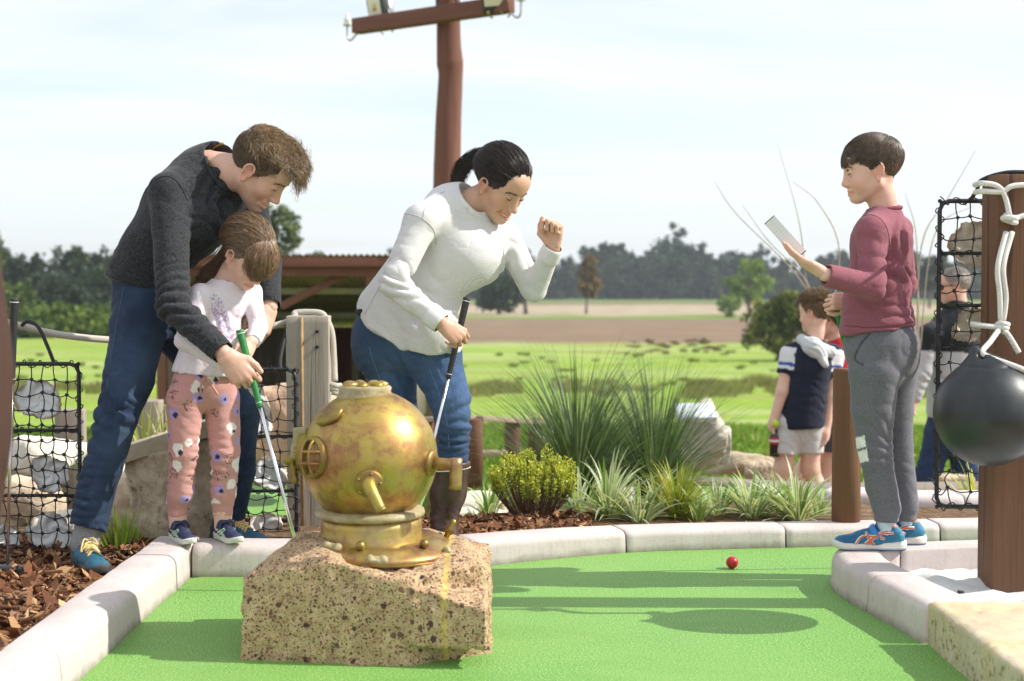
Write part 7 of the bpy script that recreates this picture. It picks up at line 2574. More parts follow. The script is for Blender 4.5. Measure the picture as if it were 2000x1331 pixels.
def build_girl():
 p = Person('small girl in pink spotted trousers and pale top, holding the putter with the man', (*W(395, 1060, 4.86)[:2], KH))
 Z = lambda a, b: unit(np.asarray(b) - np.asarray(a))
 neck, chest, belly, hem = W(442, 548, 4.83), W(432, 592, 4.83), W(415, 660, 4.83), W(404, 730, 4.83)
 shN, elN, wrN = W(393, 580, 4.75), W(362, 665, 4.69), W(448, 716, 4.645)
 shF, elF, wrF = W(490, 572, 4.90), W(505, 640, 4.83), W(494, 668, 4.70)
 S = Solid()
 S.cone(neck, chest, 0.044, 0.070, 0.03)
 S.cone(chest, belly, 0.074, 0.090, 0.03)
 S.cone(belly, hem, 0.092, 0.118, 0.03, flat=(np.array([0, 1.0, 0]), 0.85), cuts=[(hem, (-0.08, 0, -1))])
 S.cone(chest, shN, 0.058, 0.042, 0.03); S.cone(chest, shF, 0.058, 0.036, 0.03)
 S.cone(shN, elN, 0.042, 0.034, 0.015); S.cone(elN, wrN, 0.034, 0.026, 0.012, cuts=[(wrN, Z(elN, wrN))])
 S.cone(shF, elF, 0.036, 0.031, 0.015); S.cone(elF, wrF, 0.031, 0.027, 0.012, cuts=[(wrF, Z(elF, wrF))])
 S.cone(neck + [0, 0, 0.03], neck, 0.046, 0.042, 0.006, op='s')
 def disp(V):
  return (ridges(V, elN, Z(shN, elN), 0.07, 0.008, 0.025, 31) + ridges(V, W(455, 620, 4.74), (0.9, 0, 0.35), 0.08, 0.010, 0.03, 32) + ridges(V, hem, (1, 0, -0.15), 0.12, 0.007, 0.045, 33) + ridges(V, wrF, (0, 0.3, 1), 0.06, 0.007, 0.018, 34) + 0.002 * fbm(V * 18, 2, 8))
 def print_(V):
  x, y = proj(V)
  C = np.ones((len(V), 3)) * np.array([0.72, 0.65, 0.68])
  front = V[:, 1] < 4.80
  # butterfly of little flowers: four wing shapes and a body
  wing = np.zeros(len(V), bool)
  for cx, cy, rx, ry, an in ((428, 607, 13, 34, -0.35), (478, 600, 10, 30, 0.5), (432, 650, 14, 20, 0.5), (455, 652, 16, 12, 0.1), (443, 632, 6, 20, 0.0)):
   c, s = math.cos(an), math.sin(an)
   u = ((x - cx) * c + (y - cy) * s) / rx; v = (-(x - cx) * s + (y - cy) * c) / ry
   wing |= (u * u + v * v < 1)
  dots = vnoise(np.stack([x * 0.30, y * 0.30, 0 * x], 1), 7)
  dots2 = vnoise(np.stack([x * 0.34 + 9, y * 0.34, 0 * x + 3], 1), 8)
  a = wing & front
  C[a & (dots > 0.35)] = (0.38, 0.34, 0.55)
  C[a & (dots2 > 0.42)] = (0.60, 0.30, 0.42)
  C[a & (dots < -0.58)] = (0.28, 0.32, 0.52)
  return C
 tee = mat_cloth('pale_lilac_cotton', (1, 1, 1), 0.05, (0.52, 0.50, 0.56))
 p.wear('top', S, tee, 0.0042, disp, print_, 'pale lilac long sleeved top with a flowery butterfly print')
 # trousers
 hipc = W(398, 742, 4.84)
 h1, k1, a1 = W(362, 780, 4.80), W(358, 885, 4.80), W(347, 1000, 4.845)
 h2, k2, a2 = W(432, 780, 4.87), W(440, 885, 4.85), W(435, 1000, 4.865)
 S = Solid()
 S.cone(W(400, 712, 4.84), hipc, 0.085, 0.100, 0.03)
 S.cone(hipc, h1, 0.085, 0.064, 0.03); S.cone(hipc, h2, 0.085, 0.062, 0.03)
 for h_, k_, a_ in ((h1, k1, a1), (h2, k2, a2)):
  mid = (k_ + a_) / 2
  S.chain([h_, k_, mid + [0, 0, -0.03], a_ + [0, 0, 0.035]], [0.064, 0.048, 0.043, 0.039], 0.010)
  S.cone(a_ + [0, 0, 0.045], a_ + [0, 0, -0.014], 0.034, 0.033, 0.003, cuts=[(a_ + [0, 0, -0.012], (0, 0, -1))])
 def disp(V):
  o = 0.0025 * fbm(V * 14, 2, 5)
  for h_, k_, a_, sd in ((h1, k1, a1, 41), (h2, k2, a2, 51)):
   o = o + ridges(V, k_ + [0, 0, -0.03], (0.1, 0, 1), 0.10, 0.010, 0.030, sd) + ridges(V, a_ + [0, 0, 0.06], (0, 0.1, 1), 0.06, 0.011, 0.026, sd + 1) + ridges(V, h_, (0.5, 0, 0.8), 0.08, 0.008, 0.04, sd + 2)
  return o
 def spots(V):
  rs = np.random.default_rng(4)
  C = np.ones((len(V), 3)) * np.array([0.55, 0.285, 0.262])
  n = 150
  pts = V[rs.choice(len(V), n)]
  for i, c in enumerate(pts):
   if i > 0 and np.min(np.linalg.norm(pts[:i] - c, axis=1)) < 0.034:
    continue
   q = V - c
   r = rs.uniform(0.013, 0.021)
   dd = np.linalg.norm(q, axis=1) * (1 + 0.30 * vnoise(q * 75 + i, i))
   kind = rs.choice(3, p=[0.45, 0.35, 0.2])
   if kind == 0:
    C[dd < r] = (0.42, 0.32, 0.62)
    C[np.linalg.norm(q - np.array([0.008, 0, -0.004]), axis=1) < r * 0.5] = (0.035, 0.032, 0.075)
   elif kind == 1:
    C[dd < r] = (0.80, 0.74, 0.70)
    if rs.random() < 0.5:
     C[np.linalg.norm(q - np.array([0.010, 0, -0.012]), axis=1) < r * 0.5] = (0.035, 0.032, 0.075)
   else:
    sp = (dd < r) & (vnoise(V * 260, 3) > 0.15)
    C[sp] = (0.16, 0.08, 0.08)
  x, y = proj(V)
  C[(y > 984)] = (0.55, 0.275, 0.252)
  return C
 p.wear('trousers', S, mat_cloth('pink_jersey', (1, 1, 1), 0.06, cr=0.10), 0.0042, disp, spots, 'dusty pink trousers with lilac, white and navy spots')
 m = MB()
 for sx in (-1, 1):
  a = W(404 + sx * 4, 742, 4.72); m.tube(spline([a, a + [sx * 0.01, -0.012, -0.015], a + [sx * 0.022 + 0.01, -0.010, -0.05]], 10) - p.base, 0.004, 6)
 m.build('drawstring', plain('pink_cord', (0.60, 0.30, 0.27), None, 50, 0.9), p.root)
 navy = plain('navy_mesh', (0.014, 0.018, 0.06), (0.03, 0.04, 0.10), 120, 0.7, 0.3, 200, 0.002)
 wsole = plain('white_sole', (0.70, 0.70, 0.64), (0.5, 0.5, 0.45), 50, 0.6)
 mint = plain('mint_stripe', (0.50, 0.66, 0.48), None, 50, 0.6)
 st = [(mint, 0.012, [[(0.30, 0.10), (0.42, 0.16), (0.55, 0.24)], [(0.42, 0.10), (0.52, 0.16), (0.60, 0.22)], [(0.26, 0.22), (0.42, 0.17), (0.58, 0.11)], [(0.34, 0.25), (0.50, 0.18), (0.66, 0.11)]])]
 for a_, dr in ((a1, (0.52, -0.85)), (a2, (0.55, -0.83))):
  shoe(p, a_, dr, KH, 0.188, navy, wsole, None, 0.40, None, 'shoe', st)
  m = MB()
  d = unit(np.array([dr[0], dr[1], 0.0])); sd = np.array([-d[1], d[0], 0])
  c = np.array([a_[0], a_[1], KH + 0.060]) + d * 0.030
  m.tube(spline([c - sd * 0.030 + [0, 0, -0.018], c - sd * 0.018 + [0, 0, 0.004], c + sd * 0.018 + [0, 0, 0.004], c + sd * 0.030 + [0, 0, -0.018]], 14) - p.base, 0.0085, 8, True, 0.35)
  m.build('strap', navy, p.root)
 hd = Head(np.array([-0.885, 4.80, 1.085]), (-34, 50, 6), 0.92, W(440, 556, 4.84), 'girl', SKIN_C, 0.042)
 p.body.append(hd.geo(0.003))
 S = Solid(); S.cone(hipc, belly, 0.07, 0.07, 0.03); S.cone(belly, chest, 0.07, 0.06, 0.03); S.cone(chest, neck, 0.06, 0.035, 0.03)
 for a, b, r in ((chest, shN, .035), (chest, shF, .035), (shN, elN, .03), (elN, wrN, .022), (shF, elF, .028), (elF, wrF, .022), (hipc, h1, .05), (hipc, h2, .05), (h1, k1, .045), (k1, a1, .03), (h2, k2, .045), (k2, a2, .03)):
  S.cone(a, b, r, r * 0.9, 0.03)
 for a_ in (a1, a2):
  S.cone(a_, a_ + [0, 0, -0.05], 0.03, 0.03, 0.02)
 p.flesh(S, SKIN_C, 0.010)
 p.body.append(hand(W(495, 664, 4.70), (-0.30, -0.62, -0.72), (0.75, -0.55, 0.2), -1, 0.66, [(40, 60, 30), (46, 64, 32), (50, 64, 34), (52, 64, 34)], None, SKIN_C, elF, 0.034))
 p.body.append(hand(W(448, 716, 4.645), (0.70, 0.0, -0.45), (0.1, -1, 0.2), 1, 0.66, [(52, 70, 36)] * 4, None, SKIN_C, elN, 0.034))
 region = hairline([-0.12, -0.07, -0.02, 0.02, 0.05, 0.08, 0.1], [-0.07, -0.065, -0.02, 0.01, 0.045, 0.068, 0.08])
 p.finish(scalp_paint(hd, region, (0.07, 0.04, 0.022)))
 hd.detail(p.root, p.base, (0.12, 0.07, 0.04), (0.05, 0.03, 0.02))
 rs = np.random.default_rng(31)
 hm = mat_hair('light_brown_hair', (0.145, 0.088, 0.048), (0.25, 0.158, 0.09), 0.38)
 # long hair combed back from a side parting; front locks fall over the face
 P = scalp_roots(6000, region, rs)
 tie = np.array([-0.095, 0.0, -0.02])
 g_loc = np.array([0, 0, -1.0]) @ hd.R
 front = P[:, 0] > 0.035
 def flow(q, u):
  f = tie - q
  f /= np.linalg.norm(f, axis=1, keepdims=True)
  return f + np.array([0, 0, 0.15])
 B_ = P[~front]
 L = np.clip(np.linalg.norm(B_ - tie, axis=1) * 1.2, 0.03, 0.2)
 S1 = grow(B_, L, 10, flow, 0.10, rs, 0.12, 1.03)
 p.hair(hd, S1, hm, np.full(len(S1), 0.0010), 0.0004, tones(len(S1), rs, 0.55, 1.5), 'hair')
 Fp = np.concatenate([P[front], scalp_roots(1700, lambda Q: region(Q) & (Q[:, 0] > 0.02) & (Q[:, 2] > 0.06), rs)])
 side = np.where(Fp[:, 1] < 0.012, -1.0, 1.0)
 def flow2(q, u):
  return g_loc * (0.9 + 0.9 * u) + np.stack([0.25 + 0 * q[:, 0], 0.42 * side * (1 - u), 0 * q[:, 0]], 1)
 S2 = grow(Fp, rs.uniform(0.05, 0.15, len(Fp)), 11, flow2, lambda q, u: 0.10 + 0.15 * u, rs, 0.26, 1.05)
 p.hair(hd, S2, hm, np.full(len(S2), 0.0009), 0.0003, tones(len(S2), rs, 0.6, 1.8), 'hair')
 # loose tail behind the neck
 n = 500
 t0 = hd.out(tie)
 C = spline([t0, W(425, 520, 4.90), W(402, 545, 4.93), W(395, 580, 4.95)], 9)
 off = rs.normal(0, 1, (n, 1, 3)) * np.linspace(0.008, 0.020, 9)[None, :, None]
 p.hair(None, C[None] + off + rs.normal(0, 0.002, (n, 9, 3)), hm, np.full(n, 0.0013), 0.0004, tones(n, rs, 0.5, 1.2), 'ponytail')
build_girl()

def build_woman():
 p = Person('smiling woman in white jumper and jeans leaning forward with raised fist', (*W(830, 1050, 5.12)[:2], 0.05))
 Z = lambda a, b: unit(np.asarray(b) - np.asarray(a))
 bel, chest, upper = W(815, 606, 5.12), W(888, 482, 5.08), W(884, 415, 5.07)
 shN, elN, wrN = W(824, 432, 4.94), W(768, 556, 4.86), W(860, 630, 4.82)
 shF, elF, wrF = W(984, 462, 5.18), W(1042, 566, 5.16), W(1080, 484, 5.06)
 HEM = [(W(694, 602, 5.1), (-0.77, 0, -0.64)), (W(728, 642, 5.05), (-0.55, 0, -0.83)), (W(790, 682, 5.0), (-0.22, 0, -0.97)), (W(850, 692, 5.0), (0.06, 0, -1))]
 S = Solid()
 S.cone(W(782, 660, 5.14), bel, 0.152, 0.130, 0.03, cuts=HEM)
 S.cone(W(842, 660, 5.04), bel, 0.115, 0.10, 0.03, cuts=HEM)
 S.cone(bel, chest, 0.124, 0.114, 0.05, cuts=HEM)
 S.cone(W(768, 612, 5.15), W(818, 520, 5.12), 0.134, 0.105, 0.04, cuts=HEM)
 S.ell(W(922, 508, 5.05), (0.085, 0.085, 0.085), k=0.09)
 S.ell(W(945, 500, 5.10), (0.066, 0.075, 0.075), k=0.09)
 S.cone(chest, upper, 0.115, 0.086, 0.06)
 S.cone(upper, W(908, 398, 5.06), 0.080, 0.070, 0.03)
 S.cone(upper, shN, 0.080, 0.062, 0.06); S.cone(upper, shF, 0.076, 0.058, 0.06)
 S.cone(shN, elN, 0.059, 0.046, 0.02); S.cone(elN, wrN, 0.047, 0.035, 0.012, cuts=[(wrN, Z(elN, wrN))])
 S.cone(shF, elF, 0.056, 0.044, 0.02); S.cone(elF, wrF, 0.045, 0.033, 0.012, cuts=[(wrF, Z(elF, wrF))])
 for e, w_ in ((elN, wrN), (elF, wrF)):
  S.cone(w_ - Z(e, w_) * 0.03, w_ + Z(e, w_) * 0.05, 0.029, 0.032, 0.003, op='s')
 S.cone(W(938, 372, 5.03), W(908, 400, 5.05), 0.064, 0.062, 0.006, op='s')
 def disp(V):
  return (ridges(V, elN, Z(shN, elN), 0.10, 0.018, 0.036, 61) + ridges(V, W(850, 460, 4.95), (0.75, 0, -0.65), 0.08, 0.014, 0.045, 62) + ridges(V, elF, Z(elF, wrF), 0.09, 0.012, 0.03, 63)
    + ridges(V, W(985, 520, 5.1), (0.6, 0, 0.8), 0.09, 0.010, 0.045, 64) + ridges(V, W(870, 600, 4.98), (0.5, 0, 1), 0.14, 0.014, 0.05, 65) + ridges(V, W(800, 620, 5.0), (0.9, 0, 0.5), 0.13, 0.006, 0.06, 66) + 0.002 * fbm(V * 14, 2, 8))
 knit = mat_knit('white_waffle_knit', (0.70, 0.69, 0.68), (0.56, 0.55, 0.545), 84, 0.5, bump=0.4, wt=0.32)
 jo = p.wear('jumper', S, knit, 0.0058, disp)
 wt_ = plain('white_seam', (0.52, 0.51, 0.50), None, 50, 0.9)
 p.stitch('seam', [(786, 418), (806, 420), (826, 428), (846, 448), (852, 478)], wt_, 0.0016, jo)
 p.stitch('seam', [(868, 374), (845, 388), (830, 408), (826, 428)], wt_, 0.0014, jo)
 p.stitch('seam', [(745, 555), (728, 585), (712, 615)], wt_, 0.0014, jo)
 # ribbed neckband and cuffs
 nb = W(912, 399, 5.045)
 A = toz(W(942, 372, 5.03) - nb)
 m = MB(); a = np.linspace(0, 2 * np.pi, 41)
 m.tube(np.stack([0.069 * np.cos(a), 0.069 * np.sin(a), 0.006 + 0 * a], 1) @ A.T + nb - p.base, 0.011, 10, False, 0.6)
 m.build('neckband', plain('white_rib', (0.70, 0.69, 0.675), (0.64, 0.63, 0.615), 60, 0.9, 0.3, 200, 0.002), jo)
 for e, w_, r in ((elN, wrN, 0.0385), (elF, wrF, 0.0365)):
  d = Z(e, w_)
  m = MB(); m.lathe([(r * 1.08, -0.055), (r * 1.10, -0.04), (r * 1.02, -0.012), (r * 0.99, 0.0), (r * 0.9, 0.001)], 28, w_ - p.base + d * 0.004, toz(d), caps=False)
  m.build('cuff', plain('white_rib', (0.70, 0.69, 0.675), (0.64, 0.63, 0.615), 60, 0.9, 0.3, 200, 0.002), jo)
 # dark vest hem showing at the hip
 S = Solid(); S.cone(W(766, 608, 5.16), W(784, 632, 5.15), 0.136, 0.138, 0.02, cuts=[(W(700, 616, 5.1), (-0.45, 0, -0.9)), (W(760, 586, 5.1), (-0.3, 0, 1))])
 p.wear('vest', S, plain('black_jersey', (0.014, 0.014, 0.018), None, 40, 0.85, vcol=True), 0.008)
 # jeans
 h1, k1, a1 = W(752, 690, 5.20), W(782, 810, 5.18), W(778, 960, 5.24)
 h2, k2, a2 = W(848, 700, 5.06), W(886, 835, 5.02), W(884, 905, 5.03)
 S = Solid()
 S.cone(W(778, 625, 5.17), W(768, 660, 5.18), 0.133, 0.138, 0.04, cuts=[(W(770, 606, 5.1), (-0.35, 0, 1))])
 S.cone(W(768, 660, 5.18), W(835, 670, 5.08), 0.136, 0.108, 0.05)
 S.cone(W(768, 660, 5.18), h1, 0.13, 0.108, 0.05); S.cone(W(838, 678, 5.08), h2, 0.104, 0.096, 0.04)
 S.chain([h1, W(770, 755, 5.17), k1, a1], [0.098, 0.080, 0.064, 0.050], 0.012)
 S.chain([h2, W(878, 780, 5.03), k2, a2], [0.096, 0.074, 0.060, 0.055], 0.012)
 def disp(V):
  return (ridges(V, k2 + [0, 0, -0.02], (0.1, 0, 1), 0.11, 0.016, 0.03, 71) + ridges(V, h2, (0.7, 0, 0.7), 0.13, 0.018, 0.05, 72) + ridges(V, k2 + [0, 0, 0.03], (0.4, 0, 1), 0.11, 0.012, 0.04, 77) + ridges(V, k1, (0.1, 0, 1), 0.10, 0.008, 0.03, 73) + ridges(V, h1, (0.6, 0, -0.8), 0.12, 0.009, 0.05, 74) + 0.002 * fbm(V * 10, 2, 75))
 def dcol(V):
  f = 0.95 + 0.65 * np.exp(-(np.linalg.norm(V - W(880, 760, 4.96), axis=1) / 0.13) ** 2) + 0.4 * np.exp(-(np.linalg.norm(V - W(775, 730, 5.06), axis=1) / 0.11) ** 2) + 0.12 * vnoise(V * np.array([14, 14, 5]), 3)
  return np.repeat(np.clip(f, 0.5, 1.8)[:, None], 3, 1)
 jj = p.wear('jeans', S, mat_denim('mid_blue_denim', (0.022, 0.046, 0.102), (0.080, 0.132, 0.220), 0.55), 0.006, disp, dcol)
 V, F = p.last
 bv = BVHTree.FromPolygons([tuple(v) for v in V], [tuple(int(i) for i in f) for f in F])
 for pxs in ([(716, 640), (724, 690), (742, 740), (757, 790), (765, 830)], [(838, 720), (858, 770), (872, 820), (878, 880)]):
  pts = []
  o = np.array([0, 0, CAM_H])
  for px, py in pxs:
   dr = unit(W(px, py, 5.0) - o); hit = bv.ray_cast(Vector(o), Vector(dr))
   if hit[0]:
    pts.append(np.array(hit[0]) - dr * 0.0005)
  if len(pts) > 2:
   m = MB(); m.tube(spline(pts, 30) - p.base, 0.0013, 5); m.build('seam', plain('pale_thread', (0.16, 0.24, 0.40), None, 50, 0.8), jj)
 # boots
 tl = NT('brown_boot_leather')
 leather = tl.out(tl.mix(tl.ramp(tl.noise(25, 4), [(0.3, 0), (0.7, 1)]), (0.040, 0.020, 0.015), (0.075, 0.040, 0.030)), 0.38, tl.bump(tl.noise(70, 4), 0.25, 0.003), spec=0.5)
 for k_, a_, f_ in ((a2, W(868, 1010, 5.07), (0.25, -0.97)), (W(780, 905, 5.2), W(776, 1012, 5.24), (0.1, -1))):
  S = Solid()
  S.cone(k_, a_ + (k_ - a_) * 0.45, 0.064, 0.060, 0.03, cuts=[(k_ + [0, 0, 0.006], (0, 0, 1))])
  S.cone(a_ + (k_ - a_) * 0.45, a_, 0.060, 0.046, 0.03)
  f = unit((f_[0], f_[1], 0))
  foot = np.array([a_[0], a_[1], 0.10])
  S.cone(a_, foot, 0.046, 0.046, 0.03); S.cone(foot - f * 0.03 + [0, 0, -0.01], foot + f * 0.15 + [0, 0, -0.025], 0.044, 0.036, 0.03)
  b = p.wear('boot', S, leather, 0.006, lambda V: ridges(V, a_ + [0, 0, 0.03], (0.2, 0.2, 1), 0.06, 0.008, 0.024, 81))
  m = MB(); u = np.linspace(0, 2 * np.pi, 33); c = k_ + (a_ - k_) * 0.10
  m.tube(np.stack([0.0655 * np.cos(u), 0.0655 * np.sin(u), 0.006 * np.cos(u)], 1) + c - p.base, 0.0022, 6, False); m.build('piping', MT['lim_pale'], b)
 # flesh
 hd = Head(np.array([-0.038, 5.050, 1.337]), (-40.5, 36, 1), 1.0, W(893, 412, 5.07), 'woman', SKIN_B, 0.049)
 p.body.append(hd.geo(0.0024))
 S = Solid(); S.cone(W(785, 660, 5.15), bel, 0.09, 0.09, 0.04); S.cone(bel, chest, 0.09, 0.09, 0.04); S.cone(chest, upper, 0.09, 0.055, 0.04)
 for a, b, r in ((upper, shN, .045), (upper, shF, .045), (shN, elN, .042), (elN, wrN, .03), (shF, elF, .04), (elF, wrF, .03), (W(768, 660, 5.18), h1, .08), (W(835, 670, 5.08), h2, .08), (h1, k1, .055), (k1, a1, .035), (h2, k2, .055), (k2, W(868, 1010, 5.07), .035)):
  S.cone(a, b, r, r * 0.9, 0.03)
 p.flesh(S, SKIN_B, 0.012)
 p.body.append(hand(W(862, 631, 4.82), (0.80, 0.14, -0.58), (0.12, -0.88, 0.42), 1, 0.92, [(52, 72, 38), (58, 74, 40), (62, 76, 42), (64, 74, 40)], [(0.022, 0.026, -0.010), (0.048, 0.040, -0.030), (0.072, 0.040, -0.046), (0.092, 0.030, -0.054)], SKIN_B, elN, 0.031))
 p.body.append(hand(W(1080, 484, 5.06), (0.05, 0.0, 1.0), (0.45, 0.88, 0.0), -1, 0.94, [(80, 100, 70), (84, 102, 70), (88, 102, 70), (92, 100, 68)], [(0.022, 0.030, -0.012), (0.050, 0.046, -0.022), (0.082, 0.046, -0.024), (0.108, 0.040, -0.022)], SKIN_B, elF, 0.030))
 region = hairline([-0.12, -0.07, -0.03, 0.0, 0.03, 0.05, 0.072, 0.1], [-0.06, -0.055, -0.015, 0.012, 0.000, 0.022, 0.044, 0.058])
 p.finish(scalp_paint(hd, region, (0.013, 0.010, 0.009)))
 hd.detail(p.root, p.base, (0.02, 0.013, 0.010), (0.008, 0.006, 0.005), teeth=True)
 # ring
 rs = np.random.default_rng(41)
 hm = mat_hair('dark_hair', (0.020, 0.014, 0.011), (0.040, 0.026, 0.019), 0.33)
 tie = np.array([-0.112, 0.0, 0.045])
 P = scalp_roots(7000, region, rs)
 def flow(q, u):
  f = tie - q
  return f / (np.linalg.norm(f, axis=1, keepdims=True) + 1e-6)
 L = np.linalg.norm(P - tie, axis=1) * 1.12
 S1 = grow(P, L, 11, flow, lambda q, u: 0.10 * (1 - u), rs, 0.07, 1.045)
 p.hair(hd, S1, hm, np.full(len(S1), 0.0011), 0.0006, tones(len(S1), rs, 0.5, 1.6), 'hair')
 # flyaway hairs
 P = scalp_roots(70, lambda Q: region(Q) & (Q[:, 2] > 0.085) & (Q[:, 0] < 0.03), rs)
 S3 = grow(P, rs.uniform(0.03, 0.09, 70), 9, lambda q, u: flow(q, u), 0.35, rs, 0.35, 1.04)
 p.hair(hd, S3, hm, np.full(70, 0.0006), 0.0003, tones(70, rs, 0.8, 1.6), 'hair')
 # strand in front of the ear
 S4 = np.stack([spline([(0.010, -0.079, -0.005), (0.020, -0.076, -0.040), (0.026, -0.068, -0.075), (0.040, -0.058, -0.11)], 9) + rs.normal(0, 0.0015, 3) + rs.normal(0, 0.003, 3) * np.linspace(0, 1, 9)[:, None] for k in range(3)])
 n = 900
 t0 = hd.out(tie)
 C = spline([t0, t0 + np.array([-0.022, 0.006, 0.014]), W(907, 322, 5.11), W(896, 345, 5.11), W(890, 374, 5.10)], 11)
 w = np.array([0.007, 0.010, 0.014, 0.016, 0.017, 0.018, 0.018, 0.017, 0.015, 0.012, 0.008])
 off = rs.normal(0, 0.62, (n, 1, 3)) * w[None, :, None]
 p.hair(None, C[None] + off + rs.normal(0, 0.0012, (n, 11, 3)), hm, np.full(n, 0.0015), 0.0005, tones(n, rs, 0.5, 1.6), 'ponytail')
 m = MB(); u = np.linspace(0, 2 * np.pi, 25); d = Z(t0, t0 + np.array([-0.022, 0.006, 0.014]))
 m.tube(np.stack([0.013 * np.cos(u), 0.013 * np.sin(u), 0 * u], 1) @ toz(d).T + t0 - p.base, 0.004, 8, False); m.build('hair_tie', MT['black_cord'], p.root)
build_woman()

def build_boy():
 p = Person('boy in maroon top and grey track pants reading a scorecard on the kerb', (*W(1730, 1075, 4.72)[:2], KH))
 Z = lambda a, b: unit(np.asarray(b) - np.asarray(a))
 neck, chest, waist, hem = W(1727, 415, 4.71), W(1722, 470, 4.71), W(1717, 575, 4.71), W(1716, 646, 4.71)
 shN, elN, wrN = W(1703, 452, 4.60), W(1704, 562, 4.545), W(1612, 537, 4.50)
 shF, elF, wrF = W(1752, 452, 4.83), W(1768, 558, 4.87), W(1668, 588, 4.80)
 S = Solid()
 S.cone(neck, chest, 0.050, 0.090, 0.035)
 S.cone(W(1724, 424, 4.69), shN, 0.045, 0.040, 0.03); S.cone(W(1730, 424, 4.73), shF, 0.045, 0.040, 0.03)
 S.cone(chest, waist, 0.098, 0.100, 0.03); S.cone(waist, hem, 0.102, 0.122, 0.02, cuts=[(hem + [0, 0, 0.004], (0.10, 0, -1))])
 S.cone(W(1690, 560, 4.70), W(1686, 640, 4.70), 0.060, 0.066, 0.04, cuts=[(hem + [0, 0, 0.004], (0.10, 0, -1))])
 S.cone(chest, shN, 0.066, 0.046, 0.04); S.cone(chest, shF, 0.066, 0.046, 0.04)
 S.cone(shN, elN, 0.047, 0.042, 0.015); S.cone(elN, wrN, 0.042, 0.037, 0.012, cuts=[(wrN, Z(elN, wrN))])
 S.cone(shF, elF, 0.046, 0.040, 0.015); S.cone(elF, wrF, 0.040, 0.034, 0.012, cuts=[(wrF, Z(elF, wrF))])
 for e, w_ in ((elN, wrN),):
  S.cone(w_ - Z(e, w_) * 0.03, w_ + Z(e, w_) * 0.05, 0.028, 0.030, 0.003, op='s')
 S.cone(W(1722, 385, 4.70), neck, 0.050, 0.046, 0.006, op='s')
 def disp(V):
  return (ridges(V, elN, (0.5, 0, -0.8), 0.085, 0.011, 0.03, 91) + ridges(V, W(1755, 540, 4.64), (0.55, 0, 0.85), 0.13, 0.013, 0.045, 92) + ridges(V, W(1740, 620, 4.62), (0.25, 0, 1), 0.10, 0.011, 0.035, 93) + ridges(V, W(1745, 470, 4.62), (1, 0, 0.2), 0.08, 0.010, 0.04, 94)
    + ridges(V, elF, (0, 0, 1), 0.07, 0.008, 0.03, 95) + ridges(V, W(1660, 590, 4.66), (0.2, 0, 1), 0.08, 0.007, 0.03, 96) + 0.002 * fbm(V * 15, 2, 8))
 top = p.wear('top', S, mat_cloth('maroon_cotton', (0.265, 0.092, 0.118), 0.08), 0.0048, disp)
 wt_ = plain('maroon_seam', (0.16, 0.04, 0.055), None, 50, 0.9)
 p.stitch('seam', [(1680, 424), (1702, 420), (1722, 430), (1734, 452), (1738, 482)], wt_, 0.0013, top)
 p.stitch('seam', [(1650, 636), (1700, 640), (1750, 636), (1784, 628)], wt_, 0.0011, top)
 nb = W(1727, 411, 4.705)
 m = MB(); a = np.linspace(0, 2 * np.pi, 33); A = toz(unit((-0.12, 0, 1)))
 m.tube(np.stack([0.054 * np.cos(a), 0.054 * np.sin(a), 0.002 + 0 * a], 1) @ A.T + nb - p.base, 0.007, 8, False); m.build('neckband', plain('maroon_rib', (0.27, 0.058, 0.08), None, 60, 0.9), top)
 # track pants
 hipc = W(1720, 672, 4.71)
 h1, k1, a1 = W(1708, 730, 4.66), W(1708, 872, 4.66), W(1731, 1012, 4.665)
 h2, k2, a2 = W(1745, 730, 4.77), W(1752, 872, 4.77), W(1768, 1010, 4.765)
 S = Solid()
 S.cone(W(1716, 630, 4.71), hipc, 0.088, 0.114, 0.02)
 S.ell(W(1752, 700, 4.72), (0.060, 0.082, 0.075), k=0.05)
 S.cone(hipc, h1, 0.108, 0.082, 0.04); S.cone(hipc, h2, 0.104, 0.078, 0.04)
 for h_, k_, a_, f in ((h1, k1, a1, 1.0), (h2, k2, a2, 0.92)):
  S.chain([h_, (h_ + k_) / 2 + [-0.004, 0, 0], k_, k_ * 0.45 + a_ * 0.55, a_ + [0, 0, 0.035]], [0.082 * f, 0.070 * f, 0.056 * f, 0.050 * f, 0.048 * f], 0.010)
  S.cone(a_ + [0, 0, 0.05], a_ + [0, 0, -0.016], 0.041 * f, 0.040 * f, 0.003, cuts=[(a_ + [0, 0, -0.012], (0, 0, -1))])
 def disp(V):
  o = 0.003 * fbm(V * 11, 2, 5)
  for h_, k_, a_, sd in ((h1, k1, a1, 101), (h2, k2, a2, 111)):
   o = o + ridges(V, k_, (0.35, 0, 1), 0.13, 0.006, 0.050, sd) + ridges(V, a_ + [0, 0, 0.085], (0.2, 0.1, 1), 0.085, 0.012, 0.034, sd + 1) + ridges(V, h_ + [0.03, 0, 0.0], (0.6, 0, 0.8), 0.12, 0.005, 0.06, sd + 2)
  return o
 def pcol(V):
  x, y = proj(V)
  C = np.ones((len(V), 3))
  near = V[:, 1] < 4.685
  for y0, y1 in ((853, 876), (881, 905)):
   C[near & (y + 0.28 * (x - 1680) > y0) & (y + 0.28 * (x - 1680) < y1) & (x < np.interp(y, [850, 905], [1688, 1697]))] = np.array([0.78, 0.78, 0.76]) / np.array([0.145, 0.146, 0.165])
  return C
 tp = p.wear('track_pants', S, mat_cloth('grey_marl', (0.145, 0.146, 0.165), 0.24, cr=0.06), 0.0048, disp, pcol)
 V, F = p.last
 bv = BVHTree.FromPolygons([tuple(v) for v in V], [tuple(int(i) for i in f) for f in F])
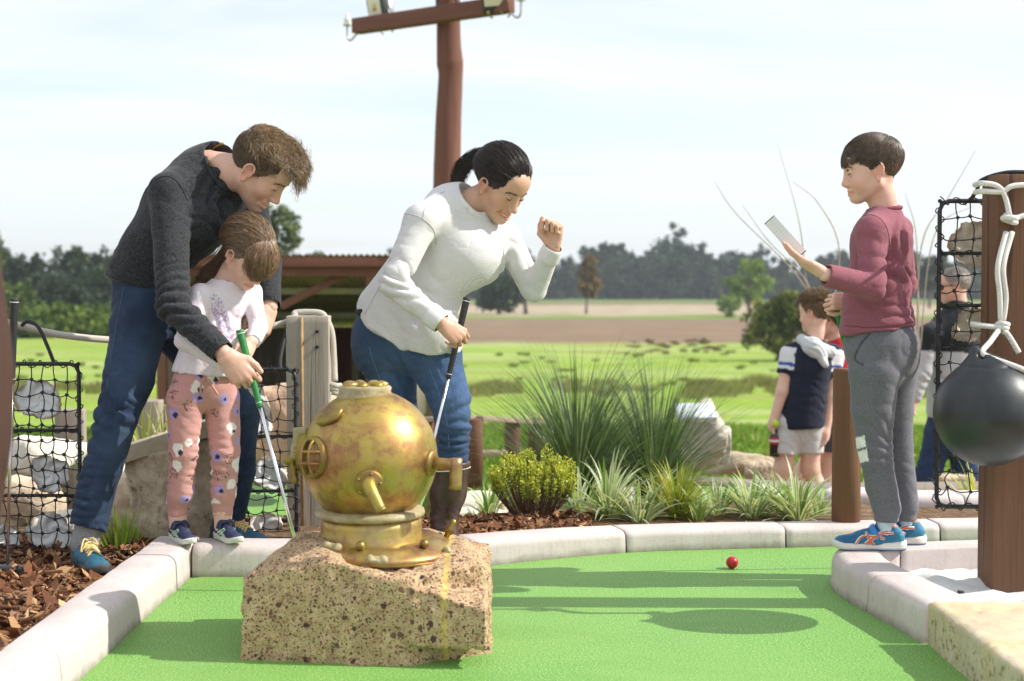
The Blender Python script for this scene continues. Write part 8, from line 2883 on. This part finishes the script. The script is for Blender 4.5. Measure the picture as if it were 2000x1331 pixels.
 for pxs, r in (([(1700, 652), (1683, 670), (1670, 700), (1686, 714)], 0.004), ):
  pts = []
  o = np.array([0, 0, CAM_H])
  for px, py in pxs:
   dr = unit(W(px, py, 4.6) - o); hit = bv.ray_cast(Vector(o), Vector(dr))
   if hit[0]:
    pts.append(np.array(hit[0]) - dr * 0.0003)
  if len(pts) > 2:
   m = MB(); m.tube(spline(pts, 30) - p.base, r, 6)
   m.build('pocket_edge' if r > 0.002 else 'seam', plain('grey_seam', (0.09, 0.09, 0.11), None, 50, 0.9), tp)
 # shoes
 tb = NT('blue_mesh_upper')
 up = tb.out(tb.mix(tb.ramp(tb.noise(9, 3), [(0.35, 0), (0.65, 1)]), (0.012, 0.11, 0.26), (0.02, 0.20, 0.30)), 0.55, tb.bump(tb.wave(260, dist=1.0), 0.3, 0.002))
 sole = NT('white_blue_sole')
 z = sole.sep(sole.co())[2]
 sm = sole.out(sole.ramp(z, [(0.006, (0.02, 0.10, 0.20)), (0.009, (0.72, 0.70, 0.64))]), 0.6)
 org = plain('orange_stripe', (0.75, 0.14, 0.05), None, 50, 0.5)
 wht = plain('white_stripe', (0.8, 0.78, 0.74), None, 50, 0.6)
 lines = [[(0.28, 0.27), (0.42, 0.22), (0.58, 0.10)], [(0.32, 0.17), (0.46, 0.20), (0.62, 0.19), (0.70, 0.10)], [(0.46, 0.09), (0.52, 0.16), (0.55, 0.25)], [(0.20, 0.25), (0.36, 0.23), (0.46, 0.18), (0.54, 0.10)]]
 st = [(wht, 0.021, lines), (org, 0.0145, [[(a, b + 0.0) for a, b in l] for l in lines])]
 skyb = plain('sky_blue_strap', (0.03, 0.24, 0.62), None, 50, 0.5)
 coral = plain('coral_lining', (0.72, 0.25, 0.14), None, 50, 0.8)
 for a_, dr in ((a1, (-1, 0.04)), (a2 + np.array([0.005, 0, 0]), (-1, 0.02))):
  shoe(p, a_, dr, KH, 0.245, up, sm, None, 0.37, None, 'shoe', st, coral)
  d = unit(np.array([dr[0], dr[1], 0.0])); sd = np.array([-d[1], d[0], 0])
  c = np.array([a_[0], a_[1], KH + 0.068]) + d * 0.048
  m = MB(); m.tube(spline([c - sd * 0.036 + [0.012, 0, -0.030], c - sd * 0.024 + [0, 0, 0.000], c + [0, 0, 0.008], c + sd * 0.024 + [0, 0, 0.0], c + sd * 0.036 + [0.012, 0, -0.030]], 16) - p.base, 0.0125, 8, True, 0.3)
  m.build('strap', skyb, p.root)
  S = Solid(); S.cone(a_ + [0, 0, 0.0], np.array([a_[0], a_[1], KH + 0.04]), 0.032, 0.032, 0.01)
  p.wear('sock', S, plain('pale_sock', (0.55, 0.66, 0.74), None, 60, 0.9, vcol=True), 0.006)
 hd = Head(np.array([1.183, 4.700, 1.366]), (176, 9, -4), 0.945, W(1728, 420, 4.71), 'boy', SKIN_C, 0.044)
 p.body.append(hd.geo(0.0024))
 S = Solid(); S.cone(hipc, waist, 0.08, 0.075, 0.04); S.cone(waist, chest, 0.075, 0.07, 0.04); S.cone(chest, neck, 0.065, 0.04, 0.03)
 for a, b, r in ((chest, shN, .04), (chest, shF, .04), (shN, elN, .034), (elN, wrN, .026), (shF, elF, .034), (elF, wrF, .026), (hipc, h1, .06), (hipc, h2, .06), (h1, k1, .048), (k1, a1, .03), (h2, k2, .045), (k2, a2, .03)):
  S.cone(a, b, r, r * 0.9, 0.03)
 p.flesh(S, SKIN_C, 0.011)
 p.body.append(hand(W(1604, 533, 4.50), (-0.84, 0.10, 0.50), (-0.42, -0.30, -0.85), -1, 0.80, [(4, 10, 6), (8, 14, 8), (18, 22, 12), (28, 30, 14)], [(0.022, 0.026, -0.010), (0.052, 0.038, 0.004), (0.082, 0.034, 0.006), (0.104, 0.026, 0.002)], SKIN_C, elN, 0.033))
 p.body.append(hand(W(1668, 589, 4.80), (-0.9, -0.1, 0.0), (0.1, -0.95, 0.2), 1, 0.80, [(60, 80, 42), (64, 82, 44), (66, 82, 44), (68, 78, 42)], None, SKIN_C, elF, 0.03))
 region = hairline([-0.12, -0.07, -0.045, -0.025, 0.015, 0.035, 0.06, 0.1], [-0.046, -0.046, -0.022, 0.022, -0.004, 0.022, 0.048, 0.06])
 p.finish(scalp_paint(hd, region, (0.032, 0.021, 0.014), 1.22))
 hd.detail(p.root, p.base, (0.05, 0.032, 0.02), (0.02, 0.013, 0.01))
 rs = np.random.default_rng(51)
 hm = mat_hair('dark_brown_hair', (0.068, 0.045, 0.029), (0.125, 0.085, 0.055), 0.40)
 crownp = np.array([-0.075, 0.0, 0.105])
 P = scalp_roots(6000, region, rs)
 def flow(q, u):
  f = q - crownp
  f /= np.linalg.norm(f, axis=1, keepdims=True) + 1e-6
  return f + np.stack([0.55 * (q[:, 2] > 0.03), 0 * q[:, 0], -0.6 - 0.3 * u + 0 * q[:, 0]], 1)
 L = np.interp(P[:, 2], [-0.05, 0.0, 0.05, 0.1], [0.012, 0.022, 0.045, 0.066]) * rs.uniform(0.8, 1.1, len(P))
 L = np.where((P[:, 0] > 0.03) & (P[:, 2] > 0.04), 0.060 * rs.uniform(0.85, 1.1, len(P)), L)
 S1 = grow(P, L, 8, flow, lambda q, u: 0.17 * (1 - 0.6 * u) * np.clip((q[:, 2] + 0.0) / 0.08, 0.04, 1) * np.clip(0.6 + q[:, 0] / 0.1, 0.15, 1), rs, 0.10, 1.015)
 p.hair(hd, S1, hm, np.full(len(S1), 0.0011), 0.0004, tones(len(S1), rs, 0.6, 1.5), 'hair')
 Pf = scalp_roots(4200, lambda Q: (Q[:, 2] > 0.050) & (Q[:, 0] > -0.05) & (np.abs(Q[:, 1]) < 0.062), rs)
 def flowf(q, u):
  return np.stack([0.9 - 0.6 * u + 0 * q[:, 0], 0.16 * q[:, 1] / 0.05, -0.35 - 0.5 * u + 0 * q[:, 0]], 1)
 S2 = grow(Pf, (0.034 + 0.55 * np.clip(0.085 - Pf[:, 0], 0, 0.1)) * (1 - 0.30 * np.clip(np.abs(Pf[:, 1]) / 0.06, 0, 1) ** 2) * rs.uniform(0.84, 1.10, len(Pf)), 9, flowf, lambda q, u: 0.16 * (1 - 0.75 * u), rs, 0.10, np.array([1.13, 1.03, 1.02]), grav=np.array([0.0, 0, -0.5]))
 p.hair(hd, S2, hm, np.full(len(S2), 0.0011), 0.0004, tones(len(S2), rs, 0.6, 1.5), 'fringe')
build_boy()

# the scorecard
def scorecard():
 a, b = W(1512, 421, 4.53), W(1575, 491, 4.51)
 e1 = b - a
 e2 = np.array([-0.030, 0.009, -0.026])
 c = a + e1 / 2 + e2 / 2
 n = unit(np.cross(e1, e2))
 A = np.stack([unit(e1), unit(np.cross(n, e1)), n], 1)
 t = NT('printed_card')
 x, y, z = t.sep(t.co())[0:3]
 rows = t.ramp(t.math('FRACT', t.math('MULTIPLY', x, 95.0)), [(0.80, 0), (0.86, 1)])
 colsl = t.ramp(t.math('FRACT', t.math('MULTIPLY', y, 55.0)), [(0.88, 0), (0.93, 1)])
 ink = t.math('MAXIMUM', rows, colsl)
 col = t.mix(t.math('MULTIPLY', ink, 0.18), (0.74, 0.74, 0.73), (0.16, 0.16, 0.18))
 edge = t.math('GREATER_THAN', t.math('ABSOLUTE', x), np.linalg.norm(e1) / 2 - 0.003)
 col = t.mix(edge, col, (0.05, 0.05, 0.03))
 m = MB(); m.box((0, 0, 0), (np.linalg.norm(e1) / 2, np.linalg.norm(e2) / 2, 0.0012))
 o = m.build('scorecard', t.out(col, 0.6), None, False, c)
 o.rotation_euler = Matrix(A.tolist()).to_euler()
 tag(o, 'white lined scorecard held up by the boy in maroon', 'scorecard')
scorecard()

# ------------------------------------------------------------------ people in the background
def bg_person(label, d, ground_z, J, cloth, skin, hairc, headpx, ypr, hscale, hair_len=0.03, cap=False):
 """J: joint name -> px,py,(extra depth)"""
 p = Person(label, (*W(J['hip'][0], 1000, d)[:2], ground_z))
 Q = {k: W(v[0], v[1], d + (v[2] if len(v) > 2 else 0)) for k, v in J.items()}
 return p, Q

def build_bg_boy():
 d = 8.3
 p, Q = bg_person('boy in navy hooded tee and grey shorts seen from behind, holding a bottle', d, -0.38, dict(hip=(1562, 800), chest=(1583, 700), sl=(1545, 692, 0.02), el=(1528, 765, -0.02), wl=(1511, 822, -0.03), sr=(1628, 694, 0.02), er=(1622, 775), wr=(1613, 842, -0.02), kl=(1530, 915), al=(1513, 1012, 0.03), kr=(1582, 915, 0.02), ar=(1594, 1012, 0.05)), None, SKIN_C, None, None, None, 1)
 S = Solid()
 S.cone(Q['chest'] + [0, 0, 0.06], Q['chest'] - [0, 0, 0.05], 0.075, 0.115, 0.05); S.cone(Q['chest'] - [0, 0, 0.05], W(1566, 828, d), 0.116, 0.130, 0.04, flat=(np.array([0, 1.0, 0]), 0.95), cuts=[(W(1562, 836, d), (0.05, 0, -1))])
 S.cone(Q['chest'] + [0, 0, 0.04], Q['sl'], 0.07, 0.056, 0.05); S.cone(Q['chest'] + [0, 0, 0.04], Q['sr'], 0.07, 0.056, 0.05)
 eL = Q['sl'] * 0.25 + Q['el'] * 0.75; eR = Q['sr'] * 0.25 + Q['er'] * 0.75
 S.cone(Q['sl'], eL, 0.060, 0.058, 0.03, cuts=[(Q['sl'] * 0.45 + Q['el'] * 0.55, Q['el'] - Q['sl'])]); S.cone(Q['sr'], eR, 0.060, 0.056, 0.03, cuts=[(Q['sr'] * 0.45 + Q['er'] * 0.55, Q['er'] - Q['sr'])])
 def col(V):
  x, y = proj(V)
  C = np.ones((len(V), 3)) * np.array([0.016, 0.020, 0.038])
  for s, e in (('sl', 'el'), ('sr', 'er')):
   ax = unit(Q[e] - Q[s]); t = (V - Q[s]) @ ax
   near = np.linalg.norm(V - Q[s] - t[:, None] * ax, axis=1) < 0.075
   near &= (x < 1556) if s == 'sl' else (x > 1616)
   C[near & (t > -0.03) & (t < 0.06)] = (0.72, 0.72, 0.74)
   C[near & (t > 0.06) & (t < 0.082)] = (0.05, 0.09, 0.36)
   C[near & (t > 0.082) & (t < 0.10)] = (0.72, 0.72, 0.74)
  return C
 p.wear('tee', S, mat_cloth('navy_cotton', (1, 1, 1), 0.1), 0.009, lambda V: ridges(V, W(1600, 790, d - 0.1), (0.4, 0, 1), 0.15, 0.012, 0.06, 3), col)
 S = Solid()
 S.cone(W(1566, 664, d - 0.02), W(1585, 678, d - 0.09), 0.034, 0.040, 0.03); S.cone(W(1585, 678, d - 0.09), W(1622, 688, d - 0.06), 0.044, 0.036, 0.03); S.cone(W(1590, 676, d - 0.09), W(1612, 712, d - 0.125), 0.044, 0.022, 0.04)
 p.wear('hood', S, mat_cloth('grey_hood_jersey', (0.55, 0.56, 0.58), 0.1), 0.009, lambda V: ridges(V, W(1605, 685, d - 0.12), (0.6, 0, 0.7), 0.09, 0.010, 0.03, 5))
 S = Solid()
 S.cone(W(1562, 800, d), W(1562, 835, d), 0.09, 0.112, 0.03, flat=(np.array([0, 1.0, 0]), 0.75))
 S.cone(W(1540, 830, d), W(1532, 880, d), 0.080, 0.082, 0.02, cuts=[(W(1530, 886, d), (-0.1, 0, -1))]); S.cone(W(1585, 830, d), W(1582, 880, d + 0.02), 0.078, 0.080, 0.02, cuts=[(W(1580, 886, d), (0, 0, -1))])
 p.wear('shorts', S, mat_cloth('pale_grey_jersey', (0.55, 0.53, 0.52), 0.08), 0.009, lambda V: ridges(V, W(1560, 850, d - 0.1), (0.8, 0, 0.5), 0.12, 0.008, 0.05, 6))
 hd = Head(W(1592, 612, d), (140, 4, 0), 0.95, W(1590, 672, d), 'boy', SKIN_C, 0.045)
 p.body.append(hd.geo(0.005))
 S = Solid()
 S.cone(Q['chest'], Q['hip'], 0.07, 0.08, 0.03)
 S.chain([Q['sl'], Q['el'], Q['wl']], [0.042, 0.036, 0.026], 0.02); S.chain([Q['sr'], Q['er'], Q['wr']], [0.042, 0.036, 0.026], 0.02)
 for w_, e_ in (('wl', 'el'), ('wr', 'er')):
  ax = unit(Q[w_] - Q[e_])
  S.ell(Q[w_] + ax * 0.03, (0.026, 0.032, 0.040), k=0.02)
  for f in range(4):
   b = Q[w_] + ax * 0.05 + np.array([0.005, (f - 1.5) * 0.014, 0])
   S.cone(b, b + ax * 0.025 + np.array([0.012 if w_ == 'wl' else -0.008, 0, 0]), 0.009, 0.008, 0.004); S.cone(b + ax * 0.025 + np.array([0.012 if w_ == 'wl' else -0.008, 0, 0]), b + ax * 0.02 + np.array([0.032 if w_ == 'wl' else -0.02, 0, -0.012]), 0.008, 0.007, 0.004)
 S.chain([W(1540, 840, d), Q['kl'], W(1522, 945, d + 0.02), Q['al']], [0.070, 0.052, 0.054, 0.034], 0.03); S.chain([W(1585, 840, d), Q['kr'], W(1590, 945, d + 0.04), Q['ar']], [0.070, 0.052, 0.054, 0.034], 0.03)
 p.flesh(S, SKIN_C, 0.0075)
 region = hairline([-0.12, -0.07, -0.045, -0.025, 0.015, 0.035, 0.06, 0.1], [-0.05, -0.05, -0.022, 0.022, -0.004, 0.022, 0.05, 0.06])
 p.finish(scalp_paint(hd, region, (0.09, 0.055, 0.03)))
 rs = np.random.default_rng(61)
 P = scalp_roots(2600, region, rs)
 tf = P[:, 2] > 0.06
 S1 = grow(P, np.where(tf, 0.055, 0.022) * rs.uniform(0.7, 1.2, len(P)), 6, lambda q, u: np.tile([0.5, 0, 0.4], (len(q), 1)), lambda q, u: np.where(q[:, 2] > 0.06, 1.0, 0.2), rs, 0.35, 1.0)
 p.hair(hd, S1, mat_hair('sandy_brown_hair', (0.17, 0.105, 0.05), (0.27, 0.175, 0.09)), np.full(len(S1), 0.0022), 0.0005, tones(len(S1), rs, 0.5, 1.3), 'hair')
 for a in ('al', 'ar'):
  S = Solid(); S.cone(Q[a] + [0, 0, 0.02], Q[a] + [0, 0, -0.06], 0.040, 0.040, 0.01); p.wear('sock', S, plain('white_sock', (0.75, 0.75, 0.76), None, 50, 0.9, vcol=True), 0.01)
  shoe(p, Q[a], (-0.4, 0.9), Q[a][2] - 0.11, 0.235, plain('white_trainer', (0.7, 0.7, 0.72), None, 30, 0.6), plain('white_trainer_sole', (0.7, 0.7, 0.7), None, 30, 0.6))
 # bottle and ball in his hand
 c = Q['wl'] + np.array([0.003, -0.01, -0.050])
 b = thing('cola_bottle', 'cola bottle with red label held by the boy in navy', 'bottle', c - np.array([0, 0, 0.16]))
 m = MB(); m.lathe([(0.010, 0.0), (0.026, 0.002), (0.029, 0.012), (0.027, 0.05), (0.030, 0.085), (0.029, 0.12), (0.018, 0.150), (0.0115, 0.165), (0.0115, 0.18)], 20)
 m.build('bottle_body', NT('cola').out((0.018, 0.008, 0.006), 0.12, spec=0.7), b)
 m = MB(); m.lathe([(0.0302, 0.075), (0.0308, 0.078), (0.0308, 0.112), (0.0302, 0.115)], 20, caps=False); lb = m.build('bottle_label', plain('red_label', (0.55, 0.015, 0.02), None, 30, 0.4), b)
 m = MB(); m.lathe([(0.0312, 0.088), (0.0314, 0.090), (0.0314, 0.100), (0.0312, 0.102)], 20, caps=False); m.build('label_band', plain('white_print', (0.75, 0.75, 0.75), None, 30, 0.4), b)
 m = MB(); m.lathe([(0.013, 0.172), (0.013, 0.19), (0.002, 0.191)], 16); m.build('cap', plain('red_cap', (0.55, 0.02, 0.02), None, 30, 0.4), b)
 m = MB(); m.add(*sphere_geo(0.0213)); o = m.build('golf_ball', plain('yellow_ball', (0.55, 0.75, 0.04), None, 50, 0.35), None, True, Q['wl'] + np.array([0.004, -0.045, -0.012])); tag(o, 'yellow-green golf ball in the hand holding the bottle', 'golf ball')
build_bg_boy()

def build_bg_boy2():
 d = 8.75
 p = Person('boy in red shirt mostly hidden behind the boy in navy', (*W(1620, 1000, d)[:2], -0.42))
 S = Solid()
 S.cone(W(1640, 675, d), W(1640, 720, d), 0.075, 0.118, 0.05); S.cone(W(1640, 720, d), W(1625, 840, d), 0.118, 0.115, 0.05, cuts=[(W(1625, 842, d), (0, 0, -1))])
 S.cone(W(1640, 695, d), W(1600, 705, d), 0.07, 0.056, 0.05); S.cone(W(1640, 695, d), W(1690, 705, d), 0.07, 0.056, 0.05)
 p.wear('shirt', S, mat_cloth('red_cotton', (0.50, 0.025, 0.04), 0.1), 0.010)
 S = Solid(); S.cone(W(1622, 830, d), W(1618, 890, d), 0.115, 0.11, 0.04, cuts=[(W(1618, 880, d), (0, 0, -1))]); p.wear('shorts', S, mat_cloth('charcoal_jersey', (0.06, 0.062, 0.065), 0.1), 0.010)
 hd = Head(W(1624, 628, d), (150, 4, 0), 0.95, W(1635, 685, d), 'boy', SKIN_A, 0.045)
 p.body.append(hd.geo(0.006))
 S = Solid(); S.cone(W(1640, 720, d), W(1622, 840, d), 0.07, 0.08, 0.03)
 S.chain([W(1600, 870, d), W(1560, 930, d), W(1548, 1020, d)], [0.06, 0.05, 0.034], 0.03); S.chain([W(1625, 870, d), W(1616, 940, d), W(1612, 1020, d)], [0.065, 0.052, 0.034], 0.03)
 S.chain([W(1690, 705, d), W(1700, 790, d), W(1690, 850, d)], [0.04, 0.034, 0.026], 0.02)
 p.flesh(S, SKIN_C, 0.009)
 region = hairline([-0.12, -0.07, -0.045, -0.025, 0.015, 0.035, 0.06, 0.1], [-0.05, -0.05, -0.022, 0.022, -0.004, 0.022, 0.05, 0.06])
 p.finish(scalp_paint(hd, region, (0.05, 0.03, 0.02)))
 rs = np.random.default_rng(62); P = scalp_roots(1500, region, rs)
 S1 = grow(P, 0.03 * rs.uniform(0.7, 1.2, len(P)), 5, lambda q, u: np.tile([-0.3, 0, -0.4], (len(q), 1)), 0.4, rs, 0.3, 1.0)
 p.hair(hd, S1, mat_hair('mid_brown_hair', (0.08, 0.05, 0.028), (0.12, 0.075, 0.04)), np.full(len(S1), 0.0025), 0.0006, tones(len(S1), rs, 0.6, 1.3), 'hair')
 for px in (1548, 1612):
  S = Solid(); a = W(px, 1020, d); S.cone(a + [0, 0, 0.02], a + [0, 0, -0.06], 0.040, 0.040, 0.01); p.wear('sock', S, plain('white_sock', (0.75, 0.75, 0.76), None, 50, 0.9, vcol=True), 0.01)
  shoe(p, a, (-0.4, 0.9), a[2] - 0.11, 0.235, plain('white_trainer', (0.7, 0.7, 0.72), None, 30, 0.6), plain('white_trainer_sole', (0.7, 0.7, 0.7), None, 30, 0.6))
build_bg_boy2()

def build_bg_man():
 d = 9.9
 p = Person('man with sunglasses in black and grey jacket behind the net panel', (*W(1860, 1000, d)[:2], -0.62))
 S = Solid()
 S.cone(W(1868, 605, d), W(1865, 650, d), 0.09, 0.155, 0.06); S.cone(W(1865, 650, d), W(1855, 800, d), 0.165, 0.160, 0.05, cuts=[(W(1855, 818, d), (0, 0, -1))])
 S.cone(W(1850, 640, d), W(1815, 655, d - 0.1), 0.1, 0.075, 0.05); S.chain([W(1815, 655, d - 0.1), W(1800, 730, d - 0.12), W(1788, 775, d - 0.14)], [0.078, 0.062, 0.048], 0.03)
 S.cone(W(1880, 640, d), W(1925, 660, d + 0.05), 0.1, 0.075, 0.05); S.chain([W(1925, 660, d + 0.05), W(1930, 740, d), W(1915, 800, d)], [0.078, 0.062, 0.048], 0.03)
 def col(V):
  x, y = proj(V)
  C = np.ones((len(V), 3)) * np.array([0.020, 0.022, 0.026])
  C[y > 688 + 0.05 * (x - 1850)] = (0.46, 0.47, 0.48)
  return C
 p.wear('jacket', S, mat_cloth('black_grey_shell', (1, 1, 1), 0.08), 0.011, lambda V: ridges(V, W(1850, 740, d - 0.15), (0.5, 0, 1), 0.2, 0.016, 0.07, 3), col)
 S = Solid(); S.cone(W(1855, 800, d), W(1852, 840, d), 0.145, 0.15, 0.04)
 S.chain([W(1835, 850, d), W(1815, 920, d), W(1808, 1010, d - 0.05)], [0.105, 0.085, 0.072], 0.04); S.chain([W(1875, 850, d), W(1885, 920, d), W(1900, 1010, d + 0.05)], [0.105, 0.085, 0.072], 0.04)
 p.wear('jeans', S, mat_denim('navy_denim', (0.016, 0.030, 0.075), (0.04, 0.07, 0.14), 0.4), 0.011, lambda V: ridges(V, W(1815, 920, d), (0, 0, 1), 0.2, 0.014, 0.06, 4))
 hd = Head(W(1862, 558, d), (170, 6, 0), 1.02, W(1872, 615, d), 'man', SKIN_A, 0.058)
 p.body.append(hd.geo(0.006))
 S = Solid(); S.cone(W(1865, 650, d), W(1855, 830, d), 0.11, 0.11, 0.04)
 a, b = W(1788, 775, d - 0.14), W(1778, 800, d - 0.15)
 S.cone(a, b, 0.03, 0.036, 0.02)
 for f in range(4):
  S.cone(b + [0, (f - 1.5) * 0.016, 0], b + [-0.006, (f - 1.5) * 0.017, -0.055], 0.011, 0.008, 0.006)
 S.cone(b, b + [0.03, -0.03, -0.04], 0.014, 0.009, 0.008)
 p.flesh(S, SKIN_A, 0.008)
 region = hairline([-0.12, -0.07, -0.045, -0.025, 0.015, 0.035, 0.06, 0.1], [-0.05, -0.05, -0.022, 0.022, -0.004, 0.032, 0.06, 0.07])
 p.finish(scalp_paint(hd, region, (0.28, 0.24, 0.2)))
 rs = np.random.default_rng(63); P = scalp_roots(1400, region, rs)
 S1 = grow(P, 0.022 * rs.uniform(0.7, 1.2, len(P)), 5, lambda q, u: np.tile([-0.3, 0, -0.5], (len(q), 1)), 0.3, rs, 0.3, 1.0)
 p.hair(hd, S1, mat_hair('greying_hair', (0.36, 0.31, 0.26), (0.5, 0.45, 0.4)), np.full(len(S1), 0.0025), 0.0006, tones(len(S1), rs, 0.6, 1.2), 'hair')
 m = MB()
 for y in (-1, 1):
  S = Solid(); S.ell((0.088, y * 0.034, -0.002), (0.010, 0.026, 0.018), k=0.002); V, F = S.geo(0.004)
  m.add(hd.out(V) - p.base, [F]); m.tube(hd.out([(0.080, y * 0.058, 0.004), (0.04, y * 0.076, 0.004), (-0.01, y * 0.082, 0.0)]) - p.base, 0.0035, 6)
 m.build('sunglasses', NT('dark_lens').out((0.02, 0.012, 0.03), 0.1, spec=0.8), p.root)
 for px, dd in ((1808, d - 0.05), (1900, d + 0.05)):
  shoe(p, W(px, 1010, dd), (-0.9, -0.2), -0.66, 0.28, plain('black_shoe', (0.03, 0.03, 0.03), None, 30, 0.5), plain('black_shoe_sole', (0.04, 0.04, 0.04), None, 30, 0.6))
build_bg_man()

# bits of dry leaf and bark kicked onto the turf
def litter():
 rs = np.random.default_rng(8)
 n = 150
 x = np.concatenate([rs.uniform(-1.05, 1.0, 70), rs.uniform(-1.07, -0.98, 50), rs.uniform(-0.1, 1.0, 30)])
 y = np.concatenate([rs.uniform(3.4, 5.1, 70), rs.uniform(3.2, 4.75, 50), rs.uniform(4.85, 5.2, 30)])
 keep = y < np.interp(x, back_s[:, 0], back_s[:, 1]) - 0.01
 C = np.stack([x, y, np.full(n, 0.004)], 1)[keep]
 pal = np.array([(0.22, 0.11, 0.05), (0.34, 0.22, 0.11), (0.10, 0.05, 0.03), (0.40, 0.34, 0.2)])
 V, F, K = leaf_quads(C, 0.0055, rs, pal[rs.choice(4, len(C))], 1.9)
 V[:, 2] = 0.003 + np.abs(V[:, 2] - 0.004) * 0.4
 o = link('leaf_litter', np_mesh('leaf_litter', V, F, K, False), MT['leaf'])
 tag(o, 'scattered bits of dry leaf and bark on the green turf', 'litter', kind='stuff')
litter()
# ------------------------------------------------------------------ thin summer haze over the fields
def haze():
 m = MB(); m.box((0, 790, 21.5), (1300, 850, 26))
 t = bpy.data.materials.new('haze'); t.use_nodes = True
 nt = t.node_tree; nt.nodes.clear()
 o = nt.nodes.new('ShaderNodeOutputMaterial'); v = nt.nodes.new('ShaderNodeVolumePrincipled')
 v.inputs['Color'].default_value = (0.86, 0.93, 1.0, 1)
 v.inputs['Density'].default_value = 0.00034
 v.inputs['Anisotropy'].default_value = 0.2
 nt.links.new(v.outputs[0], o.inputs['Volume'])
 h = m.build('haze', t, None, False)
 tag(h, 'thin pale haze over the distant fields', 'haze', kind='stuff')
haze()
